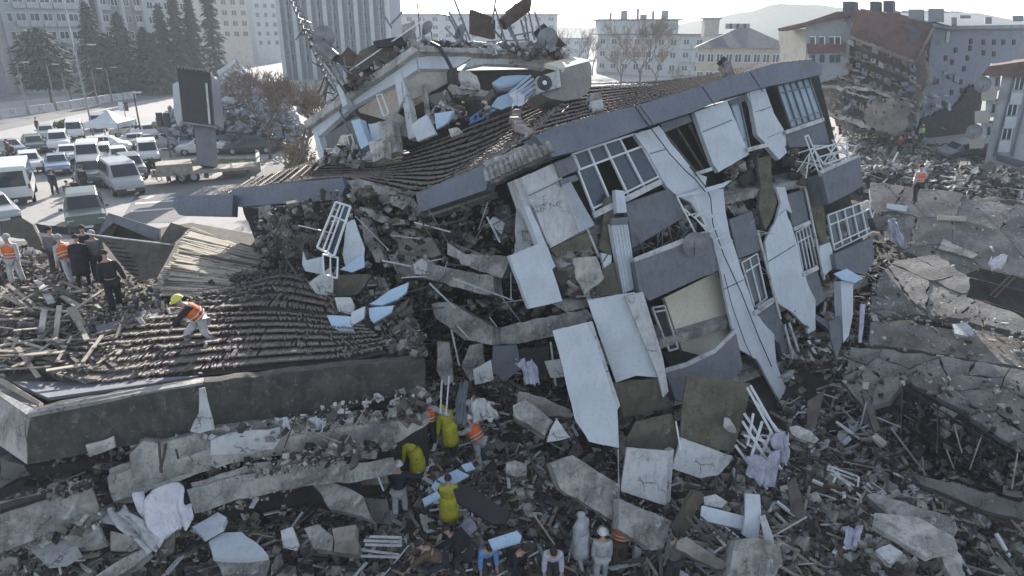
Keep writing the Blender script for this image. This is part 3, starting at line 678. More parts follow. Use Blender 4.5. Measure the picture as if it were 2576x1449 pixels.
# right side: entablature, broken niches
MB().prism(fpts('0', [(1040,190),(1130,178),(1430,172),(1410,300),(1200,322),(1060,368),(1030,350)], RD, -2.6), 1.0, M['inner_shade']).build('inner_wall', pent)
rp = lambda name, pts, m, off=0, th=.2, jag=0: lp(name, pts, m, off, th, '0', RD, jag)
rp('parapet', [(1040,112),(1130,120),(1435,127),(1430,142),(1050,128)], 'concrete', .45, .5, .02)
rp('upper_band', [(1047,128),(1130,130),(1205,134),(1150,168),(1128,173),(1054,173)], 'clad', .12, .25)
rp('upper_band', [(1195,134),(1430,142),(1420,150),(1370,172),(1320,164),(1220,160),(1165,172)], 'clad2', .05, .25)
rp('soffit_wall', [(1010,205),(1054,174),(1130,174),(1132,205),(1075,236),(1015,258)], 'room', -.4, .12)
rp('room_wall', [(1010,235),(1072,205),(1078,262),(1028,285)], 'concrete', -.9, .12)
rp('room_wall', [(1080,240),(1125,226),(1150,285),(1100,290)], 'slate2', -1.0, .12)
rp('opening_shade', [(1028,275),(1065,255),(1072,285),(1036,303)], 'inner_shade', -.8, .05)  # dark sheet before the room wall, painted as shade of an opening
rp('dark_recess', [(1130,180),(1420,175),(1400,290),(1140,300)], 'inner_shade', -1.8, .2)
rp('broken_beam', [(1132,212),(1235,230),(1232,246),(1150,236)], 'concrete', .4, .3, .03)
rp('broken_beam', [(1075,290),(1105,262),(1160,275),(1150,300),(1085,312)], 'concrete', .2, .25, .03)
rp('curved_wall', [(1156,180),(1162,176),(1180,178),(1200,192),(1208,215),(1208,228),(1158,222)], 'pale_conc', .5, .15)
rp('column', [(1130,175),(1150,172),(1156,225),(1136,225)], 'mossy', .1, .3)
rp('column', [(1066,212),(1074,208),(1084,300),(1076,305)], 'concrete', -.2, .2)
# blue and pale sheets on the roof below the penthouse
def sheet(label, pts, d, gx, gy, m, th=.03, cat='sheet', name='metal_sheet', jag=0, c='0', group=None):
    return thing(MB().prism(dpts(c, pts, d, gx, gy), th, M[m], jag=jag), name, label, cat, group)
sheet('deep blue tarpaulin sheet lying on the tiles below the penthouse', [(1171,304),(1193,287),(1220,270),(1248,275),(1215,298),(1180,313)], 25.3, 0, -2.5, 'bluecloth', name='blue_tarpaulin', cat='tarpaulin')
sheet('pale blue slab under the penthouse soffit beside the dark recess', [(1238,208),(1262,192),(1300,189),(1330,190),(1290,212),(1255,218)], 25.6, 0, -1.5, 'ltblue', th=.1, name='pale_slab', cat='panel')
sheet('dark underside board below the pale blue slab', [(1238,214),(1290,216),(1320,200),(1300,226),(1250,228)], 25.7, 0, -1.5, 'slate', th=.08, name='fallen_board', cat='board')
sheet('crumpled pale blue sheet beside the air conditioner on the roof', [(1235,268),(1252,245),(1280,235),(1330,215),(1345,222),(1300,262),(1262,275)], 24.9, 0, -1.5, 'ltblue', jag=.05, cat='sheet', name='crumpled_sheet')
for i in range(5):
    thing(MB().beam(W(1278 + i * 9, 238 + i * 4, 24.4), W(1335 + i * 6, 190 + i * 8, 24.9), .07, .07, M['white' if i % 2 else 'ltblue']), 'window_profile', f"pale window profile leaning beside the air conditioner, {['first','second','third','fourth','fifth'][i]} from the left", 'window profile', 'profiles leaning beside the air conditioner')
def cloth(label, c, pts, d, m='cloth', n=10, amp=.12, name='cloth', cat='cloth', gx=0, gy=0, seed=1, group=None):
    q = dpts(c, pts, d, gx, gy); vs = []; fs = []; sz = max((q[0] - q[2]).length, (q[1] - q[3]).length); amp = min(amp, sz * .09); n = 16
    for j in range(n + 1):
        for i in range(n + 1):
            a, b = i / n, j / n; p = q[0].lerp(q[1], a).lerp(q[3].lerp(q[2], a), b)
            f = amp * (math.sin(a * 9 + seed + b * 2) + .6 * math.sin(a * 17 + b * 5 + seed * 3) + .5 * math.sin(b * 7 + seed))
            ed = sz * .035 * (math.sin(b * 7 + seed) * (i in (0, n)) + math.sin(a * 8 + seed) * (j in (0, n)))
            vs.append(p + Vector((ed, -abs(f), f * .5 + ed)))
    for j in range(n):
        for i in range(n): k = j * (n + 1) + i; fs.append((k, k + 1, k + n + 2, k + n + 1))
    o = thing(MB().add(vs, fs, M[m]), name, label, cat, group, smooth=True); s_ = o.modifiers.new('solid', 'SOLIDIFY'); s_.thickness = .015; return o
cloth('bundle of crumpled white cloth on the roof in front of the air conditioner', '0', [(1284,230),(1310,228),(1322,262),(1290,268)], 24, gy=-1, seed=4)
# air conditioner and the rounded wall block it hangs on
root = empty('wall_block', W(1440, 250, 24.3), 'leaning grey rendered wall block with rounded foot and sunlit-coloured top on the roof', 'wall block')
MB().prism(dpts('3', [(405,520),(620,460),(640,500),(640,640),(620,690),(560,740),(440,762),(330,745),(240,700),(300,600)], 24.2, .5), 1.4, M['block']).build('body', root)
MB().prism([W(1370,160,24.4), W(1440,143,26.2), W(1482,150,26.0), W(1482,156,25.2), W(1416,172,24.0)], .14, M['cream']).build('coping', root)  # cream top plate puts the sunlight on the block into colour
ac = empty('air_conditioner', W(1380, 225, 23.6), 'white outdoor air conditioner unit fixed to the leaning wall block', 'air conditioner')
P_ = dpts('3', [(230,580),(395,530),(412,655),(245,700)], 23.6, .3); MB().prism(P_, .35, M['clad2']).build('casing', ac)
cc = (P_[0] * .72 + P_[1] * .28 + P_[3] * .72 + P_[2] * .28) / 2; mb = MB(); nrm = (P_[1] - P_[0]).cross(P_[3] - P_[0]).normalized(); nrm = nrm if nrm.y < 0 else -nrm
q_ = nrm.to_track_quat('Z', 'Y').to_matrix()
def disc(mb, c, q, r_, m, n=20, h=.02): mb.add([c + q @ Vector((r_ * math.cos(2*math.pi*j/n), r_ * math.sin(2*math.pi*j/n), z)) for z in (0, h) for j in range(n)], [tuple(range(n, 2 * n))] + [(j, (j+1) % n, n + (j+1) % n, n + j) for j in range(n)], m)
disc(mb, cc + nrm * .01, q_, .27, M['black']); mb.build('fan_opening', ac)
mb = MB(); disc(mb, cc + nrm * .035, q_, .08, M['white'])
for r_ in (.15, .2, .25): mb.tube([cc + nrm * .04 + q_ @ Vector((r_ * math.cos(j * .42), r_ * math.sin(j * .42), 0)) for j in range(16)], .007, M['steel'], 4)
mb.build('fan_grille', ac)
# ---- wreckage on the penthouse roof: water heaters, collector frames, dishes, antennas
def WT(label, name, cat, segs, r_, m, group=None):
    mb = MB()
    for a, b in segs: mb.tube([W(*a), W(*b)], r_, M[m], 5)
    return thing(mb, name, label, cat, group)
mast = empty('lattice_mast', W(850, 262, 26), 'tall leaning lattice antenna mast at the left end of the penthouse', 'antenna mast')
mb = MB(); A, B_ = (730, -10), (872, 290)
rails = [[W(A[0] + o1 + (B_[0] - A[0]) * t + t * o1 * 1.5, A[1] + (B_[1] - A[1]) * t, 27.5 - 1.5 * t + o2) for t in [i / 22 for i in range(23)]] for o1, o2 in ((-5, 0), (9, 0), (2, .5))]
for r__ in rails: mb.tube(r__, .028, M['steel'], 5)
for i in range(22):
    for k in range(3): mb.tube([rails[k][i], rails[(k + 1) % 3][i + 1]], .016, M['steel'], 4)
mb.build('lattice', mast)
mb = MB()
for i in range(26): t = .22 + .75 * random.random(); k = int(t * 22); p = rails[0][k]; MB().beam(p, p + Vector((random.uniform(-.3, 1.1), random.uniform(-.4, .4), random.uniform(-.8, .5))), random.uniform(.03, .09), .05, M['wood2' if i % 3 else 'steel']).build('torn_brace', mast)
def sboard(label, pts, d, gx, m, th=.08, name='dark_panel', cat='panel', gy=0, jag=0): return thing(MB().prism(dpts('0', pts, d, gx, gy), th, M[m], jag=jag), name, label, cat)
sboard('dark brown panel standing upright on the penthouse roof', [(1181,25),(1188,24),(1240,43),(1246,52),(1246,96),(1238,98),(1181,84)], 26.5, .3, 'rust')
sboard('dark triangular panel tipped on the penthouse roof edge at right, dish lying on it', [(1338,85),(1368,58),(1437,125),(1420,128),(1392,122)], 26.6, .3, 'black')
sboard('dark square board lying flat at the left of the penthouse roof', [(938,104),(1000,92),(1045,92),(1040,112),(950,118)], 25.4, 0, 'black', gy=-1)
sboard('brown diamond shaped board leaning behind the penthouse parapet', [(848,150),(875,118),(905,142),(935,160),(880,200)], 26, 0, 'rust')
sboard('dark collector board propped above the penthouse parapet', [(905,128),(950,108),(1010,118),(890,190),(872,200)], 25.6, 0, 'wood2')
sboard('grey crumpled sheet leaning left of the tallest antenna pole', [(1010,90),(1012,62),(1042,50),(1050,100),(1020,108)], 25.4, 0, 'concrete', jag=.05)
sboard('reddish brown tank end tipped on its side at the top of the frame', [(1270,30),(1320,-6),(1338,-4),(1335,15),(1290,48)], 27.2, 0, 'rust', .5)
sboard('pale fallen sheet at the right end of the penthouse parapet', [(1322,140),(1335,128),(1370,132),(1378,146)], 26.8, 0, 'clad2', .1)
for (x, y, r_, d, aim, lb) in [(815,95,.42,26.4,(.2,-1,.3),'blue grey satellite dish on the lattice mast'), (1075,72,.28,26,(-.5,-.7,.5),'small round dish lying on the penthouse roof by the board'), (1160,82,.3,26.4,(-.7,-.6,.4),'pale round dish tipped on edge on the penthouse roof'),
                            (1378,100,.42,26.2,(-.3,-.9,.3),'large grey dish on the tipped triangular panel')]:
    dish('satellite_dish', W(x, y, d), r_, aim, lb)
for (a, b, r_, lb, m) in [((800,112,26.2), (845,150,26.1), .26, 'cylindrical hot water tank leaning on the lattice mast', 'steel'), ((1265,62,26.6), (1305,22,26.9), .24, 'rusty hot water tank high on the penthouse roof', 'rust'),
                       ((1225,118,26.4), (1262,112,26.4), .13, 'short pale pipe drum lying on the penthouse roof', 'clad2'), ((1395,128,26.3),(1425,130,26.4),.14,'small pale drum at the right end of the penthouse roof','clad2')]:
    t_ = empty('water_tank', W(*b), lb, 'water tank'); mb = MB().tube([W(*a), W(*b)], r_, M[m], 14); mb.build('barrel', t_)
    e = MB().tube([W(*b), W(*b) + (W(*b) - W(*a)).normalized() * .04], r_ * .8, M['black'], 12); e.build('end_cap', t_)
root = empty('collector_frame', W(1300, 125, 26.5), 'tangled steel collector frames on the right half of the penthouse roof', 'steel frame')
for (x1, y1, x2, y2) in [(1130,30,1175,118),(1100,35,1130,40),(1128,40,1165,110),(1120,70,1165,115),(1140,-8,1182,100),(1248,-8,1238,60),(1262,40,1300,110),(1280,60,1310,125),(1310,50,1330,125),(1330,30,1345,100),(1230,60,1280,120),(1345,30,1372,115),(1290,90,1340,80),(1225,105,1330,100),(1350,105,1400,130),(1335,110,1385,135),(1300,125,1395,128),(1245,20,1270,100),(1262,45,1262,120),(1190,105,1300,118),(1320,40,1332,110)]:
    MB().beam(W(x1, y1, 26.7), W(x2, y2, 26.3), .055, .055, M['steel']).build('frame_bar', root)
root = empty('collector_frame', W(960, 150, 25), 'steel frame and long pale rail on the left penthouse parapet', 'steel frame')
for (x1, y1, x2, y2, m) in [(880,177,1062,52,'white'),(865,145,880,230,'steel'),(838,155,880,235,'steel'),(815,150,870,235,'wood2'),(846,158,905,200,'steel'),(815,160,845,200,'clad2'),(820,165,905,170,'steel'),(1050,10,1058,100,'steel'),(1062,45,1058,98,'white'),(990,120,1060,98,'white'),(1013,80,1010,60,'white'),(985,60,1012,30,'steel'),(955,20,985,70,'steel')]:
    MB().beam(W(x1, y1, 25.6), W(x2, y2, 25.3), .05, .05, M[m]).build('frame_bar', root)
# battered debris band on the parapet tops
def scatter_px(name, pts, n, d, lo, hi, mats, up=.1, parent=None, kind='stuff', dd=.4):
    xs_ = [p[0] for p in pts]; ys_ = [p[1] for p in pts]; px = rng.uniform(min(xs_), max(xs_), n * 4); py = rng.uniform(min(ys_), max(ys_), n * 4)
    k = inpoly(px, py, pts); px, py = px[k][:n], py[k][:n]; P = np.array([tuple(W(a, b, d + random.uniform(-dd, dd))) for a, b in zip(px, py)])
    return chunks_mesh(name, P, sizes(len(P), lo, hi, .7), [M[m] for m in mats], [1 / len(mats)] * len(mats), parent=parent, kind=kind)
scatter_px('rooftop_debris', [(1060,95),(1130,105),(1430,125),(1430,140),(1120,128),(1060,112)], 260, 26, .05, .22, ['rust','concrete','clad2','steel','wood2'], parent=main)
scatter_px('rooftop_debris', [(870,205),(1040,98),(1060,110),(880,235)], 120, 25.2, .05, .2, ['rust','concrete','wood2','black'], parent=main)
scatter_px('rooftop_debris', [(1110,230),(1250,240),(1230,290),(1120,320),(1050,360),(1040,350)], 70, 24.5, .04, .18, ['rust','concrete','wood2','black','clad2'], parent=main)
scatter_px('rooftop_debris', [(815,375),(960,370),(1010,380),(900,410),(815,405)], 140, 26.2, .05, .25, ['wood2','concrete','black','clad2'], parent=main)
# long black rubber pipe hanging from the penthouse parapet
thing(MB().tube([W(1085,108,24.6), W(1105,118,24.4), W(1122,145,24.2), W(1140,180,24.1), W(1155,215,24.0)], .07, M['black'], 6), 'rubber_hose', 'thick black hose hanging over the penthouse parapet', 'hose')
# ---- body of the left wing, floors and rooms under the broken eaves
def wp(name, pts, d, gx, gy, th, m, jag=.03, c='0', parent=main): return MB().prism(dpts(c, pts, d, gx, gy), th, M[m], jag=jag).build(name, parent)
wp('wing_core', [(600,500),(860,470),(960,490),(1060,515),(1215,450),(1320,440),(1480,800),(1560,960),(1300,950),(1120,760),(820,700),(640,600)], 25.2, -.25, -.2, 2.0, 'inner_shade')
wp('soffit', [(600,512),(860,500),(862,512),(640,524)], 24.5, -.4, 0, .6, 'pale_conc', 0)
wp('soffit', [(1062,530),(1228,478),(1232,492),(1080,545)], 22.0, -.7, 0, .6, 'pale_conc', 0)
for pts, d, gx, gy, th, m in [
 ([(870,455),(900,450),(1040,500),(1060,530),(1050,545),(1000,520),(900,490)], 22.8, -.8, 0, .5, 'concrete'),
 ([(905,520),(965,545),(975,556),(960,560),(900,533)], 22.6, -.8, 0, .3, 'pale_conc'),
 ([(978,552),(1018,553),(1020,564),(980,566)], 22.2, -.5, 0, .3, 'pale_conc'),
 ([(1125,610),(1125,640),(1170,640),(1290,645),(1262,700),(1160,665)], 21.4, -.5, 0, .5, 'concrete'),
 ([(975,640),(1045,645),(1060,660),(1240,695),(1245,740),(1200,738),(1090,705),(1000,690)], 21.6, -.6, -.2, .6, 'concrete'),
 ([(1060,650),(1075,662),(1072,690),(1045,690),(1040,665)], 21.4, -.5, 0, .5, 'clad2'),
 ([(1085,765),(1130,760),(1240,822),(1238,868),(1170,855),(1095,800)], 21.2, -.5, -.2, .6, 'concrete'),
 ([(1243,832),(1300,812),(1462,780),(1480,800),(1470,815),(1395,845),(1290,866),(1244,868)], 20.8, -.5, 0, .6, 'concrete'),
 ([(1000,590),(1030,590),(1090,600),(1110,640),(1060,655),(1005,645)], 22.2, -.4, 0, .4, 'dust'),
 ([(1290,500),(1300,495),(1310,600),(1295,608),(1240,600),(1245,520)], 22.8, 0, 0, .3, 'slate2'),
 ([(1090,570),(1150,560),(1180,600),(1130,620)], 23.4, 0, 0, .2, 'slate2'),
 ([(1020,595),(1080,560),(1100,560),(1060,600)], 23.2, 0, 0, .2, 'concrete'),
 ([(1188,462),(1296,505),(1310,540),(1230,520)], 24.2, 0, 0, .2, 'wood2'),
 ([(650,520),(680,515),(690,600),(700,630),(655,620)], 24.0, 0, 0, .5, 'concrete'),
 ([(760,505),(785,508),(800,600),(790,650),(768,580)], 23.8, 0, 0, .4, 'concrete'),
 ([(700,555),(760,600),(765,640),(720,650),(695,610)], 23.4, 0, 0, .5, 'dust'),
 ([(640,600),(690,590),(700,640),(650,650)], 24, 0, 0, .5, 'dust'),
 ([(905,545),(925,550),(950,610),(970,660),(945,660),(915,600)], 22.4, -.4, 0, .3, 'concrete'),
 ([(1180,870),(1215,862),(1220,930),(1185,960),(1160,920)], 20.8, 0, 0, .4, 'concrete'),
 ([(1100,860),(1130,862),(1140,960),(1120,970),(1098,930)], 20.8, 0, 0, .3, 'pale_conc'),
 ([(1240,870),(1300,868),(1310,930),(1270,960),(1235,930)], 20.8, 0, 0, .3, 'slate2'),
 ([(1190,930),(1235,905),(1242,955),(1195,968)], 19.8, 0, 0, .12, 'clad2'),
 ([(1300,880),(1380,868),(1385,940),(1330,960),(1300,930)], 21, 0, 0, .1, 'inner_shade'),
 ([(1370,910),(1440,900),(1452,945),(1385,950)], 20, 0, 0, .2, 'clad2'),
 ([(1440,650),(1500,645),(1520,700),(1470,742),(1448,700)], 20.4, 0, 0, .3, 'pale_conc'),
 ([(1500,690),(1545,660),(1560,740),(1500,745)], 20.6, 0, 0, .3, 'olive'),
 ([(1300,525),(1318,520),(1345,600),(1320,640),(1295,640)], 20.9, 0, 0, .3, 'clad2'),
 ([(1270,560),(1240,545),(1228,560),(1262,590)], 21.6, 0, 0, .2, 'clad2'),
 ]:
    wp('broken_slab', pts, d, gx, gy, th, m)
scatter_px('rubble_fill', [(880,470),(1310,480),(1330,700),(1470,830),(1480,960),(1100,960),(1080,800),(900,680),(640,640),(640,530)], 2600, 22.8, .03, .17, ['dust','soil','soil','wood2','olive','concrete'], parent=main, dd=.9)
tang = MB()
for i in range(60):
    p = W(random.uniform(660, 1460), random.uniform(540, 960), 21.5); v = Vector((random.gauss(0,1), random.gauss(0,.4), random.gauss(0,1))).normalized() * random.uniform(.3, .9)
    if p.x > W(900 + 1.1 * 0, 600, 21.5).x or p.z > 6.5: MB().beam(p - v, p + v, .03, .03, M[random.choice(['white','steel','wood2','rust','clad2'])]).build('exposed_bar', main)
# ================================================================ pancaked block on the left: tiled roof, boards, dark concrete edge, squeezed storeys
lb = empty('pancaked_block_left', W(500, 1150, 16.5), 'low pancaked building at left with roof boards, grey tiles and dark stained concrete edge', 'building')
def L(name, pts, d, gx, gy, th, m, jag=0, c='0', parent=lb, label=None):
    o = MB().prism(dpts(c, pts, d, gx, gy), th, M[m], jag=jag).build(name, parent)
    if label: o['label'] = label
    return o
def G3(pts): return [G(x, y, z) for x, y, z in pts]
# roof bed (a solid lumpy slab under tiles and boards)
MB().prism(G3([(0,1010,5.35),(150,985,5.6),(340,965,5.6),(640,925,5.6),(960,890,5.6),(1055,850,5.6),(900,700,5.9),(700,600,6.2),(480,560,6.4),(240,600,6.3),(-60,610,6.0),(-160,800,5.8)]), 1.2, M['wood2'], n=Vector((0,0,1))).build('roof_bed', lb)
# dark weathered edge beam, its lit top and left end painted pale
fr = [(65,1040,15.3),(200,1012,15.6),(345,990,15.9),(510,962,16.2),(700,940,16.6),(850,922,17.0),(1068,905,17.6)]
bo = [(1072,975,17.9),(860,1035,17.3),(700,1060,16.9),(540,1080,16.5),(420,1105,16.1),(270,1130,15.8),(180,1150,15.5),(68,1168,15.3)]
MB().prism([W(*p) for p in fr + bo], .45, M['mossy'], jag=.025).build('edge_beam', lb)
MB().prism([W(0,1000,16.6), W(65,1042,15.25), W(68,1168,15.35), W(0,1120,16.6), W(-60,1080,17.6), W(-60,960,17.6)], .4, M['pale_conc']).build('edge_beam', lb)
MB().prism([W(-60,955,17.6), W(0,985,16.6), W(85,1028,15.3), W(345,978,16.0), W(510,950,16.4), W(508,962,16.15), W(345,990,15.85), W(66,1042,15.2), W(0,1002,16.55), W(-60,965,17.5)], .12, M['pale_conc']).build('edge_coping', lb)
MB().prism([W(0,948,17.2), W(100,1010,15.8), W(98,1022,15.7), W(0,965,17.0)], .1, M['wood']).build('gutter_board', lb)
MB().prism([W(30,960,17), W(120,1000,16.1), W(380,965,16.6), W(500,945,16.9), W(380,952,17.3), W(180,960,17.2)], .08, M['slate2']).build('gutter_bed', lb)
for pts in ([(500,978),(515,975),(528,1030),(540,1080),(500,1090),(478,1085),(500,1040)],): L('flaked_plaster', pts, 15.9, .25, 0, .06, 'clad2', .02)
for pts in ([(215,1120),(285,1098),(290,1125),(225,1150)],): L('flaked_plaster', pts, 15.45, .25, 0, .1, 'pale_conc', .03)
RP = plane_from(G(100, 980, 5.55), G(960, 890, 5.85), G(560, 650, 6.4))
rq = lambda pts, o: [onplane(x, y, RP, o) for x, y in pts]
# tiles: curved courses sweeping round the corner
tiled('tiled_roof', lb, rq([(150,958),(250,972),(340,962),(500,942),(700,922),(860,908),(985,880)], .22),
      rq([(300,820),(350,800),(420,795),(520,790),(640,785),(760,790),(900,815)], .42), 8, 150, ['tile_a','tile_b','tile_b'], sag=-.06, damage=.4, lost=.012, seed=8, under='wood2')
tiled('tiled_roof', lb, rq([(420,790),(560,785),(700,780),(880,805)], .45),
      rq([(520,730),(620,715),(720,690),(830,725)], .5), 5, 80, ['tile_a','tile_c'], sag=0, damage=1.0, lost=.06, seed=12, under='wood2')
# sunlit roof boards fanning out from the ridge
for i in range(52):
    t = i / 51
    a = G(474 - 70 * t + random.uniform(-6, 6), 574 + 165 * t + random.uniform(-4, 4), 6.72 - .3 * t + random.uniform(0, .1)); b = G(668 + 20 * math.sin(t * 9) - 30 * t + random.uniform(-25, 12), 634 + 108 * t + random.uniform(-4, 4), 6.2 + random.uniform(0, .1))
    MB().beam(a, b, random.uniform(.10, .2), .025, M[random.choice(['deck', 'deck', 'deck', 'wood', 'wood2'])]).build('roof_board', lb)
for i in range(30):
    t = i / 29; a = G(480 - 90 * t + random.uniform(-8, 8), 572 + 150 * t, 6.78 - .3 * t); q = random.uniform(.35, .9); b = a.lerp(G(650 - 20 * t, 636 + 104 * t, 6.32), q); MB().beam(a, b, .11, .03, M['deck' if i % 4 else 'wood']).build('roof_board', lb)
# dark boarded roof flap standing up behind the people
L('roof_flap', [(232,545+48),(262,590),(440,612),(425,640),(392,700),(350,706),(318,680),(262,612)], 21.6, .3, 0, .12, 'wood2', .02)
L('roof_flap', [(440,610),(475,575),(430,560),(405,600),(392,700)], 22, .6, 0, .1, 'wood2', .02)
for i in range(9):
    a, b = W(262 + i * 7, 600 + i * 11, 21.4), W(440 - i * 6, 616 + i * 10, 22.0); MB().beam(a, b, .03, .03, M['black']).build('board_batten', lb)
L('dormer_side', [(238,592),(272,538),(300,545),(278,600)], 22.2, 0, 0, .1, 'wood2'); L('dormer_roof', [(272,535),(400,575),(402,608),(392,606),(285,560),(245,596)], 22.1, .2, 0, .15, 'slate2')
L('dormer_side', [(262,598),(395,612),(392,600),(290,560)], 22.6, .2, 0, .1, 'black')
L('roof_flap', [(0,558),(55,548),(82,565),(120,640),(110,650),(60,600),(0,595)], 25, .2, 0, .15, 'wood2', .02)
L('roof_flap', [(88,562),(170,572),(172,590),(100,585)], 26.5, 0, 0, .15, 'black', .02)
thing(MB().tube([W(215,588,21.2), W(300,600,21.2), W(440,616,21.6)], .025, M['clad2'], 6), 'long_pole', 'long pale pole lying across the dark boarded roof flap', 'pole')

def scatter_pl(name, poly, n, pl, lo, hi, mats, off=.1, parent=None, kind='stuff', flat=.6):
    xs_ = [p[0] for p in poly]; ys_ = [p[1] for p in poly]; px = rng.uniform(min(xs_), max(xs_), n * 4); py = rng.uniform(min(ys_), max(ys_), n * 4)
    k = inpoly(px, py, poly); px, py = px[k][:n], py[k][:n]; P = np.array([tuple(onplane(a, b, pl, off * random.random())) for a, b in zip(px, py)])
    return chunks_mesh(name, P, sizes(len(P), lo, hi, flat), [M[m] for m in mats], [1 / len(mats)] * len(mats), parent=parent, kind=kind)
scatter_pl('roof_debris', [(0,640),(120,600),(260,690),(400,700),(560,700),(700,640),(880,690),(960,790),(900,830),(760,720),(560,760),(350,790),(230,830),(120,920),(0,950)], 3600, RP, .02, .11, ['tile','wood2','wood','tile2','concrete','soil'], .25)
scatter_pl('roof_debris', [(100,860),(330,800),(380,830),(300,960),(200,960),(110,930)], 500, RP, .02, .13, ['tile','wood2','tile2','pale_conc'], .25)
scatter_pl('roof_debris', [(560,690),(760,680),(960,860),(860,840),(640,740)], 1600, RP, .02, .14, ['tile','wood2','tile2','soil'], .35)
# broken timber in front of the group of people
TB = []
def plank(a, b, wd, th, m, label, hz=(.1, .4), group='broken planks on the left roof'):
    p = onplane(*a, RP, hz[0]); q = onplane(*b, RP, hz[1]); return thing(MB().beam(p, q, wd, th, M[m]), 'broken_plank', label, 'plank', group)
gl = 'broken planks on the left roof'
rs_ = random.Random(11)
for i in range(120):
    x = rs_.uniform(-20, 330); y = rs_.uniform(720, 930) - max(0, x - 200) * .25
    if x > 230 and y < 790: continue
    a = rs_.choice([rs_.uniform(-.35, .35), rs_.uniform(-.35, .35), rs_.uniform(.6, 1.3), rs_.uniform(-1.4, -.7)]); l_ = rs_.uniform(18, 75)
    plank((x - l_ * math.cos(a), y - l_ * math.sin(a) * .6), (x + l_ * math.cos(a), y + l_ * math.sin(a) * .6), rs_.uniform(.05, .14), .03, rs_.choice(['wood', 'wood', 'wood2', 'deck', 'wood2']), 'splintered plank in the broken timber heap in front of the group on the left roof', (rs_.uniform(0, .7), rs_.uniform(0, .7)))
for a, b, wd, m, lb_, hz in [((112,778),(100,868),.17,'pale_conc','pale upright board end, leftmost of the pair in the timber heap',(.9,.1)), ((150,768),(138,866),.15,'deck','pale upright board end, rightmost of the pair in the timber heap',(1.0,.1)),
                    ((178,772),(222,850),.24,'wood','wide grey board sloping down to the right in the timber heap',(.9,.1)), ((150,805),(262,728),.09,'deck','long yellowish batten rising to the right toward the man in black',(.5,.5)),
                    ((95,705),(130,762),.2,'pale_conc','pale block like board below the man in the orange vest',(.3,.6)), ((0,748),(190,752),.1,'wood','long level board at the feet of the man in the orange vest',(.2,.2)),
                    ((0,870),(120,850),.1,'deck','pale batten at the left picture edge above the concrete edge',(.3,.3)), ((20,850),(170,895),.08,'deck','thin batten running down over the tiles at left',(.4,.3)), ((30,925),(130,880),.12,'deck','board lying across the corner gutter',(.3,.3))]:
    plank(a, b, wd, .04, m, lb_, hz)
# flat crushed slabs on the tiles
for pts, m in [([(165,938),(215,905),(300,880),(315,905),(305,935),(215,962)], 'pale_conc'), ([(285,870),(330,845),(345,870),(345,940),(300,945)], 'concrete'), ([(330,790),(400,775),(420,800),(410,830),(350,840)], 'concrete'), ([(240,820),(330,800),(345,830),(250,850)], 'slate2')]:
    thing(MB().prism([onplane(x, y, RP, .3) for x, y in pts], .08, M[m], jag=.04), 'broken_slab', {0:'pale broken render sheet lying on the tiles at the corner of the left roof',1:'grey slab piece standing between the tiles near the concrete edge',2:'grey crumpled lump on the tiles beside the man with yellow helmet',3:'slate grey sheet on the tiles below the man in black'}[len(TB)], 'slab'); TB.append(1)
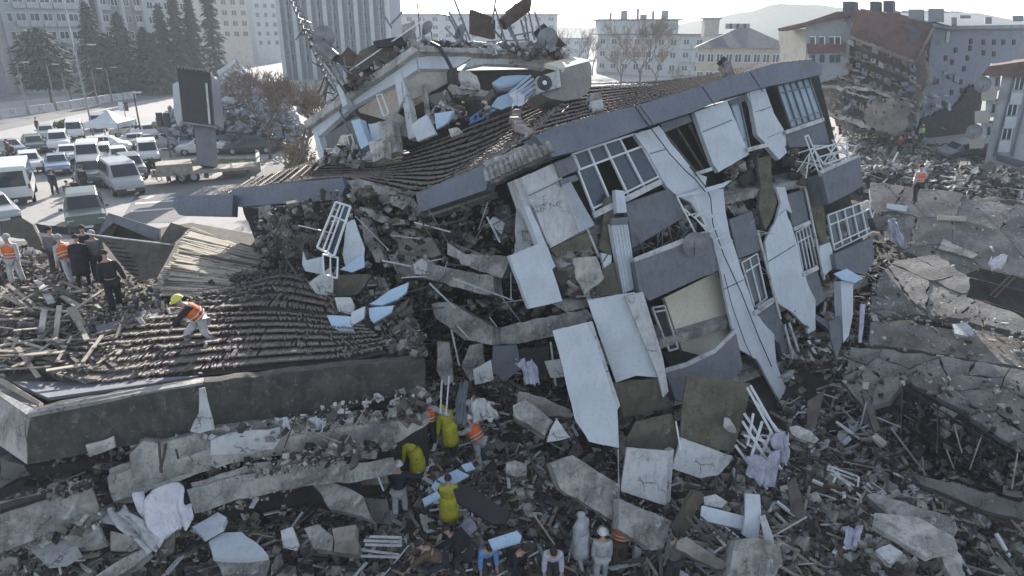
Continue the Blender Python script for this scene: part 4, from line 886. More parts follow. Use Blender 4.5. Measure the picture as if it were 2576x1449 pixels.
# squeezed storeys below: bent beams with plaster and gaps
MB().prism(G3([(-60,1150,4.6),(300,1130,4.6),(1070,990,4.6),(1070,900,4.6),(600,700,4.6),(-150,800,4.6)]), 3.6, M['inner_shade'], n=Vector((0,0,1))).build('rubble_core', lb)
MB().prism([G(x, y, 4.55) for x, y in [(60,1175),(200,1165),(420,1115),(700,1070),(1000,1010),(1080,960),(900,900),(200,1000)]], .25, M['soil'], n=Vector((0,0,1))).build('floor_slab', lb)
for pts, d, gx, gy, th, m, jag in [
 ([(270,1200),(420,1150),(560,1112),(760,1082),(990,1062),(1060,1040),(1065,1075),(990,1118),(760,1135),(560,1172),(420,1222),(285,1262)], 16.55, .33, 0, .5, 'pale_conc', .03),
 ([(470,1232),(600,1195),(760,1172),(900,1165),(990,1150),(1000,1190),(900,1212),(760,1225),(600,1255),(490,1292)], 16.35, .3, -.2, .5, 'concrete', .03),
 ([(325,1145),(360,1110),(400,1115),(470,1098),(550,1075),(700,1055),(870,1045),(955,1050),(960,1110),(870,1118),(700,1135),(560,1165),(480,1190),(415,1210),(340,1235)], 16.3, .35, 0, .5, 'concrete', .02),
 ([(327,1140),(352,1118),(385,1115),(400,1165),(412,1165),(410,1120),(470,1125),(480,1190),(415,1210),(340,1235)], 15.75, .3, 0, .08, 'clad2', .03),
 ([(530,1110),(580,1090),(640,1082),(705,1075),(705,1105),(690,1130),(600,1140),(530,1145)], 15.95, .3, 0, .08, 'clad2', .04),
 ([(960,1075),(990,1080),(992,1130),(950,1118)], 17.0, 0, 0, .3, 'concrete', .02),
 ([(480,1215),(560,1190),(640,1165),(735,1155),(745,1200),(735,1230),(640,1240),(560,1262),(505,1285),(490,1250)], 16.0, .3, -.2, .5, 'concrete', .03),
 ([(735,1155),(800,1158),(872,1160),(860,1212),(840,1210),(735,1225)], 16.5, .2, -.2, .4, 'concrete', .02),
 ([(0,1262),(215,1213),(230,1225),(250,1280),(240,1300),(100,1352),(0,1392)], 14.4, .3, -.2, .6, 'concrete', .01),
 ([(0,1268),(215,1213),(225,1218),(0,1285)], 14.35, .3, -.8, .1, 'soil', .03),
 ([(275,1180),(325,1165),(345,1235),(335,1265),(285,1262)], 15.6, 0, 0, .4, 'pale_conc', .05),
 ([(0,1150),(60,1170),(75,1195),(0,1230)], 15.8, 0, 0, .4, 'concrete_dark', .05),
 ([(150,1345),(245,1315),(262,1365),(225,1375),(175,1380)], 14.6, 0, -.6, .2, 'pale_conc', .03),
 ([(75,1378),(155,1342),(200,1385),(160,1410),(115,1415)], 14.4, 0, -.8, .2, 'clad2', .03),
 ([(278,1335),(345,1350),(345,1380),(330,1388),(278,1385)], 14.8, 0, -.4, .2, 'pale_conc', .03),
 ([(240,1449),(290,1415),(365,1380),(370,1395),(330,1430),(270,1470)], 14.4, 0, -.4, .3, 'concrete', .03),
 ]:
    MB().prism(dpts('0', pts, d, gx, gy), th, M[m], jag=jag).build('crushed_storey', lb)
for pts, d, m in [([(390,1112),(402,1112),(408,1190),(402,1190)], 15.6, 'rust'), ([(412,1118),(420,1115),(406,1190),(403,1190)], 15.62, 'rust'), ([(440,1130),(444,1130),(450,1155),(446,1155)], 15.6, 'rust')]:
    L('dangling_rebar', pts, d, 0, 0, .03, m)
scatter_px('rubble_fill', [(60,1175),(330,1110),(960,1030),(1060,985),(1075,1060),(960,1050),(550,1075),(330,1150),(280,1210),(60,1220)], 1300, 16.6, .02, .16, ['soil','dust','concrete','wood2'], parent=lb, dd=.35)
scatter_px('rubble_fill', [(250,1230),(480,1195),(870,1115),(1000,1120),(900,1160),(740,1150),(480,1215),(300,1300),(250,1330)], 900, 16.5, .02, .16, ['soil','dust','concrete','wood2'], parent=lb, dd=.35)
for i in range(26):
    p = W(random.uniform(60, 960), 0, 16.2); x = random.uniform(60, 960); y = 1190 - (x - 60) * .14 + random.uniform(-20, 40); p = W(x, y, 15.6 + random.random()); v = Vector((random.gauss(0, 1), random.gauss(0, .3), random.gauss(0, .5))).normalized() * random.uniform(.2, .6)
    MB().beam(p - v, p + v, .025, .025, M[random.choice(['rust', 'steel', 'wood', 'wood2'])]).build('exposed_bar', lb)

tiled('tiled_roof', lb, rq([(95,925),(150,955),(200,965),(250,970)], .25), rq([(240,850),(270,835),(300,825),(340,815)], .4), 6, 36, ['tile_a','tile_c','tile_b'], sag=0, damage=.6, lost=.06, seed=31, under='wood2')
scatter_pl('roof_debris', [(150,940),(350,800),(900,810),(960,880),(340,960)], 260, RP, .02, .10, ['tile','wood2','wood','tile2','concrete'], .55, flat=.3)
def skin_px(poly, n, d, m, lo=.015, hi=.09, dd=.15, name='surface_crumbs'): return scatter_px(name, poly, n, d, lo, hi, m, parent=lb, dd=dd)
skin_px([(325,1140),(960,1045),(960,1060),(330,1160)], 220, 16.1, ['dust','concrete','pale_conc','soil']); skin_px([(480,1205),(870,1150),(870,1165),(490,1228)], 180, 16.1, ['dust','concrete','pale_conc','soil']); skin_px([(0,1255),(225,1205),(240,1225),(0,1290)], 400, 14.5, ['dust','concrete','soil'])

for p_, n in (([(325,1190),(560,1160),(960,1100),(960,1125),(560,1190),(340,1240)], 90), ([(0,1385),(250,1290),(262,1320),(0,1410)], 120), ([(500,1270),(740,1225),(740,1245),(505,1300)], 80), ([(60,1160),(540,1080),(1070,970),(1072,990),(540,1100),(68,1185)], 420)):
    skin_px(p_, n, 16.0 if p_[0][0] > 20 else 14.3, ['dust','concrete','pale_conc','soil','clad2'], .015, .10)

scatter_pl('roof_debris', [(880,690),(960,700),(1060,830),(1075,900),(980,880),(920,780)], 900, RP, .02, .13, ['tile','wood2','concrete','dust','soil'], .45)
scatter_pl('roof_debris', [(330,770),(520,770),(640,775),(560,800),(340,830)], 260, RP, .02, .10, ['tile','wood2','pale_conc','dust'], .6)
# ================================================================ fallen pieces around the main building (each a thing)
def piece(name, label, cat, c, pts, d, gx, gy, th, m, jag=.0, group=None, extra=None):
    mb = MB().prism(dpts(c, pts, d, gx, gy), th, M[m], jag=jag)
    return thing(mb, name, label, cat, group)
PCS = [
# hanging cladding below the facade
('cladding_panel','large white cladding panel with ribbed grey stripe hanging at the middle of the front','cladding panel','0',[(1478,756),(1555,742),(1598,736),(1640,860),(1665,950),(1600,945),(1550,962),(1510,850)],19.4,0,.1,.16,'clad',.0),
('ribbed_strip','ribbed pale pilaster strip along the right edge of the large hanging panel','pilaster','0',[(1572,746),(1618,735),(1668,900),(1682,985),(1668,1000),(1655,945)],19.25,0,.1,.2,'clad2',.0),
('cladding_panel','longest white cladding panel leaning with its torn foot on the rubble','cladding panel','0',[(1390,832),(1475,811),(1500,860),(1553,1031),(1557,1127),(1482,1111),(1446,1055),(1402,872)],18.7,0,-.1,.15,'clad',.012),
('ribbed_strip','narrow pale edge strip beside the longest white panel','pilaster','0',[(1475,811),(1490,808),(1560,1020),(1553,1031)],18.8,0,-.1,.25,'clad2',0),
('cladding_panel','small white triangular cladding scrap left of the longest panel foot','cladding panel','0',[(1400,1052),(1422,1085),(1435,1100),(1375,1112),(1385,1080)],18.4,0,-.4,.1,'clad2',.02),
('insulation_board','dark olive backing board below the large hanging white panel','backing board','0',[(1540,965),(1655,950),(1688,1015),(1660,1030),(1568,1050)],19.6,0,.1,.15,'olive',.02),
('insulation_board','olive backing board above the lower white square panel','backing board','0',[(1577,1100),(1600,1060),(1690,1040),(1712,1130),(1700,1132),(1577,1124)],19.0,0,-.2,.12,'olive',.02),
('insulation_board','large tilted olive backing board with pale plaster patch at the foot of the building','backing board','0',[(1728,946),(1760,942),(1888,965),(1880,1020),(1842,1140),(1712,1100),(1715,1040)],18.8,0,-.1,.15,'olive',.01),
('cladding_panel','white panel below the large tilted olive board','cladding panel','0',[(1713,1100),(1842,1148),(1835,1165),(1808,1195),(1760,1203),(1690,1178)],18.5,0,-.2,.15,'clad2',.01),
('cladding_panel','square scratched white panel low in front of the building','cladding panel','0',[(1577,1126),(1682,1135),(1675,1270),(1660,1268),(1562,1235)],18.0,0,-.1,.15,'clad2',.005),
('wall_slab','pale side slab behind the square scratched white panel','slab','0',[(1682,1135),(1695,1130),(1686,1262),(1668,1270)],18.2,0,-.1,.5,'clad2',0),
('plaster_patch','pale torn plaster patch stuck on the large tilted olive board','plaster','0',[(1822,1050),(1835,1052),(1850,1075),(1855,1090),(1835,1088),(1820,1075)],18.55,0,-.1,.03,'pale_conc',.02),
('concrete_beam','long grey concrete beam sloping down under the square white panel','beam','0',[(1385,1165),(1440,1145),(1560,1220),(1558,1300),(1545,1310),(1410,1230)],17.8,.2,-.3,.5,'concrete',.03),
('concrete_beam','dark weathered concrete beam ending beside the men in orange','beam','0',[(1560,1255),(1575,1262),(1690,1310),(1668,1378),(1640,1385),(1555,1330)],17.2,.2,-.3,.5,'concrete',.02),
('concrete_block','broad grey concrete block left of the white triangular scrap','block','0',[(1290,1020),(1320,1005),(1392,1060),(1370,1095),(1292,1045)],18.6,0,-.5,.5,'concrete',.04),
('concrete_block','pinkish grey concrete beam end lying above the broad block','block','0',[(1305,985),(1370,1000),(1435,1030),(1440,1050),(1380,1048),(1300,1012)],19.2,0,-.4,.35,'dust',.04),
('boulder','rounded grey concrete lump at the right of the white suited workers','block','0',[(1273,1165),(1295,1158),(1325,1168),(1325,1195),(1300,1200),(1272,1188)],17.9,0,-.5,.5,'concrete',.05),
('concrete_slab','dark flat board lying behind the man in yellow raincoat','slab','0',[(1140,1230),(1180,1222),(1285,1290),(1270,1318),(1240,1318),(1150,1262)],16.8,0,-.9,.08,'black',.0),
('concrete_slab','grey curved slab tipped left of the man in dark sweater','slab','0',[(775,1205),(820,1205),(870,1225),(915,1250),(940,1312),(880,1290),(830,1280),(808,1240)],16.6,0,-.7,.2,'concrete',.03),
('concrete_slab','dark shadowed slab next to the man in dark sweater','slab','0',[(915,1252),(972,1255),(985,1320),(945,1315)],17,0,-.4,.2,'concrete_dark',.02),  # shadow on this slab is put into its dark concrete colour
('concrete_slab','pinkish slab under the dark opening left of the yellow raincoats','slab','0',[(885,1168),(960,1160),(975,1215),(910,1220)],17.6,0,-.3,.3,'dust',.04),
('concrete_block','grey rounded block in the lower rubble, right one of the pair','block','0',[(835,1330),(895,1320),(902,1395),(840,1388)],15.6,0,-.5,.4,'dust',.04),
('concrete_block','grey rounded block in the lower rubble, left one of the pair','block','0',[(765,1330),(800,1318),(838,1350),(835,1385),(790,1380)],15.6,0,-.5,.4,'concrete',.05),
('white_slab','bright white topped concrete slab at the lower left centre','slab','0',[(525,1362),(560,1340),(608,1338),(660,1378),(675,1398),(600,1405),(535,1400)],15.1,0,-1.1,.12,'clad',.03),
('concrete_slab','grey underside slab below the bright white slab','slab','0',[(535,1402),(672,1400),(660,1440),(560,1449)],15.0,0,-.6,.3,'concrete',.04),
('white_slab','small pale blue white slab right of the draped cloth','slab','0',[(483,1325),(548,1288),(570,1302),(560,1325),(512,1352)],15.4,0,-.9,.15,'clad',.02),
('white_slab','small upright pale tile slab in the lower rubble','slab','0',[(706,1335),(735,1325),(752,1370),(745,1385),(712,1378)],15.4,0,-.4,.1,'clad2',.02),
('white_board','long light blue board lying at the bottom centre','board','0',[(1228,1358),(1300,1335),(1312,1348),(1308,1362),(1240,1382)],15.6,0,-1,.06,'ltblue',0),
('white_board','light blue board between the yellow raincoats, upper one','board','0',[(1160,1170),(1185,1162),(1195,1178),(1172,1185)],18.0,0,-1,.05,'ltblue',0),
('white_board','light blue board left of the lower yellow raincoat','board','0',[(1062,1255),(1100,1235),(1108,1250),(1068,1272)],17.2,0,-1,.05,'ltblue',0),
('white_board','small blue white board above the lower yellow raincoat','board','0',[(1085,1225),(1095,1208),(1108,1218),(1095,1238)],17.6,0,-1,.05,'ltblue',0),
('white_board','pale blue angled board under the orange bending man','board','0',[(1100,1205),(1150,1180),(1180,1195),(1130,1222)],17.8,0,-1.1,.05,'ltblue',.02),
('white_board','white rectangular board at lower right below the building','board','0',[(1765,1273),(1770,1272),(1872,1298),(1870,1332),(1762,1308)],16.9,0,-.4,.08,'clad',0),
('white_board','small tilted white board above the rectangular one','board','0',[(1770,1250),(1800,1243),(1830,1262),(1815,1278),(1772,1270)],17.2,0,-.6,.1,'clad2',.02),
('white_board','tall pale board standing at the lower right of the building','board','0',[(1875,1242),(1912,1245),(1915,1300),(1905,1370),(1868,1345),(1875,1300)],16.6,0,-.1,.08,'clad',0),
('white_board','bent pale strip at the bottom right of the tall board','board','0',[(1912,1300),(1925,1295),(1945,1350),(1950,1380),(1940,1425),(1918,1420),(1928,1380)],16.4,0,-.1,.05,'clad2',0),
('concrete_lump','smooth grey rounded column end at the bottom below the tall board','block','0',[(1850,1360),(1900,1352),(1962,1372),(1968,1410),(1950,1449),(1830,1449)],15.8,0,-.3,.6,'concrete',.03),
('concrete_slab','long rubble covered slab running down below the ladder frames','slab','0',[(1705,1360),(1728,1350),(1830,1415),(1820,1432),(1800,1430),(1700,1380)],16.2,0,-.4,.3,'dust',.03),
('olive_slab','dark brown ribbed wall piece left of the ladder frames','wall piece','0',[(1745,1240),(1772,1246),(1720,1345),(1700,1350),(1695,1330)],17.0,0,0,.3,'olive',.03),
('oval_table_top','grey oval board lying right of the building foot','board','0',[(1985,1075),(2005,1070),(2040,1085),(2060,1105),(2050,1115),(2015,1105),(1992,1092)],18.8,0,-.8,.05,'pale_conc',0),
('wood_board','brown curved board standing at the foot of the right corner','board','0',[(2032,1010),(2078,980),(2070,1000),(2050,1080),(2030,1070)],19.6,0,0,.05,'wood2',.0),
('wood_board','brown pointed board leaning in the rubble at lower right','board','0',[(1982,1215),(2002,1200),(2025,1285),(2020,1310),(1990,1290)],17.6,0,-.1,.05,'wood2',0),
# left middle: pale shards by the tiled roof
('wall_shard','tilted wall shard with blue grey fluted face beside the left tiled roof','wall piece','0',[(776,712),(830,672),(838,700),(836,742),(800,745)],20.4,0,.1,.1,'clad2',.01),
('olive_slab','olive backed wall piece behind the fluted shard','wall piece','0',[(830,690),(935,692),(900,740),(840,748),(832,720)],20.8,0,-.2,.2,'olive',.03),
('wall_shard','pale blue triangular shard under the tall broken window frame','wall piece','0',[(856,678),(915,638),(917,672),(885,685)],20.2,0,0,.08,'ltblue',.01),
('wall_shard','grey white shard leaning against the tall broken window frame','wall piece','0',[(872,560),(890,552),(917,625),(915,645),(868,668),(862,640)],20.6,0,0,.1,'clad',0),
('wall_shard','pale shard low at the left of the tall broken window frame','wall piece','0',[(762,632),(770,655),(812,645),(812,690),(768,682),(760,665)],21.2,0,0,.1,'clad',.02),
('wall_shard','upper piece of the snapped light blue panel','wall piece','0',[(930,765),(985,728),(1028,710),(1022,735),(1000,752),(960,768)],19.4,0,-.5,.1,'ltblue',.01),
('wall_shard','lower right piece of the snapped light blue panel','wall piece','0',[(928,775),(990,768),(985,785),(940,812),(930,800)],19.1,0,-.5,.1,'ltblue',.01),
('wall_shard','middle piece of the snapped light blue panel','wall piece','0',[(885,785),(918,770),(915,800),(885,820),(882,800)],18.9,0,-.4,.1,'clad',.01),
('wall_shard','lilac grey shard left of the snapped light blue panel','wall piece','0',[(842,748),(882,748),(892,770),(888,792),(850,782)],19.2,0,-.2,.1,'clad2',.01),
('wall_shard','light blue scrap lowest in the cluster beside the left tiles','wall piece','0',[(822,793),(882,796),(882,815),(895,838),(860,835),(835,822)],18.8,0,-.6,.08,'ltblue',.01),
('wall_shard','dark edge board beneath the snapped light blue panel','wall piece','0',[(888,818),(985,788),(1030,750),(1020,775),(950,825),(900,835)],19.5,0,-.3,.08,'olive',.02),
('box_lid','dark square board with pale edge between the left tiles and the edge beam','board','0',[(970,888),(1010,855),(1032,885),(1020,895),(985,902)],18.4,0,-.6,.1,'concrete_dark',0),
]
for p in PCS: piece(*p)
# tall broken window frame left of centre
root = empty('broken_window_frame', W(830, 660, 20.6), 'tall broken white window frame tilted above the left tiled roof', 'window frame')
frame_quad('frame', [W(845,508,21), W(882,520,20.8), W(840,645,20.2), W(798,622,20.4)], parent=root, w_=.06, bars=(((.35,0),(.35,1)),((.6,0),(.6,1)),((0,.3),(1,.3))))
MB().prism([W(862,512,20.9), W(880,518,20.8), W(845,640,20.3), W(828,632,20.4)], .01, M['glass']).build('pane', root)
frame_quad('frame', [W(812,640,20.3), W(850,648,20.2), W(848,700,20), W(815,690,20.1)], parent=root, w_=.05, bars=(((.5,0),(.5,1)),))
# stacks of white profiles, bars and pipes (individual things)
def bars(label, cat, name, lst, d, w_, m, group):
    lst = sorted(lst, key=lambda q: q[0] + q[2]); od = ['first','second','third','fourth','fifth','sixth','seventh','eighth','ninth','tenth','eleventh','twelfth']
    for i_, (x1, y1, x2, y2) in enumerate(lst): thing(MB().beam(W(x1, y1, d + random.uniform(-.15, .15)), W(x2, y2, d + random.uniform(-.15, .15)), w_, w_ * .7, M[m]), name, f'{label}, {od[i_]} from the left', cat, group)
bars('white window profile leaning at the right foot of the building', 'window profile', 'window_profile', [(1880,975,1975,1150),(1888,970,1985,1140),(1872,1040,1965,1180),(1868,1060,1950,1190),(1900,1010,1985,1120),(1850,1120,1930,1230),(1880,1080,1935,1165),(1895,1040,1880,1120),(1918,1060,1890,1150),(1940,1090,1905,1170),(1872,1095,1925,1110),(1885,1120,1945,1140)], 18.3, .07, 'white', 'window profiles leaning at the right foot of the building')
bars('white profile lying left of the crouched people', 'window profile', 'window_profile', [(915,1360,1000,1362),(918,1370,1010,1372),(905,1382,1005,1396),(930,1350,1010,1352),(900,1398,1005,1402)], 15.6, .05, 'clad2', 'white profiles lying at the bottom centre')
bars('wooden bar below the white rectangular board', 'wooden bar', 'wooden_bar', [(1728,1302,1800,1378),(1745,1298,1815,1372),(1762,1300,1830,1362),(1740,1330,1785,1325),(1760,1352,1805,1345)], 16.6, .06, 'wood2', 'wooden bars below the white rectangular board')
bars('thin pale tube standing above the yellow raincoats', 'tube', 'thin_tube', [(1112,955,1108,1040),(1130,945,1122,1045),(1108,1000,1112,955)], 18.6, .04, 'white', 'thin tubes above the yellow raincoats')
bars('long steel pipe across the dark void below the crushed storeys', 'pipe', 'steel_pipe', [(960,655,1035,670),(1080,712,1145,775),(1135,830,1155,920),(1385,860,1398,970),(1150,820,1182,855),(1140,700,1290,755),(1225,545,1258,610)], 20.4, .05, 'clad2', 'pipes among the crushed storeys')
for (x1,y1,x2,y2,m,lb_) in [(1900,1375,2030,1300,'clad2','bent pale rod sticking out at lower right'),(1340,1290,1395,1370,'wood','thin wooden stick leaning by the dark board'),(1700,1060,1712,1130,'white','white angle strip on the olive boards'),(945,1185,965,1235,'ltblue','pale blue handle held beside the dark sweater man'),(1555,1130,1558,1320,'concrete','thin vertical pale edge left of the square panel')]:
    thing(MB().beam(W(x1,y1,17), W(x2,y2,17), .03, .03, M[m]), 'thin_bar', lb_, 'bar')
# draped cloths
cloth('large white cloth draped over the rubble at lower left', 'a', [(1010,820),(1400,730),(1480,1010),(1200,1200)], 14.9, n=16, amp=.22, gx=.1, gy=-.3, seed=2)
cloth('grey cloth strip pulled left from the large white cloth', 'a', [(770,960),(960,900),(1240,1160),(1150,1270)], 14.8, n=12, amp=.12, gy=-.4, seed=5, m='clad2')
cloth('lilac patterned bedding hanging among the window profiles', '0', [(1870,1150),(1960,1130),(1950,1230),(1880,1200)], 18.0, m='lilac', n=10, seed=6)
cloth('lilac cloth at the top right of the window profiles', '0', [(1935,1090),(1985,1085),(1980,1165),(1960,1160)], 18.2, m='lilac', seed=3)
cloth('tall grey blue curtain hanging above the orange vest workers', '0', [(1158,960),(1176,960),(1172,1068),(1140,1060)], 18.6, m='slate2', seed=8, amp=.06)
cloth('crumpled pale sheet right of the tall curtain', '0', [(1185,1000),(1230,1005),(1255,1050),(1190,1060)], 18.4, m='clad2', seed=9)
cloth('white cloth hanging over the crushed storey, right one', '0', [(778,1046),(822,1050),(820,1078),(800,1088)], 16.6, seed=4, amp=.05)
cloth('white and dark cloth hanging over the crushed storey, left one', '0', [(690,1052),(720,1050),(742,1088),(735,1092)], 16.4, seed=7, amp=.05)
cloth('blue grey crumpled cloth in the rubble left of the long hanging panel', '0', [(1300,905),(1340,900),(1360,960),(1325,965)], 19.4, m='lilac', seed=11, amp=.08)
cloth('white sack at the end of the crushed storey', '0', [(865,1035),(912,1032),(915,1050),(880,1055)], 16.6, seed=12, amp=.05)
# ================================================================ right: tilted cracked roof slabs of a fallen block
SP1 = plane_from(G(2240, 560, 6.2), G(2576, 560, 6.6), G(2400, 760, 4.3))
SP2 = plane_from(G(2200, 800, 4.2), G(2576, 860, 4.5), G(2400, 905, 3.9))
SP3 = plane_from(G(2160, 900, 4.0), G(2576, 960, 4.6), G(2400, 1150, 3.0))
rb = empty('pancaked_block_right', G(2400, 950, 3.5), 'pancaked block at right with wide cracked concrete roof slabs and a dark rusted opening', 'building')
def crackslab(name, poly, pl, m, n, gap=.02, th=.25, off=.12):
    """voronoi-like broken slab: many close-fitting real pieces"""
    q = [onplane(x, y, pl, off) for x, y in poly]; n_ = pl[1]; u = Vector((1, 0, 0)); u = (u - n_ * u.dot(n_)).normalized(); v = n_.cross(u); o = q[0]
    P2 = [((p - o).dot(u), (p - o).dot(v)) for p in q]; xs_ = [p[0] for p in P2]; ys_ = [p[1] for p in P2]
    v = v * 1.0; seeds = []; rs = random.Random(n * 7 + len(poly))
    while len(seeds) < n:
        a, b = min(xs_) + (max(xs_) - min(xs_)) * rs.random() ** 1.7, rs.uniform(min(ys_), max(ys_))
        if inpoly(np.array([a]), np.array([b]), P2)[0]: seeds.append((a, b))
    def clip(poly_, px, py, nx_, ny_):
        out = []
        for i in range(len(poly_)):
            a, b = poly_[i], poly_[(i + 1) % len(poly_)]; da = (a[0]-px)*nx_+(a[1]-py)*ny_; db = (b[0]-px)*nx_+(b[1]-py)*ny_
            if da <= 0: out.append(a)
            if (da < 0) != (db < 0): t = da / (da - db); out.append((a[0] + (b[0]-a[0]) * t, a[1] + (b[1]-a[1]) * t))
        return out
    for s in seeds:
        cell = P2[:]
        for t in seeds:
            if t == s: continue
            dx, dy = t[0]-s[0], t[1]-s[1]; L_ = math.hypot(dx, dy); cell = clip(cell, (s[0]+t[0])/2 - dx/L_*gap, (s[1]+t[1])/2 - dy/L_*gap, dx/L_, dy/L_)
            if len(cell) < 3: break
        if len(cell) < 3: continue
        h = rs.uniform(-.04, .04); tx, ty = rs.gauss(0, .018), rs.gauss(0, .018)
        pts = [o + u * a + v * b + n_ * (h + (a - s[0]) * tx + (b - s[1]) * ty) for a, b in cell]
        MB().prism(pts, th, M[m], jag=.06, n=n_).build('slab_fragment', rb)
crackslab('s', [(2190,455),(2300,470),(2400,480),(2576,520),(2620,560),(2620,700),(2500,690),(2440,700),(2300,640),(2230,600),(2190,520)], SP1, 'roofslab', 9, .010)
crackslab('s', [(2250,655),(2360,640),(2440,700),(2430,745),(2560,790),(2620,830),(2600,850),(2420,800),(2300,790),(2190,800),(2190,740),(2215,690)], plane_from(G(2200,800,4.2),G(2600,830,4.5),G(2330,650,5.5)), 'roofslab', 12, .014)
MB().prism([onplane(x, y, SP2, .2) for x, y in [(2190,810),(2330,820),(2440,835),(2620,860),(2620,930),(2450,905),(2300,880),(2185,865)]], .3, M['dust'], jag=.03).build('slab_fragment', rb)
crackslab('s', [(2140,875),(2230,880),(2400,900),(2620,940),(2620,1180),(2560,1120),(2490,1080),(2400,1020),(2280,955),(2240,1010),(2180,1030),(2120,960)], SP3, 'roofslab', 20, .014)
sheetp = lambda label, pts, pl, m, off, th=.05, name='board', cat='board', jag=0: thing(MB().prism([onplane(x, y, pl, off) for x, y in pts], th, M[m], jag=jag), name, label, cat)
sheetp('white board lying on the right slab near the man in the orange vest', [(2232,512),(2283,518),(2280,532),(2230,524)], SP1, 'clad', .3)
sheetp('pale wooden plank lying on the right slab', [(2358,540),(2432,545),(2430,556),(2358,552)], SP1, 'deck', .3, name='plank', cat='plank')
sheetp('ridged grey sheet on the right slab under the steel frame', [(2262,680),(2330,690),(2320,740),(2255,735)], SP1, 'steel', .05, name='ridged_sheet', cat='sheet')
sheetp('pale crumbled plaster spread on the right slab, triangular', [(2372,600),(2460,640),(2445,650),(2360,625)], SP1, 'pale_conc', .3, .03, 'plaster_patch', 'plaster', .04)
sheetp('flat pale concrete patch on the broken right slab edge', [(2395,815),(2430,812),(2462,835),(2440,845),(2400,838)], SP2, 'clad2', .45, .1, 'plaster_patch', 'plaster', .03)
cloth('crumpled white plastic sheet on the right slab near the picture edge', '0', [(2485,650),(2530,638),(2520,670),(2490,680)], 25.5, seed=21)
cloth('long white cloth caught on the slab edge right of the balconies', '0', [(2230,548),(2256,556),(2272,620),(2240,600)], 26.5, seed=22, m='lilac')
root = empty('steel_frame_scrap', onplane(2370, 715, SP1, .2), 'twisted white steel frame lying on the right slab', 'steel frame')
for a, b in [((2310,700),(2400,668)),((2312,702),(2400,745)),((2305,680),(2385,735)),((2378,680),(2420,725)),((2335,690),(2350,715)),((2418,720),(2418,730)),((2340,735),(2365,725))]: MB().beam(onplane(*a, SP1, .35), onplane(*b, SP1, .3), .09, .07, M['clad2']).build('frame_bar', root)
for a, b in [((2352,785),(2370,745)),((2400,755),(2402,770))]: thing(MB().beam(onplane(*a, SP1, .5), onplane(*b, SP1, .5), .04, .04, M['clad2']), 'thin_bar', 'thin pale stick below the twisted frame, the longer one' if a[0] < 2390 else 'thin pale stick below the twisted frame, the shorter one', 'bar')
# dark sheet as the opening's shade and slab edge at the far right
MB().prism([onplane(x, y, SP1, .14) for x, y in [(2430,690),(2470,672),(2620,710),(2620,800),(2540,780),(2440,745),(2425,720)]], .05, M['inner_shade'], jag=.02).build('opening_shade', rb)
for a, b in [((2465,675),(2620,712)),((2440,700),(2600,740)),((2490,745),(2545,690)),((2500,750),(2555,695)),((2430,745),(2620,805))]: MB().beam(onplane(*a, SP1, .3), onplane(*b, SP1, .3), .07, .07, M['rust']).build('rusted_bar', rb)
# black rebar cage in the hole
cage = empty('rebar_cage', G(2400, 1120, 2.6), 'black rusted steel cage lying in the dark hole at the lower right', 'steel cage')
CPn = plane_from(G(2270, 960, 3.9), G(2576, 1160, 3.3), G(2250, 1120, 2.3))
MB().prism([onplane(x, y, CPn, -.25) for x, y in [(2270,985),(2330,1000),(2600,1160),(2620,1290),(2400,1240),(2250,1120)]], .2, M['inner_shade'], jag=.03).build('pit_floor', rb)
mb_ = 0
for k in range(4):
    for (a, b) in [((2270,965),(2560,1140)),((2240,1010),(2540,1190)),((2250,1060),(2560,1240)),((2330,1180),(2570,1260))]:
        MB().beam(onplane(a[0] + k * 3 + random.uniform(-10, 25), a[1] + k * 5 + random.uniform(-8, 12), CPn, .3 - .1 * k), onplane(b[0] - random.uniform(0, 70), b[1] + k * 6 + random.uniform(-25, 12), CPn, .1 + random.random() * .5), .03, .03, M['black']).build('cage_bar', cage)
for t in [i / 13 for i in range(14)]:
    MB().beam(onplane(2270 + 290 * t, 965 + 178 * t, CPn, .25), onplane(2245 + 290 * t + random.uniform(-30, 30), 1060 + 180 * t + random.uniform(-40, 40), CPn, random.random() * .5), .03, .03, M['black' if random.random() < .7 else 'rust']).build('cage_bar', cage)
for (x1, y1, x2, y2) in [(2470,1095,2440,1180),(2400,1070,2420,1140),(2380,1130,2400,1180),(2560,1140,2545,1230)]: MB().beam(onplane(x1, y1, CPn, .4), onplane(x2, y2, CPn, .4), .03, .03, M['wood']).build('cage_bar', cage)
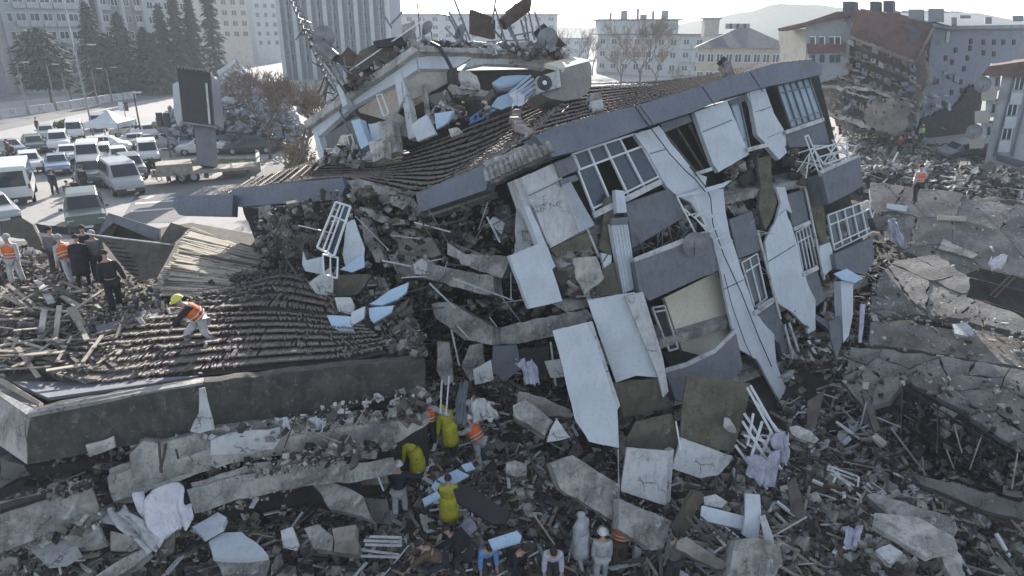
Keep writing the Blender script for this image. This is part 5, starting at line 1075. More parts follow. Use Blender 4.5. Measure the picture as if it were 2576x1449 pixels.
RB = [
('concrete_beam','long grey beam running down right at the lower right corner','beam','0',[(2180,1245),(2200,1240),(2390,1300),(2412,1330),(2400,1350),(2230,1290)],17.0,-.2,-.5,.35,'concrete',.02),
('concrete_beam','upper dark beam crossing to the right picture edge','beam','0',[(2300,1195),(2400,1215),(2580,1270),(2580,1310),(2440,1270),(2310,1215)],17.6,-.2,-.4,.35,'concrete_dark',.03),
('concrete_slab','wide pale dusty slab in the lower right rubble','slab','0',[(2200,1290),(2310,1300),(2400,1350),(2410,1380),(2330,1400),(2250,1350),(2195,1320)],16.0,-.1,-1.1,.15,'pale_conc',.04),
('concrete_slab','small pale square slab in the lower right rubble','slab','0',[(2202,1385),(2238,1368),(2272,1390),(2240,1420)],15.6,0,-1.1,.1,'clad2',.02),
('concrete_slab','rounded concrete edge piece at the bottom right','slab','0',[(2340,1360),(2390,1365),(2420,1400),(2430,1449),(2400,1470),(2370,1400)],15.6,0,-.8,.2,'pale_conc',.05),
('wood_board','thick dark plank pointing down in the rubble below the slabs','plank','0',[(2170,995),(2185,1000),(2215,1080),(2200,1090)],19.2,0,0,.1,'wood2',.01),
('wood_board','wooden block on the long thin bar in the right rubble','plank','0',[(2192,1098),(2205,1090),(2232,1112),(2222,1125)],18.6,0,-.6,.1,'wood',.01),
('column_box','white tall cabinet standing against the right corner of the building','cabinet','0',[(2115,708),(2146,706),(2146,790),(2135,845),(2122,862)],22.0,0,0,.5,'clad',.0),
('canopy','small pale blue bent canopy above the white cabinet','canopy','0',[(2098,688),(2130,676),(2172,700),(2150,712),(2120,704)],21.8,0,-.6,.06,'ltblue',0),
('grey_box','small dark grey box at the slab edge right of the lower balcony','box','0',[(2195,548),(2234,548),(2232,580),(2205,578)],25,0,0,.4,'concrete_dark',0),
('lilac_strip','thin lilac strip hanging right of the white cabinet','cloth strip','0',[(2165,765),(2178,765),(2168,862),(2160,862)],21.2,0,0,.04,'lilac',.01),
('spandrel_piece','slate piece leaning low at the right corner','wall piece','0',[(2085,810),(2112,795),(2118,860),(2105,905),(2090,850)],22,0,0,.1,'slate2',0),
]
for p in RB: piece(*p)
bars('white bar of the small grid in the lower right rubble', 'bar', 'grid_bar', [(2085,1172,2160,1200),(2082,1180,2155,1208),(2088,1190,2150,1222),(2085,1172,2082,1182),(2160,1200,2158,1225),(2175,1225,2210,1258),(2180,1215,2195,1230)], 18.0, .05, 'clad2', 'white bars in the lower right rubble')
bars('thin rod in the rubble below the right slabs', 'rod', 'thin_rod', [(2120,1030,2215,1125),(2240,1075,2330,1195),(2325,1195,2320,1150),(2205,1050,2265,1075),(2480,1449,2510,1405),(2510,1405,2576,1449),(2420,1320,2576,1400),(2165,1070,2180,1010)], 17.8, .045, 'steel', 'rods below the right slabs')
cloth('lilac cloth lying in the lower right rubble', '0', [(2115,1325),(2165,1320),(2160,1365),(2125,1375)], 16.0, m='lilac', gy=-1, seed=31)
# middle sized individual broken slabs in the heaps
sm = [('concrete', 'grey'), ('pale_conc', 'pale grey'), ('dust', 'dusty brown grey'), ('clad2', 'white faced')]
rs_ = random.Random(21)
PIT = [(0,1400),(300,1430),(520,1290),(900,1130),(1000,1320),(1330,1180),(1350,1400),(1560,1400),(1720,1200),(1960,1180),(2160,1060),(2400,1240),(2560,1330),(2576,1449),(0,1449)]
cnt = 0
while cnt < 130:
    x, y = rs_.uniform(0, 2576), rs_.uniform(1000, 1449)
    if not inpoly(np.array([x]), np.array([y]), PIT)[0]: continue
    cnt += 1; p = GT(x, y) + Vector((0, 0, .12)); m, nm_ = rs_.choice(sm); k = rs_.randint(4, 6); s_ = rs_.uniform(.14, .42)
    q = Matrix.Rotation(rs_.gauss(0, .5), 3, 'X') @ Matrix.Rotation(rs_.gauss(0, .5), 3, 'Y') @ Matrix.Rotation(rs_.uniform(0, 6), 3, 'Z')
    pts = [p + q @ Vector((s_ * rs_.uniform(.7, 1.2) * math.cos(6.28 * i / k), s_ * rs_.uniform(.5, .9) * math.sin(6.28 * i / k), 0)) for i in range(k)]
    thing(MB().prism(pts, rs_.uniform(.05, .18), M[m], jag=.02, n=q @ Vector((0, 0, 1))), 'broken_slab', f'{nm_} broken slab piece lying loose in the rubble in front of the building', 'slab', f'{nm_} broken slabs in the rubble')

scatter_pl('slab_crumbs', [(2140,880),(2600,960),(2620,1180),(2400,1020),(2280,960),(2180,1020),(2120,960)], 450, SP3, .015, .09, ['dust','concrete','pale_conc','soil'], .3, parent=rb)
scatter_pl('slab_crumbs', [(2190,640),(2600,830),(2600,930),(2180,870)], 500, SP2, .015, .10, ['dust','concrete','pale_conc','soil','clad2'], .45, parent=rb)
scatter_pl('slab_crumbs', [(2190,455),(2600,500),(2600,700),(2300,660),(2190,600)], 380, SP1, .015, .08, ['dust','concrete','pale_conc','soil','clad2'], .25, parent=rb)

scatter_pl('pit_rubble', [(2250,1010),(2330,1010),(2600,1170),(2600,1290),(2400,1240),(2250,1120)], 500, CPn, .02, .16, ['soil','soil','dust','concrete_dark'], .2, parent=rb)
# ================================================================ background: road, hills, buildings, trees
def gsheet(name, pts, z, m, kind='structure', th=None):
    P_ = [G(x, y, z) if len(t) == 0 else G(x, y, t[0]) for x, y, *t in pts]; mb = MB(); mb.add(P_, [tuple(range(len(P_)))], M[m])
    if Vector(P_[1] - P_[0]).cross(P_[2] - P_[1]).z < 0: mb.f = [f[::-1] for f in mb.f]
    return tag(mb.build(name), kind=kind)
gsheet('road', [(-700,380),(0,283),(345,232),(560,212),(560,225),(340,256),(0,330),(-700,450)], 3.515, 'asphalt')
gsheet('road', [(-700,520),(-300,420),(0,330),(0,330.2),(340,256),(560,225),(620,240),(560,330),(660,420),(640,480),(430,560),(0,560),(-400,700)], 3.506, 'street')
gsheet('pavement', [(-700,330),(0,258),(345,222),(345,231),(0,281),(-700,370)], 3.52, 'pave')
gsheet('road', [(360,460),(640,440),(680,410),(860,400),(860,470),(560,500),(430,560),(300,560)], 3.511, 'asphalt')
for i in range(5):
    a = [(380 + i * 50, 492 + i * 3), (392 + i * 50, 492 + i * 3), (372 + i * 50, 500 + i * 3), (360 + i * 50, 500 + i * 3)]
    gsheet('road_marking', a, 3.52, 'paint')
gsheet('road_marking', [(340,510),(480,500),(480,503),(340,514)], 3.52, 'paint'); gsheet('road_marking', [(330,530),(440,522),(440,525),(330,534)], 3.52, 'paint')
# hills beyond the town
def hill(pts, Y_, m):
    vs = []; 
    for x, y in pts: r_ = ray(x, y); t = Y_ / r_.y; vs.append(Vector((0, 0, CAMZ)) + r_ * t)
    n = len(vs); b = [Vector((v.x, v.y - 90, 3)) for v in vs]; bk = [Vector((v.x, v.y + 150, 3)) for v in vs]
    mb = MB().add(vs + b + bk, [(i, i + 1, n + i + 1, n + i)[::-1] for i in range(n - 1)] + [(i, i + 1, 2 * n + i + 1, 2 * n + i) for i in range(n - 1)], m)
    return tag(mb.build('hills', smooth=True), kind='structure')
hm = mat('hill_slope', (.10, .12, .10), (.07, .085, .07), .002, .95, 0, fine=.02)
def ridge(x0, x1, ctl):
    out = []
    for i in range(90):
        x = x0 + (x1 - x0) * i / 89
        for (a, ya), (b, yb) in zip(ctl[:-1], ctl[1:]):
            if a <= x <= b: t = (x - a) / (b - a); t = t * t * (3 - 2 * t); y = ya + (yb - ya) * t; break
        out.append((x, y + float(vnoise(x, 1.0, .06, 4)) * 3 + float(vnoise(x, 1.0, .02, 5)) * 4))
    return out
hill(ridge(1300, 3400, [(1300,80),(1650,72),(1760,52),(1880,30),(1960,10),(2040,12),(2140,22),(2300,40),(2700,52),(3400,60)]), 520, hm)
hill(ridge(-900, 1600, [(-900,60),(0,64),(700,58),(1300,66),(1600,74)]), 620, hm)
BM = dict(
 pale=mat('pale_facade', (.42,.45,.46), (.36,.39,.41), .1, .85, .05, fine=1.2), grey=mat('grey_facade', (.27,.29,.31), (.22,.24,.26), .1, .85, .05, fine=1.2),
 beige=mat('beige_facade', (.42,.40,.35), (.36,.34,.30), .1, .85, .05, fine=1.2), yellow=mat('ochre_facade', (.40,.365,.28), (.34,.31,.24), .1, .85, .05, fine=1.2),
 blue=mat('blue_grey_facade', (.20,.23,.29), (.17,.19,.24), .1, .85, .05, fine=1.2), redroof=mat('dark_red_roof', (.15,.095,.088), (.10,.068,.064), .5, .85, .2, fine=2),
 slateroof=mat('slate_roof', (.10,.105,.125), (.07,.075,.09), .5, .8, .2, fine=2), brown=mat('ruined_wall', (.25,.21,.185), (.13,.112,.10), .25, .95, .4, fine=1.3, spots=.4, c4=(.36,.34,.32)))
M.update(BM)
def win_mesh(w_, h_, fm, gm, split=2):
    mb = MB(); mb.box((0, .0, 0), (w_, .06, h_), M[gm]); t = .09
    for x in [-w_/2 + w_ * k / split for k in range(split + 1)]: mb.box((x, -.05, 0), (t, .08, h_ + t), M[fm])
    for z in (-h_/2, h_/2): mb.box((0, -.052, z), (w_ + t, .085, t), M[fm])
    return mb
def block(label, A, B, dep, z1, m, floors, bays, fm='white', gm='glass', z0=3.5, ww=1.5, wh=1.4, balc=(), balc_m=None, roof=None, cols_m=None, side_bays=0, name='apartment_block', fh=3.0, parapet=True, skip=0, eave=.6):
    A, B = Vector((A.x, A.y, z0)), Vector((B.x, B.y, z0)); d = (B - A); Ln = d.length; u = d.normalized(); nin = Vector((-u.y, u.x, 0)); nin = nin if nin.y > 0 else -nin
    root = empty(name, (A + B) / 2, label, 'building'); yaw = math.atan2(u.y, u.x); rot = Matrix.Rotation(yaw, 3, 'Z')
    C_ = (A + B) / 2 + nin * dep / 2; MB().box(C_ + Vector((0, 0, (z1 - z0) / 2)), (Ln, dep, z1 - z0), M[m], rot).build('wall', root)
    if roof == 'hip':
        o = MB(); e = eave; q = [A - u * e - nin * e, B + u * e - nin * e, B + u * e + nin * (dep + e), A - u * e + nin * (dep + e)]; q = [p + Vector((0, 0, z1 - z0 + .003)) for p in q]
        r1 = A + u * dep * .45 + nin * dep / 2 + Vector((0, 0, z1 - z0 + dep * .22)); r2 = B - u * dep * .45 + nin * dep / 2 + Vector((0, 0, z1 - z0 + dep * .22))
        o.add(q + [r1, r2], [(0, 1, 5, 4), (1, 2, 5), (2, 3, 4, 5), (3, 0, 4), (3, 2, 1, 0)], M['slateroof']); o.build('roof', root)
    else:
        MB().box(C_ + Vector((0, 0, z1 - z0 + .12)), (Ln + eave * 2, dep + eave * 2, .24), M[roof or m], rot).build('roof_slab', root)
    wo = None
    def put(mb_or_o, name, pos):
        nonlocal wo
        o = mb_or_o.copy(); COL.objects.link(o); o.parent = root; o.location = pos - wloc(root); o.rotation_euler = (0, 0, yaw); return o
    proto = win_mesh(ww, wh, fm, gm).build('window'); proto.parent = root; first = True
    bp = None
    if balc: bp = MB().box((0, -.55, 0), (Ln / bays * .92, .12, .95), M[balc_m or m]).box((0, -.25, -.5), (Ln / bays * .92, .72, .14), M[balc_m or m]).build('balcony'); bfirst = True
    cnt = 0
    for f in range(floors):
        z = z1 - fh * (f + .5) - .2 - skip * fh
        for b in range(bays):
            s = Ln * (b + .5) / bays; pos = A + u * s - nin * .06; pos = Vector((pos.x, pos.y, z))
            if cnt >= 98: break
            cnt += 1
            if first: proto.location = pos - wloc(root); proto.rotation_euler = (0, 0, yaw); first = False
            else: put(proto, 'window', pos)
            if b in balc:
                p2 = Vector((pos.x, pos.y, z - 1.0)) - nin * .2
                if bfirst: bp.parent = root; bp.location = p2 - wloc(root); bp.rotation_euler = (0, 0, yaw); bfirst = False
                else: put(bp, 'balcony', p2)
    for k in (cols_m or ()):
        s = Ln * k; p = A + u * s - nin * .35; MB().box(Vector((p.x, p.y, (z0 + z1) / 2)), (.7, .7, z1 - z0), M['pale'], rot).build('pilaster', root)
    for b in range(side_bays):   # windows of the side seen from the camera (the end nearer the picture centre)
        pass
    return root
g3 = lambda x, y: G(x, y, 3.5)
block('tall apartment block cut by the left picture edge beside the avenue', g3(-240,268), g3(28,245), 16, 28, 'grey', 6, 6, balc=(2,3), balc_m='pale')
block('tall apartment block at far left with two pale pilasters and balcony rows', g3(48,238), g3(268,226), 15, 27, 'pale', 7, 7, balc=(1,2,3,4,5), balc_m='pale', cols_m=(.03,.95))
block('apartment block with balconies and white downpipes, second from the left', g3(285,224), g3(392,215), 15, 27, 'grey', 7, 4, balc=(0,3), balc_m='pale', cols_m=(0,.5,.98))
block('hazy apartment block behind the tall conifers at left', g3(398,205), g3(515,196), 16, 27, 'pale', 7, 6, gm='glass')
block('plain hazy pinkish block between the conifers and the stone tower', g3(525,172), g3(640,168), 20, 30, 'beige', 6, 5, fm='beige')
block('narrow bright hazy building left of the striped tower', g3(652,160), g3(712,157), 20, 30, 'pale', 7, 3, fm='pale')
tw = block('blue grey tower with pale vertical piers behind the antenna mast', g3(722,200), g3(985,200), 20, 28, 'blue', 7, 7, fm='pale', ww=1.0, wh=1.6)
tA, tB = g3(722,200), g3(985,200)
for k in range(15):
    p = tA.lerp(tB, k / 14); MB().box(Vector((p.x, p.y - .5, 15.7)), (.35 if k % 2 else .9, 1, 24.4), M['pale' if k % 2 == 0 else 'grey']).build('pier', tw)
bg = block('wide beige building with cornice behind the penthouse wreckage', G(955,150,3.5), G(1400,150,3.5), 24, 20.2, 'pale', 4, 14, roof='pale', ww=2.0, fm='pale', eave=1.2)
# right hand neighbours
b1 = block('pale blue white apartment house with dark eaves left of the ochre house', G(1500,185,3.5), G(1768,195,3.5), 18, 13.2, 'pale', 3, 9, roof='slateroof', balc=(0,1,7,8), balc_m='pale', eave=1.0)
A_, B_2 = G(1500,185,3.5), G(1768,195,3.5)
p = A_.lerp(B_2, .42); MB().box(Vector((p.x, p.y + 9, 15)), (20, 11, 3.3), M['pale']).build('penthouse', b1); MB().box(Vector((p.x, p.y + 9, 16.8)), (21.5, 12.5, .3), M['slateroof']).build('roof_slab', b1)
for k, (dx, h) in enumerate([(-7,1.6),(-3.5,2.2),(0,2.6),(1.5,1.2),(4,2.0),(7,2.2)]): MB().box(Vector((p.x + dx, p.y + 7, 16.9 + h / 2)), (1.6 if k % 2 else .5, 1.2, h), M['grey']).build('chimney', b1)
b2 = block('ochre house with slate hipped roof behind the long eave', G(1745,235,3.5), G(1975,240,3.5), 15, 11.3, 'yellow', 2, 10, roof='hip', gm='glass', ww=1.1)
p = G(1790,235,3.5); MB().box(Vector((p.x, p.y + 5, 14.6)), (2.6, 2, 3), M['beige']).build('chimney', b2); MB().box(Vector((p.x, p.y + 5, 16.2)), (3.2, 2.6, .25), M['grey']).build('chimney_cap', b2)
for i in range(7): p = G(1840 + i * 9, 235, 3.5); MB().box(Vector((p.x, p.y + 7, 14.9)), (.5, .5, .9), M['black' if i % 2 else 'grey']).build('water_tank', b2)
block('low far row of houses at the right skyline', G(2420,118,3.5), G(2760,128,3.5), 30, 14.5, 'grey', 3, 14, roof='grey')
block('far pale house between the bare trees', G(1375,150,3.5), G(1480,150,3.5), 18, 11.5, 'pale', 3, 5, roof='grey')
# damaged building with the fallen red roof
dm = empty('damaged_building', G(2150, 330, 3.5), 'half collapsed grey building at right under a fallen dark red roof sheet', 'building')
DV = plane_from(W(2030, 100, 66), W(2400, 100, 60), W(2030, 101, 66) + Vector((0, 0, -12)))
DW = plane_from(W(1965, 90, 72), W(2035, 90, 66), W(2030, 90, 66) + Vector((0, 0, -12)))
def dp(name, pts, m, off=0, th=.4, jag=0, pl=None, c='4'): return MB().prism(fpts(c, pts, pl or DV, off), th, M[m], jag=jag).build(name, dm)
dp('wall', [(160,225),(370,215),(385,560),(180,560)], 'beige', pl=DW, th=8)
dp('wall', [(365,190),(640,105),(700,240),(690,560),(440,640),(370,560)], 'grey', th=9)
dp('roof', [(155,215),(370,165),(600,88),(760,85),(700,120),(560,140),(375,190),(160,235)], 'redroof', .8, 4)
dp('spandrel', [(375,330),(660,325),(660,395),(380,405)], 'redroof', .15, .3)
for x in (400, 470, 545, 590):
    o = dp('window', [(x,280),(x+38,278),(x+38,335),(x,337)], 'glass', .1, .2); dp('window_frame', [(x-4,274),(x+42,272),(x+42,279),(x-4,281)], 'white', .2, .1)
    dp('window', [(x,415),(x+34,413),(x+34,470),(x,472)], 'glass', .1, .2); dp('window_frame', [(x+34,272),(x+42,272),(x+42,335),(x+34,335)], 'white', .2, .1)
dp('fallen_roof', [(690,80),(1050,90),(1320,205),(1190,462),(930,372),(700,262),(720,190)], 'redroof', 1.5, .5, .08)
dp('roof_edge', [(690,262),(930,352),(1190,455),(1180,475),(925,385),(690,285)], 'brown', 1.9, .5, .08); dp('roof_edge', [(1320,205),(1340,215),(1205,470),(1190,462)], 'brown', 1.9, .5)
dp('torn_hole', [(1090,180),(1170,190),(1250,250),(1200,330),(1120,300),(1180,250)], 'slateroof', 1.62, .05, .1)
dp('wall', [(690,280),(930,370),(1190,470),(1250,380),(1290,560),(1200,900),(1160,1050),(1000,1040),(640,980),(500,820),(450,640),(690,560)], 'brown', -1.2, 6, .2)
dp('rubble_slope', [(820,790),(1000,740),(1150,800),(1130,960),(1060,1020),(860,960),(800,900)], 'dust', 1.0, 1.5, .2)
dp('floor_slab', [(440,640),(860,660),(1180,800),(1180,815),(850,685),(440,665)], 'pale_conc', .3, 1, .1)
dp('floor_slab', [(500,840),(700,880),(860,950),(850,985),(690,920),(500,870)], 'pale_conc', .8, 1, .1)
for f in range(7):
    for k in range(9):
        x = 690 + k * 58 - f * 8 + random.uniform(-10, 10); y = 285 + k * 23 + f * 88 + random.uniform(-12, 12)
        if x > 1230 or random.random() < .18: continue
        w_, h_ = random.uniform(32, 52), random.uniform(28, 52); r_ = random.uniform(-16, 16)
        dp('broken_wall', [(x,y),(x+w_,y+r_+12),(x+w_-r_*.5,y+h_+r_+12),(x-r_*.5,y+h_)], random.choice(['brown','brown','grey','beige','blue','pale']), random.uniform(-.2,.9), .5, .05)
        if random.random() < .5: dp('dark_window', [(x+10,y+8),(x+w_*.6,y+10+r_*.5),(x+w_*.58,y+h_*.7),(x+9,y+h_*.65)], 'inner_shade', 1.0, .1)
    dp('floor_slab', [(640-f*10,300+f*90),(900,400+f*88),(1200,515+f*85),(1198,530+f*85),(898,415+f*88),(640-f*10,315+f*90)], random.choice(['pale_conc','concrete','brown']), random.uniform(-.4,.6), .9, .12)
for _ in range(26):
    x, y = random.uniform(520, 1180), random.uniform(560, 980); w_, h_ = random.uniform(15, 60), random.uniform(15, 50)
    dp('broken_wall', [(x,y),(x+w_,y+random.uniform(-12,20)),(x+w_*.9,y+h_),(x-8,y+h_*.8)], random.choice(['brown','brown','grey','blue','concrete']), random.uniform(-.6,.6), .5, .08)
scatter_px('rubble_fill', T('4', [(690,380),(1190,480),(1200,900),(1150,1040),(640,980),(500,700)]), 420, 65.5, .06, .3, ['brown','brown','soil','concrete'], parent=dm, dd=.5)
for i, (x, y, w_, h_) in enumerate([(645,10,90,85),(850,10,70,80),(950,5,75,80),(1140,70,110,85),(1290,65,115,100),(1465,130,40,60),(1720,128,50,50),(1530,115,80,20),(1930,118,80,40)]):
    dp('rooftop_tank' , [(x,y),(x+w_,y),(x+w_,y+h_),(x,y+h_)], 'slateroof' if i < 3 else 'grey', -3, 3)
# blue grey block leaning behind, right of the red roof
lg = empty('leaning_block', G(2420, 360, 3.5), 'blue grey apartment block leaning over dark rubble right of the fallen red roof', 'building')
LV = plane_from(W(2350, 80, 64), W(2576, 100, 72), W(2350, 80, 64) + Vector((-1.5, 2.5, -14)))
def lgp(name, pts, m, off=0, th=.4, jag=0): return MB().prism(fpts('4', pts, LV, off), th, M[m], jag=jag).build(name, lg)
lgp('wall', [(1330,190),(1440,215),(1800,200),(2100,205),(2100,450),(1760,480),(1680,700),(1600,1060),(1200,1080),(1180,900),(1290,500)], 'blue', 0, 8, .1)
lgp('roof_slab', [(1320,175),(1440,195),(2100,185),(2100,212),(1440,222),(1325,200)], 'grey', .5, 6)
for x, y in [(1605,295),(1580,420),(1465,450),(1415,420),(1555,500),(1530,600),(1535,665),(1600,345),(1490,360),(1700,300),(1780,300),(1850,300),(1930,300),(1700,380),(1780,390),(1440,560),(1460,680),(1400,760)]:
    lgp('window', [(x,y),(x+22,y),(x+20,y+38),(x-2,y+38)], 'black', .08, .2)
lgp('base_shade', [(1250,900),(1500,800),(1620,640),(1700,700),(1640,1060),(1240,1090),(1200,1020)], 'inner_shade', .3, .3, .2)  # dark sheet paints the shade at the foot of the leaning block
lgp('pale_panel', [(1430,235),(1455,238),(1445,318),(1425,318)], 'pale', .1, .2)
for _ in range(24):
    x, y = random.uniform(1200, 1500), random.uniform(500, 1000); w_, h_ = random.uniform(15, 50), random.uniform(15, 60)
    lgp('broken_wall', [(x,y),(x+w_,y+random.uniform(-12,20)),(x+w_*.9,y+h_),(x-8,y+h_*.8)], random.choice(['brown','blue','grey','pale']), random.uniform(.1,.6), .5, .08)
# near right apartment building with the dark red roof
nr = empty('apartment_block', G(2500, 430, 3.8), 'pale apartment block with dark red roof and slate strips cut by the right picture edge', 'building')
NV = plane_from(W(2490, 200, 52), W(2640, 205, 50), W(2490, 200, 52) + Vector((0, 0, -10)))
NS = plane_from(W(2490, 200, 52), W(2440, 200, 58), W(2490, 200, 52) + Vector((0, 0, -10)))
def np_(name, pts, m, off=0, th=.3, pl=None, parent=None): return MB().prism(fpts('4', pts, pl or NV, off), th, M[m]).build(name, parent or nr)
np_('wall', [(1850,570),(2250,560),(2250,1300),(1700,1300)], 'pale', 0, 7)
np_('roof', [(1745,500),(2250,430),(2250,575),(1690,572)], 'redroof', .7, 8)
np_('strip', [(1932,570),(1945,570),(1800,1180),(1780,1180)], 'slate', .15, .3); np_('strip', [(2070,570),(2085,570),(1930,1180),(1912,1180)], 'slate', .15, .3)
for x, y in [(1950,585),(1895,780),(1855,960)]:
    w_ = np_('window', [(x,y),(x+75,y),(x+58,y+90),(x-18,y+90)], 'glass', .12, .2)
    for k in range(3): np_('frame', [(x+k*35,y-2),(x+8+k*35,y-2),(x-10+k*35,y+90),(x-18+k*35,y+90)], 'white', .2, .1, None, w_)
for x, y in [(1925,700),(1880,880),(1835,1060)]: np_('balcony_panel', [(x-5,y),(x+82,y),(x+66,y+90),(x-25,y+90)], 'clad', .3, .3)
for x, y in [(1750,560),(1725,760),(1690,930)]:
    np_('bay_wall', [(x,y),(x+80,y),(x+70,y+125),(x-5,y+125)], 'pale', .3, 2); w_ = np_('window', [(x+50,y+25),(x+72,y+25),(x+66,y+90),(x+46,y+90)], 'glass', .4, .2)
for x, y in [(1690,680),(1640,850),(1600,1040)]: np_('balcony', [(x,y),(x+120,y-5),(x+105,y+80),(x,y+82)], 'beige', 1.0, 1.5)
for k, (x, y) in enumerate([(1700,640),(1635,995)]): dish('satellite_dish', onplane(*T('4', [(x,y)])[0], NV, 2.2), .55, (-.4,-.9,.2), 'satellite dish on the upper balcony of the red roofed block' if k == 0 else 'satellite dish on the lowest balcony of the red roofed block')
np_('dark_overhang', [(1800,1165),(2250,1290),(2250,1350),(1800,1210)], 'slateroof', 1.5, .5)
# distant heap at left: collapsed bluish building
hp = empty('collapsed_house', G(590, 290, 3.5), 'collapsed bluish house heap between the billboard and the bare tree', 'building')
def hpp(name, pts, d, m, gy=0, th=.5, jag=.08): return MB().prism(dpts('0', pts, d, 0, gy), th, M[m], jag=jag).build(name, hp)
hpp('rubble_core', [(390,300),(450,262),(545,200),(588,150),(615,190),(700,235),(760,330),(700,400),(560,330),(400,330)], 78, 'blue', -3, 3, .4)
for pts, m in [([(545,180),(588,150),(592,160),(550,190)],'pale'),([(560,235),(590,205),(607,225),(600,250),(575,270)],'pale'),([(525,250),(555,245),(575,275),(540,290)],'blue'),([(585,150),(600,160),(640,200),(625,205)],'grey'),([(590,200),(640,210),(620,240)],'blue')]: hpp('broken_wall', pts, 74, m)
for _ in range(95):
    x, y = random.uniform(400, 760), random.uniform(170, 330); w_, h_ = random.uniform(6, 22), random.uniform(6, 18)
    if y < 170 + abs(x - 590) * .5: continue
    hpp('broken_wall', [(x,y),(x+w_,y+random.uniform(-6,8)),(x+w_*.9,y+h_),(x-3,y+h_*.8)], 70 - (y - 250) * .08, random.choice(['pale','blue','grey','brown','blue']))
scatter_px('rubble_fill', [(390,300),(440,270),(540,215),(600,160),(640,230),(720,250),(780,340),(700,395),(560,330),(400,330)], 2500, 66, .07, .35, ['blue','grey','pale','brown'], parent=hp, dd=2)
# ---------------------------------------------------------------- trees
LF = mat('dark_conifer', (.075,.10,.08), (.045,.065,.055), .8, .9, 0, fine=3); BK = mat('bark', (.14,.12,.105), (.09,.078,.07), 2, .95, .2); TW = mat('bare_twigs', (.21,.165,.135), (.15,.115,.095), 2, .95, 0); LFY = mat('dry_leaves', (.22,.19,.08), (.14,.12,.05), 2, .9, 0)
def conifer(base, h, r_, label, seed, n=1500, shape='cone', leaf=.5, trunk=.15):
    rs = np.random.default_rng(seed); root = empty('conifer_tree', base, label, 'tree', 'conifers beside the avenue')
    t = MB().tube([base, base + Vector((.1, 0, h * .5)), base + Vector((0, 0, h * .96))], h * .016, BK, 7, r2=.03); t.build('trunk', root)
    z = rs.random(n) ** .8; lev = np.round(z * 18) / 18 + rs.normal(0, .012, n); z = np.clip(lev, trunk, .995)
    if shape == 'cone': rad = r_ * (1 - z) ** .8 * (1 + .35 * np.sin(z * 57) + rs.normal(0, .12, n))
    else: rad = r_ * np.sqrt(np.clip(1 - ((z - .62) / .40) ** 2, .02, 1)) * rs.uniform(.8, 1.1, n)
    a = rs.uniform(0, 6.283, n); q = rs.random(n) ** .55; rr = rad * q
    P = np.stack([rr * np.cos(a), rr * np.sin(a), z * h - q * rad * .25], 1)
    L_ = leaf * rs.uniform(.5, 1.4, n); dx = np.stack([np.cos(a), np.sin(a), -.35 + rs.normal(0, .3, n)], 1) * L_[:, None]
    sx = np.stack([-np.sin(a), np.cos(a), rs.normal(0, .4, n)], 1) * (L_ * .32)[:, None]
    V = np.stack([P - dx * .5, P + sx, P + dx, P - sx], 1).reshape(-1, 3) + np.array(base); me = bpy.data.meshes.new('crown')
    V -= np.array(base); me.from_pydata(V.tolist(), [], [(4*i, 4*i+1, 4*i+2, 4*i+3) for i in range(n)]); me.materials.append(LF)
    o = bpy.data.objects.new('crown', me); COL.objects.link(o); o.parent = root; return root
for i, (x, y, h, r_, sh, lb_) in enumerate([(132,265,11,4.2,'round','broad pine with round crown in front of the left apartment block'),(258,240,15,3.6,'cone','wide dark conifer in front of the second block'),(330,236,13.5,3.4,'cone','dark conifer right of the widest one'),
     (385,230,11,3.2,'cone','low dark conifer at the centre of the row'),(430,222,15,2.6,'cone','slim conifer left of the twin spires'),(468,222,18,2.6,'cone','tall slim conifer, left one of the twin spires'),(505,220,16.5,2.4,'cone','tall slim conifer, right one of the twin spires'),
     (552,216,21,2.6,'cone','tallest and thinnest conifer reaching the top of the picture'),(405,236,10,4,'cone','bushy low conifer behind the collapsed heap'),(290,238,10,3,'cone','small conifer between the two dark ones')]):
    conifer(g3(x, y), h, r_, lb_, 100 + i, n=2600, shape=sh, leaf=.75 if sh == 'cone' else .7, trunk=.12 if sh == 'cone' else .3)
def bare(base, h, spread, label, seed, depth=6, r_=.16, leaves=0, m=None, group='bare trees', lean=0):
    rs = random.Random(seed); root = empty('bare_tree', base, label, 'tree', group); tr = MB(); cr = MB()
    def grow(p, d, L_, r0, lv):
        k = 3 if lv > 2 else 2; pts = [p]; dd = d.copy(); r0 = max(r0, .022)
        for i in range(k): dd = (dd + Vector((rs.gauss(0, .13), rs.gauss(0, .13), .06))).normalized(); pts.append(pts[-1] + dd * L_ / k)
        (tr if lv >= depth - 1 else cr).tube(pts, r0, BK if lv > 3 else (m or TW), 5 if lv > 2 else 3, r2=r0 * .6)
        if lv == 0: return
        for _ in range(rs.choice([3, 4, 4]) if lv < depth else 5):
            ax = Vector((rs.gauss(0, 1), rs.gauss(0, 1), rs.gauss(0, .5))).normalized(); nd = (dd + ax * spread * rs.uniform(.5, 1.1)).normalized()
            grow(pts[rs.choice([-1, -1, -2])], nd, L_ * rs.uniform(.6, .82), r0 * .55, lv - 1)
    grow(Vector(base), Vector((lean, 0, 1)), h * .3, r_, depth - 1); tr.build('trunk', root); cr.build('crown', root); return root
bare(G(770,440,3.5), 8.6, .75, 'large brown bare tree left of the penthouse', 3, 7, .2); bare(G(680,400,3.5), 8.2, .8, 'bare tree behind the billboard lawn, left of the largest', 4, 7, .17)
bare(G(735,470,3.5), 4.5, .8, 'small bare tree just left of the penthouse corner', 9, 5, .12)
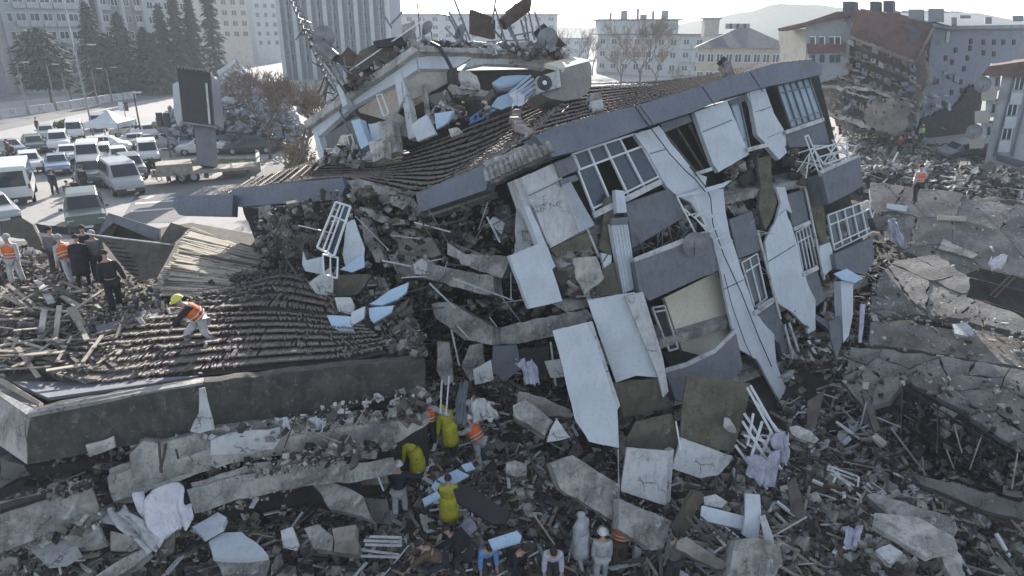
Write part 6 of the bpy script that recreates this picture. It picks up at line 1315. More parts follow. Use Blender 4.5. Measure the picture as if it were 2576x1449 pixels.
bare(G(1610,235,3.5), 16, .6, 'large brown bare tree in front of the pale blue house', 5, 7, .3); bare(G(1560,225,3.5), 11, .6, 'lower bare tree left of the largest brown one', 6, 6, .2); bare(G(1650,232,3.5), 10, .7, 'low bare tree right of the largest brown one', 7, 6, .2)
for i, x in enumerate((1385, 1410, 1438, 1465, 1490)): bare(G(x,190,3.5), 15 - abs(i-2), .35, ['bare poplar','second bare poplar','middle bare poplar','fourth bare poplar','last bare poplar'][i] + ' in the row counted from the wreckage', 20 + i, 5, .2)
bare(G(1700,240,3.5), 6, .7, 'small bare tree before the ochre house', 41, 5, .14); bare(G(2010,262,3.5), 6, .7, 'small bare tree behind the slate eave end', 42, 5, .14); bare(G(250,245,3.5), 5, .7, 'small bare street tree by the avenue', 43, 5, .12); bare(G(180,250,3.5), 5, .7, 'bare street tree left of the small one', 44, 5, .12)
def shrub(base, h, w_, label, seed, m, n=900, leaf=.16, cat='shrub', name='shrub'):
    rs = np.random.default_rng(seed); root = empty(name, base, label, cat); t = MB()
    for k in range(5): t.tube([base, base + Vector((rs.normal(0, .3) * w_, rs.normal(0, .3) * w_, h * .8))], .03, BK, 4)
    t.build('stem', root); c = rs.normal(0, 1, (n, 3)); c /= np.linalg.norm(c, axis=1)[:, None]; c *= (rs.random(n) ** .4)[:, None]; c[:, 2] = np.abs(c[:, 2]); lump = 1 + .3 * np.sin(c[:, 0] * 7) * np.cos(c[:, 1] * 6)
    P = c * np.array([w_ / 2, w_ / 2, h]) * lump[:, None]; a = rs.normal(0, 1, (n, 3)) * leaf; b = rs.normal(0, 1, (n, 3)) * leaf * .6
    V = np.stack([P - a * .5, P + b, P + a * .5, P - b], 1).reshape(-1, 3); me = bpy.data.meshes.new('crown'); me.from_pydata(V.tolist(), [], [(4*i, 4*i+1, 4*i+2, 4*i+3) for i in range(n)]); me.materials.append(m)
    o = bpy.data.objects.new('crown', me); COL.objects.link(o); o.parent = root
shrub(G(755,425,3.5), 2.4, 2.6, 'dry yellow bush at the left foot of the penthouse', 1, LFY)
LG = mat('green_leaves', (.07,.11,.035), (.045,.07,.025), 2, .9, 0)
shrub(G(160,330,3.5), 1.2, 2.2, 'green planter bush behind the white pickup', 2, LG); shrub(G(378,432,3.5), .9, 1.6, 'low green bush left of the trailer', 3, LG)
gsheet('lawn', [(440,420),(490,405),(600,398),(645,402),(650,425),(520,432),(445,432)], 3.53, 'grass')
# kerb of the lawn, low wall and the avenue barrier
def run(name, label, cat, pts, z, w_, h_, m, group=None):
    mb = MB(); P_ = [G(x, y, z) for x, y in pts]
    for a, b in zip(P_[:-1], P_[1:]): mb.beam(a + Vector((0,0,h_/2)), b + Vector((0,0,h_/2)), w_, h_, M[m])
    return thing(mb, name, label, cat, group)
run('low_wall', 'low pale wall along the near edge of the lawn', 'wall', [(650,400),(652,432),(560,440)], 3.5, .3, .8, 'beige')
run('lawn_kerb', 'pale kerb at the rear of the lawn', 'kerb', [(445,418),(500,402),(645,400)], 3.5, .25, .18, 'pale_conc')
for i, (a, b) in enumerate([((-250,350),(-120,322)),((-115,321),(-6,300)),((0,299),(68,289)),((74,288),(136,280)),((146,278),(172,274)),((177,273),(220,266)),((224,265),(240,262)),((246,261),(276,256)),((282,255),(305,252)),((310,251),(340,247))]):
    run('avenue_barrier', f"pale median barrier section, {['first','second','third','fourth','fifth','sixth','seventh','eighth','ninth','tenth'][i]} from the left along the avenue", 'barrier', [a, b], 3.5, .5, 1.1, 'clad2', 'median barrier sections along the avenue')
# billboard
bb = empty('billboard', G(515,418,3.5), 'tall dark double sided billboard on a square concrete post above the lawn', 'billboard')
def bp_(name, pts, d, m, th, gx=0): return MB().prism(dpts('0', pts, d, gx, 0), th, M[m]).build(name, bb)
bp_('post', [(488,312),(528,318),(534,418),(496,415)], 51, 'slate2', 1.0)
bp_('screen', [(446,178),(526,188),(536,312),(527,318),(460,305)], 50.5, 'black', .5, .4); bp_('side_panel', [(526,188),(531,190),(541,312),(536,318)], 50.8, 'slate', 1.6)
bp_('edge_strip', [(516,208),(520,209),(529,312),(525,312)], 50.3, 'clad2', .1); bp_('top_frame', [(443,168),(528,178),(530,192),(446,182)], 50.4, 'black', .9, .4)
for i in range(9): bp_('lamp_bracket', [(445+i*9,166+i),(449+i*9,166+i),(449+i*9,172+i),(445+i*9,172+i)], 50.2, 'steel', .4)
bp_('catwalk', [(456,305),(536,316),(536,320),(456,309)], 50.1, 'steel', .6)
thing(MB().prism([W(x, y, 55) for x, y in [(434,212),(446,205),(456,300),(448,318),(438,290)]], .3, M['pale']), 'back_panel', 'pale narrow panel standing just left of the billboard', 'panel')
# lamp posts and poles
def lamp(px, py, h, label, m='steel', arm=1.5):
    b = G(px, py, 3.5); root = empty('street_lamp', b, label, 'street lamp'); MB().tube([b, b + Vector((0, 0, h))], .1, M[m], 7, r2=.06).build('pole', root)
    MB().tube([b + Vector((0, 0, h)), b + Vector((arm * .5, -.2, h + .3)), b + Vector((arm, -.4, h + .3))], .05, M[m], 5).build('arm', root); MB().box(b + Vector((arm, -.4, h + .25)), (.7, .3, .12), M['clad2']).build('lamp_head', root)
lamp(218,268,17,'tall thin lamp post by the avenue, right of the pine','pale'); lamp(72,290,6.5,'lamp post by the avenue below the pine'); lamp(143,278,6,'lamp post at the barrier, second from the left'); lamp(174,273,5,'short lamp post at the barrier, third from the left'); lamp(247,262,5,'short post by the barrier near the tent'); lamp(283,256,5,'short post by the barrier behind the tent'); lamp(358,352,4.5,'dark lamp post between the white sedans','black',.6)
lamp(236,345,9,'grey traffic signal mast behind the white sedan','steel',2)
tl_ = empty('traffic_light', G(430,396,3.5), 'traffic lights on a dark pole left of the billboard', 'traffic light'); b = G(430,396,3.5); MB().tube([b, b + Vector((0,0,3.6))], .08, M['steel'], 6).build('pole', tl_)
for dx in (-.35, .3): MB().box(b + Vector((dx, -.1, 3.3)), (.4, .35, 1.2), M['black']).build('signal_head', tl_)
# traffic sign like yellow arrow board
sg = empty('arrow_sign', G(318,305,3.5), 'round black and white arrow sign right of the tent roof', 'sign'); b = G(318,305,3.5); MB().tube([b, b + Vector((0,0,1.8))], .05, M['steel'], 5).build('post', sg); MB().box(b + Vector((-.3,-.05,1.8)), (.55,.06,1.1), M['clad']).box(b + Vector((.35,-.05,1.8)), (.45,.06,1.1), M['black']).build('board', sg)
# white tent
tb_ = G(285,352,3.5); tent = empty('white_tent', tb_, 'white canopy tent with pointed roof between the parked cars', 'tent')
s_ = 1.75; hh = 1.9; cs = [tb_ + Vector((x, y, hh)) for x, y in ((-s_,-s_),(s_,-s_),(s_,s_),(-s_,s_))]; ap = tb_ + Vector((0,0,hh+1.15))
mbt = MB(); mid = [(c + ap) / 2 + Vector((0,0,-.22)) for c in cs]; mbt.add(cs + mid + [ap], [(i,(i+1)%4,4+(i+1)%4,4+i) for i in range(4)] + [(4+i,4+(i+1)%4,8) for i in range(4)], M['clad']); mbt.build('roof', tent)
MB().add([c for c in cs] + [c - Vector((0,0,.5)) for c in cs], [(i,(i+1)%4,4+(i+1)%4,4+i) for i in range(4)], M['clad']).build('valance', tent)
for c in cs: MB().tube([c, c - Vector((0,0,hh))], .05, M['steel'], 5).build('leg', tent)
# ================================================================ vehicles
CG = mat('car_glass', (.03,.04,.05), (.02,.028,.035), 1, .1, 0); TY = mat('tyre', (.02,.02,.02), (.015,.015,.015), 3, .9, 0); CP_ = {}
def paint(n, c): CP_[n] = mat('car_paint_' + n, c, tuple(x * .9 for x in c), 1, .28, 0, fine=30)
paint('white', (.62,.63,.63)); paint('silver', (.36,.38,.40)); paint('blue', (.20,.25,.33)); paint('green', (.09,.12,.11)); paint('grey', (.17,.19,.20)); paint('dark', (.06,.07,.08))
HL = mat('headlamp', (.6,.62,.62), (.5,.5,.5), 2, .2, 0); TL = mat('tail_lamp', (.35,.02,.02), (.25,.02,.02), 2, .3, 0); BP = mat('bumper', (.04,.04,.042), (.03,.03,.032), 2, .6, 0); PLT = mat('number_plate', (.6,.6,.58), (.5,.5,.5), 2, .5, 0)
# stations: x, z_low, z_belt, z_top, half width, half roof width ; front at +x
TYPES = {
 'sedan': (4.4, 1.78, [(-2.2,.45,.80,.80,.78,.6),(-2.05,.3,.95,.97,.87,.62),(-1.55,.25,.98,1.05,.89,.62),(-.95,.25,.98,1.42,.89,.60),(.1,.25,.97,1.47,.89,.60),(.45,.25,.96,1.42,.89,.60),(1.15,.25,.93,.98,.89,.68),(1.95,.3,.80,.84,.85,.66),(2.2,.42,.65,.66,.72,.6)]),
 'hatch': (4.1, 1.75, [(-2.05,.4,.85,.90,.8,.62),(-1.95,.3,.98,1.25,.87,.60),(-1.5,.25,1.0,1.48,.89,.60),(.1,.25,.98,1.52,.89,.60),(.5,.25,.97,1.45,.89,.60),(1.2,.25,.95,1.0,.88,.66),(1.85,.3,.82,.86,.84,.64),(2.05,.42,.65,.66,.74,.6)]),
 'suv': (4.6, 1.85, [(-2.3,.5,1.0,1.05,.85,.66),(-2.2,.4,1.08,1.5,.92,.66),(-1.8,.35,1.1,1.75,.93,.68),(.2,.35,1.08,1.78,.93,.68),(.6,.35,1.06,1.7,.93,.68),(1.3,.35,1.05,1.12,.92,.74),(2.1,.4,.98,1.02,.9,.72),(2.3,.5,.8,.82,.8,.7)]),
 'van': (4.9, 1.9, [(-2.45,.45,1.1,1.8,.9,.74),(-2.4,.38,1.12,1.95,.94,.76),(-1.8,.35,1.12,2.02,.95,.78),(.7,.35,1.1,2.02,.95,.78),(1.1,.35,1.08,1.92,.95,.76),(1.85,.35,1.05,1.15,.93,.80),(2.3,.4,.92,.98,.88,.74),(2.45,.45,.75,.78,.8,.7)]),
 'minibus': (5.8, 2.0, [(-2.9,.45,1.3,2.35,.94,.84),(-2.85,.38,1.32,2.5,.98,.86),(-2.2,.35,1.32,2.56,1.0,.88),(1.5,.35,1.3,2.56,1.0,.88),(1.9,.35,1.25,2.4,1.0,.86),(2.5,.35,1.15,1.4,.97,.82),(2.85,.4,.95,1.0,.9,.78),(2.95,.45,.8,.82,.85,.74)]),
}
def make_car(kind, color, label, group='cars parked on the lot', lampside=True):
    Lc, Wc, S_ = TYPES[kind]; cm = CP_[color]; root = empty('parked_car' if kind not in ('van', 'minibus') else 'parked_van', (0, 0, 0), label, 'car' if kind not in ('van', 'minibus') else 'van', group)
    def ringp(s): x, zl, zb, zt, w_, wr = s; return [(x, -w_*.9, zl), (x, -w_, (zl+zb)/2), (x, -w_*.97, zb), (x, -wr, zt), (x, 0, zt + .01), (x, wr, zt), (x, w_*.97, zb), (x, w_, (zl+zb)/2), (x, w_*.9, zl)]
    vs = []; fs = []
    for s in S_: vs += [Vector(p) for p in ringp(s)]
    for i in range(len(S_) - 1):
        for j in range(8): a = i * 9 + j; fs.append((a, a + 1, a + 10, a + 9))
        fs.append((i * 9 + 8, i * 9, i * 9 + 9, i * 9 + 17))
    fs.append(tuple(range(8, -1, -1))); fs.append(tuple((len(S_) - 1) * 9 + j for j in range(9)))
    MB().add(vs, fs, cm).build('body', root, smooth=False, bevel=.03)
    # glazing, 12 mm proud of the body faces
    def glz(name, i0, i1, ys, a=(.08, .92), b=(.1, .9)):
        s0, s1 = S_[i0], S_[i1]
        r0, r1 = [Vector(p) for p in ringp(s0)], [Vector(p) for p in ringp(s1)]
        if ys == 'side+': q = [r0[6], r1[6], r1[5], r0[5]]
        elif ys == 'side-': q = [r0[2], r1[2], r1[3], r0[3]]
        else: q = [r0[3], r0[5], r1[5], r1[3]]
        f = lambda s, t: q[0].lerp(q[1], s).lerp(q[3].lerp(q[2], s), t)
        p = [f(a[0], b[0]), f(a[1], b[0]), f(a[1], b[1]), f(a[0], b[1])]; n = (p[1] - p[0]).cross(p[2] - p[0]).normalized(); c = sum(p, Vector()) / 4
        if n.dot(c - Vector((0, 0, .8))) < 0: n = -n
        MB().prism([v + n * .022 for v in p], .01, CG, n=n).build(name, root)
    tops = [s[3] - s[2] for s in S_]; hi_ = [i for i, t in enumerate(tops) if t > .3]; f0, f1 = hi_[0], hi_[-1]
    glz('windscreen', f1, f1 + 1, 'top', (.04, .96), (.04, .9)); 
    for i in range(f0, f1):
        if S_[i + 1][0] - S_[i][0] > .25:
            for sd_ in ('side+', 'side-'): glz('side_window', i, i + 1, sd_, (.05, .95), (.12, .86))
    if kind == 'sedan' or kind == 'hatch': glz('rear_window', f0 - 1, f0, 'top', (.08, .92), (.1, .92))
    x0, zl, zb, zt, w_, wr = S_[0]
    if kind in ('van', 'minibus', 'suv'):
        xx = S_[0][0] - .01; q = [Vector((xx, -wr * .85, zb - .05)), Vector((xx, wr * .85, zb - .05)), Vector((xx, wr * .82, max(zt - .12, zb + .35))), Vector((xx, -wr * .82, max(zt - .12, zb + .35)))]
        MB().prism(q, .02, CG, n=Vector((-1, 0, 0))).build('rear_window', root)
    xr, xf = S_[0][0], S_[-1][0]
    for y in (-1, 1):
        MB().box((xf - .08, y * S_[-1][4] * .82, S_[-1][2] - .02), (.14, .3, .14), HL).build('headlight', root); MB().box((xr + .03, y * S_[0][4] * .92, S_[0][2] - .08), (.1, .12, .3), TL).build('tail_light', root)
        MB().box((S_[f1][0] + .25, y * (Wc / 2 + .09), S_[f1][2] + .08), (.12, .18, .13), cm).build('mirror', root)
    MB().box((xf + .0, 0, .42), (.12, Wc * .86, .24), BP).build('bumper', root); MB().box((xr - .0, 0, .45), (.12, Wc * .86, .22), BP).build('bumper', root)
    MB().box((xf + .065, 0, .48), (.02, .5, .11), PLT).build('number_plate', root)
    for sx in (-1, 1):
        for sy in (-1, 1):
            c = Vector((sx * Lc * .31, sy * (Wc / 2 - .13), .32)); wb = MB().tube([c - Vector((0, .11, 0)), c + Vector((0, .11, 0))], .33, TY, 14).build('wheel', root)
            MB().tube([c + Vector((0, sy * .10, 0)), c + Vector((0, sy * .125, 0))], .19, CP_['silver'], 9).build('rim', wb)
    return root
CARS = [
 ('minibus','white',50,500,122,'white minibus seen from behind at the left picture edge, second in from the edge',1.0),
 ('minibus','white',-38,508,123,'white minibus cut by the left picture edge',1.0),
 ('hatch','white',80,432,-54,'white hatchback just behind the white minibus',1.0),
 ('sedan','blue',150,436,-58,'blue grey sedan facing the camera beside the white hatchback',1.0),
 ('hatch','green',90,384,-52,'dark green car in the rear row at far left',1.0),
 ('suv','white',152,380,-59,'white pickup like car facing the camera in the rear row',1.0),
 ('van','white',192,350,-60,'white van at the very back beside the green bush',.9),
 ('sedan','white',270,387,18,'white sedan seen from its side in front of the tent',1.05),
 ('van','white',229,420,-62,'white van with square roof in the middle of the lot',1.0),
 ('suv','grey',232,463,-63,'grey car in the near row next to the silver van',1.0),
 ('hatch','white',303,416,-56,'white hatchback just behind the grey one at the right of the lot',.95),
 ('suv','grey',334,446,-55,'grey green car right behind the silver van',.95),
 ('van','white',376,408,-61,'white van at the right end of the lot with dark windscreen',.9),
 ('sedan','silver',395,378,17,'silver sedan behind the white van, seen from its side',1.0),
 ('sedan','white',385,350,35,'white sedan with open bonnet look beside the dark lamp post',1.0),
 ('van','silver',312,482,-51,'silver van nearest the camera on the lot, facing right',1.05),
 ('sedan','white',510,390,196,'white sedan half hidden behind the billboard post',1.0),
 ('suv','silver',552,368,28,'silver estate car right of the billboard post',.95),
 ('sedan','silver',605,362,16,'long silver sedan between the estate car and the bare tree',1.05),
 ('sedan','dark',630,388,196,'dark sedan at the right end of the road row',1.05),
 ('suv','green',222,570,-58,'dark green off road car nearest the left roof',1.1),
 ('hatch','silver',-10,560,-42,'pale car bonnet at the left edge beside the dark roof flap',1.1),
 ('sedan','blue',455,360,26,'blue grey sedan in the haze behind the traffic lights',.95),
 ('sedan','silver',590,328,22,'small far silver car by the collapsed house',.95),
 ('sedan','grey',30,392,-40,'grey car beside the far people at the left edge',.95),
 ('hatch','silver',122,352,-60,'silver hatchback in the rear row behind the pickup like car',.95),
 ('sedan','white',175,408,-58,'white car wedged between the blue grey sedan and the square van',.95),
 ('suv','white',262,412,-60,'white car between the square van and the small hatchback',.9),
 ('sedan','silver',350,372,20,'silver car behind the white hatchback at the tent side',.9),
 ('sedan','white',330,345,30,'white car partly under the right edge of the tent',.9),
 ('hatch','blue',470,378,-60,'small blue grey car left of the billboard post',.9),
 ('sedan','grey',660,365,10,'grey car behind the dark sedan under the bare tree',.95),
 ('van','silver',250,330,-60,'far silver van behind the tent',.9),
 ('sedan','green',430,332,25,'far dark car behind the traffic lights',.9),
]
for kind, colr, px, py, ang, lab, sc_ in CARS:
    c = make_car(kind, colr, lab); p = G(px, py - 3, 3.52); c.location = p; c.rotation_euler = (0, 0, R(ang)); c.scale = (sc_,) * 3
# flatbed trailer right of the lot
tr = empty('flatbed_trailer', G(520, 470, 3.5), 'old low flatbed trailer with tandem wheels loaded with scrap, below the billboard lawn', 'trailer')
a, b = G(385, 468, 3.5), G(650, 445, 3.5); u_ = (b - a).normalized(); nn = Vector((-u_.y, u_.x, 0)); rt = Matrix((u_, nn, Vector((0,0,1)))).transposed()
MB().box((a + b) / 2 + nn * .9 + Vector((0,0,.75)), ((b - a).length, 2.2, .22), M['wood'], rt).build('bed', tr)
for t in (.27, .38):
    for sy in (0, 1.8): c = a.lerp(b, t) + nn * sy + Vector((0,0,.42)); w_ = MB().tube([c - nn * .12, c + nn * .12], .42, TY, 14).build('wheel', tr); MB().tube([c - nn * .14, c - nn * .11], .22, CP_['silver'], 9).build('rim', w_)
MB().box(a + u_ * 1.6 + nn * .9 + Vector((0,0,1.1)), (2.4, 2.0, .7), M['wood'], rt).build('load', tr)
for i in range(14):
    p = G(385 + random.uniform(0, 85), 458 - random.uniform(0, 20), 3.9); v = Vector((random.gauss(0,1), random.gauss(0,.5), abs(random.gauss(0,.8)))).normalized() * random.uniform(.4, 1.1)
    MB().beam(p, p + v, .07, .04, M[random.choice(['wood','rust','clad2','deck'])]).build('scrap_bar', tr)
for t in (.15,.5,.9): MB().box(a.lerp(b, t) + Vector((0,0,.5)), (.3,.1,.5), M['wood2'], rt).build('side_bracket', tr)
# small dark car body parts on the far right heap, wrecked
wk = empty('crushed_car', GT(2420, 400), 'crushed grey car lying in the debris beside the red roofed block', 'car')
pw = GT(2420, 402) + Vector((0, 0, .3)); cc_ = make_car('sedan', 'grey', 'wrecked grey car tilted in the debris beside the red roofed block', 'wrecked cars'); cc_.location = pw; cc_.rotation_euler = (R(9), R(-8), R(14))
cc_ = make_car('hatch', 'dark', 'dark wrecked car at the right picture edge on the debris heap', 'wrecked cars'); cc_.location = GT(2530, 425) + Vector((0, 0, .3)); cc_.rotation_euler = (R(-10), R(12), R(-25))
bpy.data.objects.remove(wk)
# ================================================================ people
SK = mat('skin', (.42,.28,.21), (.36,.23,.17), 6, .6, 0); HR = mat('hair', (.03,.024,.02), (.02,.017,.015), 6, .8, 0)
PM = dict(orange=mat('orange_vest', (.72,.16,.03), (.6,.12,.03), 4, .8, .1), white=mat('white_coverall', (.47,.48,.50), (.34,.35,.37), 5, .9, .2), black=mat('black_jacket', (.022,.022,.026), (.015,.015,.018), 5, .9, .2),
 navy=mat('navy_sweater', (.022,.026,.042), (.015,.018,.03), 5, .9, .2), yellow=mat('yellow_raincoat', (.46,.44,.03), (.33,.32,.025), 4, .6, .3), grey=mat('grey_coat', (.16,.16,.17), (.11,.11,.12), 5, .9, .2),
 blue=mat('blue_shirt', (.16,.30,.58), (.12,.24,.48), 5, .8, .2), red=mat('red_jacket', (.30,.05,.05), (.22,.04,.04), 5, .8, .2), dgrey=mat('dark_trousers', (.05,.05,.056), (.035,.035,.04), 5, .9, .2), boot=mat('black_boot', (.02,.02,.02), (.015,.015,.015), 5, .7, .1),
 hel_y=mat('yellow_helmet', (.62,.62,.12), (.55,.55,.10), 5, .4, 0), hel_w=mat('white_helmet', (.6,.62,.62), (.55,.56,.56), 5, .4, 0), lime=mat('lime_vest', (.45,.6,.08), (.4,.5,.07), 4, .7, .1), strip=mat('reflective_strip', (.6,.58,.5), (.5,.5,.45), 4, .5, 0), lt=mat('pale_shirt', (.45,.47,.55), (.4,.4,.5), 5, .8, .2), hood=mat('grey_hood', (.35,.36,.37), (.28,.28,.3), 5, .9, .1), brown=mat('brown_coat', (.12,.085,.06), (.08,.06,.045), 5, .9, .2))
def skinmesh(name, chain, root, m, sub=1):
    """chain: dict joint -> (pos, (rx, ry)), edges"""
    J, E, r0 = chain; keys = list(J); idx = {k: i for i, k in enumerate(keys)}
    me = bpy.data.meshes.new(name); me.from_pydata([J[k][0] for k in keys], [(idx[a], idx[b]) for a, b in E], [])
    o = bpy.data.objects.new(name, me); COL.objects.link(o); o.parent = root; md = o.modifiers.new('skin', 'SKIN')
    for i, k in enumerate(keys): me.skin_vertices[0].data[i].radius = J[k][1]; me.skin_vertices[0].data[i].use_root = (k == r0)
    md.use_smooth_shade = True
    sb = o.modifiers.new('sub', 'SUBSURF'); sb.levels = sub; sb.render_levels = sub
    me.materials.append(m); return o
def person(label, pos, yaw, top='black', legs='dgrey', vest=None, head='hair', lean=0, side=0, stride=.12, crouch=0, arms=('down', 'down'), coat=False, h=1.75, group=None, pack=False, look=0):
    """local +y is forward"""
    k = h / 1.75; root = empty('person', (0, 0, 0), label, 'person', group); V = Vector
    hz = .92 - crouch * .42; hip = V((0, -crouch * .12, hz)); rl = Matrix.Rotation(-R(lean), 3, 'X') @ Matrix.Rotation(R(side), 3, 'Y')
    t = lambda x, y, z: hip + rl @ V((x, y, z))
    J = {}; sp, ch, sh, nk = t(0, 0, .14), t(0, .02, .32), t(0, 0, .47), t(0, .01, .55)
    hd = nk + rl @ Matrix.Rotation(R(lean * .3 - look), 3, 'X') @ V((0, .02, .0))
    hr = rl @ Matrix.Rotation(R(lean * .35 + look), 3, 'X')
    J['hip'] = (hip, (.13, .10)); J['sp'] = (sp, (.13, .095)); J['ch'] = (ch, (.16, .11)); J['sh'] = (sh, (.12, .085)); J['nk'] = (nk, (.055, .055))
    J['jaw'] = (hd + hr @ V((0, .015, .07)), (.062, .07)); J['mid'] = (hd + hr @ V((0, .01, .14)), (.078, .092)); J['crn'] = (hd + hr @ V((0, .0, .215)), (.066, .078)); J['nose'] = (hd + hr @ V((0, .115, .125)), (.014, .016))
    E = [('hip','sp'),('sp','ch'),('ch','sh'),('sh','nk'),('nk','jaw'),('jaw','mid'),('mid','crn'),('mid','nose')]
    DIR = {'down': (V((.10, .03, -1)), V((.03, .18, -1))), 'out': (V((1, .25, -.45)), V((1, .4, -.1))), 'fwd': (V((.1, .7, -.7)), V((-.1, 1, -.1))), 'hip': (V((.8, -.2, -.7)), V((-.7, .5, -.4))), 'reach': (V((.1, .8, -.6)), V((0, .7, -.75))), 'up': (V((.3, .5, .5)), V((.0, .6, .9))), 'back': (V((.3, -.5, -.8)), V((.2, -.2, -1)))}
    arm = []
    for s, nm, d in ((-1, 'L', arms[0]), (1, 'R', arms[1])):
        u, f = DIR[d]; u = V((u.x * s, u.y, u.z)).normalized(); f = V((f.x * s, f.y, f.z)).normalized()
        s0 = t(.18 * s, 0, .44); el = s0 + u * .29; wr = el + f * .25; ha = wr + f * .07
        J['s' + nm] = (s0, (.058, .058)); J['e' + nm] = (el, (.042, .042)); J['w' + nm] = (wr, (.028, .026)); J['h' + nm] = (ha, (.040, .018)); E += [('sh', 's' + nm), ('s' + nm, 'e' + nm), ('e' + nm, 'w' + nm), ('w' + nm, 'h' + nm)]
        x = f.cross(V((0, 0, 1))); x = x.normalized() if x.length > .1 else V((1, 0, 0))
        for q, (ox, L1) in enumerate(((-.030, .062), (-.010, .075), (.010, .070), (.030, .055))): J[f'f{q}{nm}'] = (ha + f * (.03 + L1) + x * ox * 1.2 + V((0, 0, -.012)), (.009, .009)); E.append(('h' + nm, f'f{q}{nm}'))
        J['th' + nm] = (wr + f * .06 + x * -.055 * s, (.011, .011)); E.append(('w' + nm, 'th' + nm))
        ft = V((.11 * s, stride * s, .07)); kn = (V((.09 * s, 0, hz)) + ft) / 2 + V((.02 * s, .05 + crouch * .38, .02)); hp = hip + V((.09 * s, 0, -.06))
        J['p' + nm] = (hp, (.088, .09)); J['k' + nm] = (kn, (.058, .06)); J['a' + nm] = (ft, (.040, .042)); J['t' + nm] = (ft + V((.01 * s, .15, -.035)), (.04, .03)); E += [('hip', 'p' + nm), ('p' + nm, 'k' + nm), ('k' + nm, 'a' + nm), ('a' + nm, 't' + nm)]
    skinmesh('body', (J, E, 'hip'), root, SK)
    g = lambda n, dx, dy=None: (J[n][0], (J[n][1][0] + dx, J[n][1][1] + (dy if dy is not None else dx)))
    jn = ['hip', 'sp', 'ch', 'sh'] + [a + b for a in 'sew' for b in 'LR']; ej = [(a, b) for a, b in E if a in jn and b in jn]; jj = {n: g(n, .065 if n in ('hip','sp','ch') else .05 if n == 'sh' else .036) for n in jn}
    jj['sh'] = g('sh', .04, .04)
    if coat:
        jj['hip'] = g('hip', .06); jj['sp'] = g('sp', .085); jj['ch'] = g('ch', .08); jj['sh'] = g('sh', .06)
        jj['hd0'] = (J['nk'][0], (.085, .085)); ej.append(('sh', 'hd0')); 
        if head == 'hoodup': jj['hd1'] = (J['mid'][0] + hr @ V((0, -.03, 0)), (.105, .105)); jj['hd2'] = (J['crn'][0] + hr @ V((0, -.02, 0)), (.085, .09)); ej += [('hd0', 'hd1'), ('hd1', 'hd2')]
    skinmesh('raincoat' if coat else 'jacket', (jj, ej, 'hip'), root, PM[top])
    if coat:
        n = 16; vs = []; lv = [(.22, .205, .165), (.04, .212, .175), (-.12, .218, .185), (-.28, .225, .20), (-.44, .235, .21)]
        for z, a_, b_ in lv:
            for j in range(n): an = 2 * math.pi * j / n; f_ = 1 + (.05 * math.sin(an * 5 + z * 4) if z < 0 else 0); p_ = V((a_ * f_ * math.cos(an), b_ * f_ * math.sin(an), z)); vs.append(hip + (rl @ p_ if z > 0 else p_))
        o = MB().add(vs, [(i * n + j, i * n + (j + 1) % n, (i + 1) * n + (j + 1) % n, (i + 1) * n + j) for i in range(4) for j in range(n)], PM[top]).build('coat_skirt', root, smooth=True); s_ = o.modifiers.new('solid', 'SOLIDIFY'); s_.thickness = .02
    ln = ['hip'] + [a + b for a in 'pka' for b in 'LR']; skinmesh('trousers', ({n: g(n, (.038 if n != 'hip' else .05) * (.3 if coat else 1)) for n in ln}, [(a, b) for a, b in E if a in ln and b in ln], 'hip'), root, PM[legs])
    for s in 'LR': skinmesh('boot', ({'a': g('a' + s, .02), 't': g('t' + s, .012)}, [('a', 't')], 'a'), root, PM['boot'])
    if vest:
        v = {'a': (t(0, 0, -.06), (.235, .21)), 'b': (ch, (.27, .22)), 'c': (t(0, 0, .50), (.25, .18))}; skinmesh('vest', (v, [('a', 'b'), ('b', 'c')], 'a'), root, PM[vest])
        mb = MB(); 
        for z in (.10, .20): mb.tube([t(.245 * math.cos(a), .20 * math.sin(a) + .01, z) for a in [i * .4833 for i in range(14)]], .018, PM['strip'], 4)
        mb.build('reflective_strip', root)
    q = hr; c0 = J['mid'][0] + hr @ V((0, -.005, .03))
    if head in ('hel_y', 'hel_w', 'hair', 'hood', 'cap'):
        mm = PM.get(head, HR) if head != 'cap' else PM['black']; rr = (.125, .145, .125) if head.startswith('hel') else (.098, .115, .11) if head != 'hood' else (.115, .125, .125)
        if head == 'hood': mm = PM['hood']
        vs = []; fs = []; n = 12
        for i in range(5):
            for j in range(n): a = 2 * math.pi * j / n; ph = i / 4.4 * math.pi / 2 if head.startswith('hel') else i / 4.4 * math.pi / 2 - .15; vs.append(c0 + q @ V((rr[0] * math.cos(ph) * math.cos(a), rr[1] * math.cos(ph) * math.sin(a) - (.02 if not head.startswith('hel') else 0), rr[2] * math.sin(ph))))
        for i in range(4):
            for j in range(n): fs.append((i * n + j, i * n + (j + 1) % n, (i + 1) * n + (j + 1) % n, (i + 1) * n + j))
        fs.append(tuple(4 * n + j for j in range(n))); o = MB().add(vs, fs, mm).build('helmet' if head.startswith('hel') else 'hair' if head == 'hair' else 'hat', root, smooth=True)
        if head.startswith('hel'): MB().tube([c0 + q @ V((.14 * math.cos(j * .5236), .165 * math.sin(j * .5236) + .015, .0)) for j in range(13)], .012, mm, 4).build('brim', o)
    if pack: MB().box(t(0, -.2, .3), (.3, .18, .42), PM['black'], rl).build('backpack', root)
    root.scale = (k,) * 3; root.location = pos; root.rotation_euler = (0, 0, R(yaw)); return root
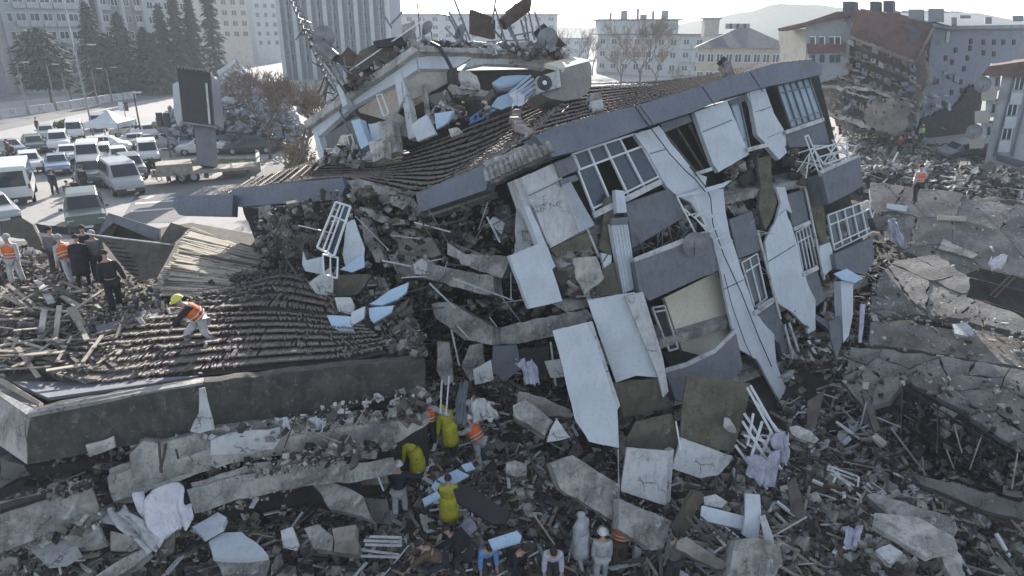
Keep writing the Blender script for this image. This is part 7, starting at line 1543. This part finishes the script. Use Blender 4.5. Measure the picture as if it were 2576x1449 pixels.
# yaw 0 faces away from the camera, 180 faces the camera
def on_roof(px, py): return onplane(px, py, RP, .08)
def on_slab(px, py): return onplane(px, py, SP1, .15)
PP = [
 (on_roof(48,716), 178, dict(top='white', legs='white', vest='orange', head='hood', arms=('down','out')), 'person in orange vest over white coveralls facing the camera behind the timber heap'),
 (on_roof(-6,722), 150, dict(top='black', legs='dgrey'), 'person in dark clothes cut off by the left picture edge'),
 (on_roof(150,694), 10, dict(top='grey', legs='dgrey', head='cap'), 'person in dark grey coat and cap, leftmost of the group crowding together'),
 (on_roof(185,716), 60, dict(top='white', legs='white', vest='orange', lean=25, head='hood', stride=.2), 'person in orange vest bending among the dark coated group'),
 (on_roof(215,726), 20, dict(top='black', legs='black', coat=True, lean=15, h=1.82), 'person in bulky black coat with back turned, middle of the group'),
 (on_roof(232,690), 200, dict(top='black', head='hair'), 'person in black half hidden behind the bulky black coat'),
 (on_roof(256,706), 200, dict(top='grey', head='hood'), 'person with pale hood behind the man in black by the roof flap'),
 (on_roof(296,783), 40, dict(top='black', legs='black', lean=12, h=1.95, arms=('down','back'), stride=.16, head='hair'), 'tall person in black tracksuit with pale sleeve stripe standing on the tiles'),
 (on_roof(515,876), 125, dict(top='black', legs='white', vest='orange', lean=38, crouch=.25, head='hel_y', stride=.34, arms=('reach','back'), h=1.95), 'person in orange vest and yellow helmet striding bent over across the tiles'),
 (GT(1082,1126), 175, dict(top='lt', legs='dgrey', vest='orange', head='hel_w', arms=('out','down')), 'person in orange vest with arm stretched out beside the crushed storey'),
 (GT(1135,1150), 30, dict(top='yellow', legs='dgrey', coat=True, head='hoodup', lean=18, side=-12, h=1.85), 'person in yellow raincoat leaning over beside the thin tubes'),
 (GT(1206,1172), 60, dict(top='white', legs='white', vest='orange', lean=32, head='hel_w', arms=('fwd','fwd')), 'person in orange vest and white trousers bending, right of the raincoats'),
 (GT(1192,1105), 200, dict(top='lt', legs='white', head='hair', arms=('out','out')), 'person in pale shirt with arms spread behind the bending orange vest'),
 (GT(1050,1208), 60, dict(top='yellow', legs='dgrey', coat=True, head='hoodup', lean=40, crouch=.2), 'hunched person in yellow raincoat left of the leaning one'),
 (GT(1008,1302), 0, dict(top='navy', legs='white', head='hel_w', arms=('down','out'), lean=8), 'person in navy sweater and white trousers seen from behind'),
 (GT(1132,1338), 0, dict(top='yellow', legs='dgrey', coat=True, head='hair', h=1.8), 'person in yellow raincoat seen straight from behind, nearest the camera'),
 (GT(1165,1440), 70, dict(top='black', legs='dgrey', lean=45, crouch=.5, pack=True, arms=('reach','reach')), 'crouching person in black with backpack at the bottom centre'),
 (GT(1105,1462), 90, dict(top='brown', legs='dgrey', lean=50, crouch=.6, arms=('reach','reach')), 'crouching person in brown cut by the bottom edge'),
 (GT(1222,1452), 200, dict(top='blue', legs='dgrey', lean=40, crouch=.5), 'crouching person in light blue at the bottom centre'),
 (GT(1290,1470), 240, dict(top='black', legs='dgrey', lean=35, crouch=.5), 'crouching person in black right of the light blue one'),
 (GT(1388,1462), 180, dict(top='lt', legs='dgrey', lean=40, head='hair', crouch=.5), 'person in pale blue shirt by the dark boards at the bottom'),
 (GT(1458,1432), 60, dict(top='white', legs='white', coat=True, head='hoodup', h=1.9), 'tall person in hooded white coverall, left of the pair at the bottom'),
 (GT(1510,1468), 0, dict(top='white', legs='white', head='hel_w'), 'person in white coverall and helmet seen from behind at the bottom edge'),
 (GT(1556,1428), -20, dict(top='orange', legs='brown', vest='orange', head='hel_y', lean=10), 'person in orange jacket and yellow helmet next to the white coverall'),
 (GT(1690,1478), 10, dict(top='grey', legs='dgrey', head='hair'), 'person in pale grey coat cut by the bottom edge below the concrete beam'),
 (on_slab(2300,512), 25, dict(top='white', legs='dgrey', vest='orange', head='hair', arms=('down','hip')), 'lone person in orange vest standing on the right slab'),
 (GT(2232,412) + Vector((0,0,.65)), 10, dict(top='black', legs='dgrey'), 'person in dark jacket, leftmost of the standing row behind the right slab'),
 (GT(2255,410) + Vector((0,0,.65)), 0, dict(top='red', legs='dgrey'), 'person in red jacket in the standing row behind the right slab'),
 (GT(2276,408) + Vector((0,0,.65)), 0, dict(top='black', legs='grey'), 'person in black jacket right of the red one in the standing row'),
 (GT(2293,408) + Vector((0,0,.65)), 20, dict(top='brown', legs='dgrey'), 'person in brown coat at the right end of the standing row'),
 (GT(2309,378) + Vector((0,0,.65)), 180, dict(top='white', legs='dgrey', vest='lime', head='hel_y'), 'person in lime vest farthest back behind the standing row'),
 (GT(2110,356) + Vector((0,0,.65)), 0, dict(top='black', legs='dgrey'), 'person in black left of the pair above the broken balcony frames'),
 (GT(2142,356) + Vector((0,0,.65)), 30, dict(top='navy', legs='dgrey', lean=20), 'stooping person in navy above the broken balcony frames'),
 (GT(2168,362) + Vector((0,0,.65)), -20, dict(top='brown', legs='dgrey'), 'person in brown above the broken balcony frames'),
 (GT(2185,360) + Vector((0,0,.65)), -20, dict(top='yellow', legs='dgrey'), 'person in yellow jacket right of the one in brown'),
 (G(140,490,3.52), 0, dict(top='navy', legs='dgrey'), 'person in dark coat walking alone on the sunlit street'),
 (G(216,484,3.52), 10, dict(top='navy', legs='dgrey', h=1.85), 'taller of the two people standing by the grey car'),
 (G(208,478,3.52), -10, dict(top='grey', legs='dgrey', coat=True), 'person in grey coat beside the taller one by the grey car'),
 (G(198,513,3.52), 0, dict(top='black', legs='dgrey'), 'person in black near the off road car, right one of the two'),
 (G(180,522,3.52), 0, dict(top='brown', legs='dgrey'), 'person in brown near the off road car, left one of the two'),
 (G(98,336,3.52), 90, dict(top='black', legs='dgrey'), 'far person standing behind the dark green car'),
 (G(27,400,3.52), 90, dict(top='brown', legs='dgrey'), 'far person at the left edge beside the white hatchback'),
 (G(36,404,3.52), 90, dict(top='black', legs='dgrey', crouch=.4), 'crouching far person at the left edge beside the white hatchback'),
 (G(350,350,3.52), 0, dict(top='black', legs='dgrey'), 'far person standing at the right side of the tent'),
]
for p, yaw, kw, lab in PP: person(lab, p, yaw, **kw)
# things people carry
thing(MB().beam(GT(1010,1275) + Vector((.5, -.1, 1.2)), GT(1010,1275) + Vector((.9, .0, .8)), .16, .04, M['clad']), 'white_board', 'white board held at the side of the navy sweater person', 'board')
thing(MB().beam(GT(1172,1400) + Vector((-.3, 0, .5)), GT(1172,1400) + Vector((.2, .2, .9)), .25, .25, M['lilac']), 'bundle', 'lilac bundle by the crouching person with backpack', 'bundle')
# ================================================================ air
hz = bpy.data.materials.new('haze_air'); hz.use_nodes = True; n_ = hz.node_tree.nodes; n_.remove(n_['Principled BSDF'])
pv = n_.new('ShaderNodeVolumePrincipled'); pv.inputs['Color'].default_value = (.78, .86, .95, 1); pv.inputs['Density'].default_value = .00065; pv.inputs['Anisotropy'].default_value = .1
hz.node_tree.links.new(pv.outputs[0], n_['Material Output'].inputs['Volume'])
me = bpy.data.meshes.new('haze'); x0, x1, y0, y1, z0, z1 = -1600, 1600, -400, 1600, -1.5, 48
me.from_pydata([(x, y, z) for x in (x0, x1) for y in (y0, y1) for z in (z0, z1)], [], [(0, 1, 3, 2), (4, 6, 7, 5), (0, 4, 5, 1), (2, 3, 7, 6), (0, 2, 6, 4), (1, 5, 7, 3)])
me.materials.append(hz); ho = bpy.data.objects.new('haze', me); COL.objects.link(ho); tag(ho, kind='stuff')
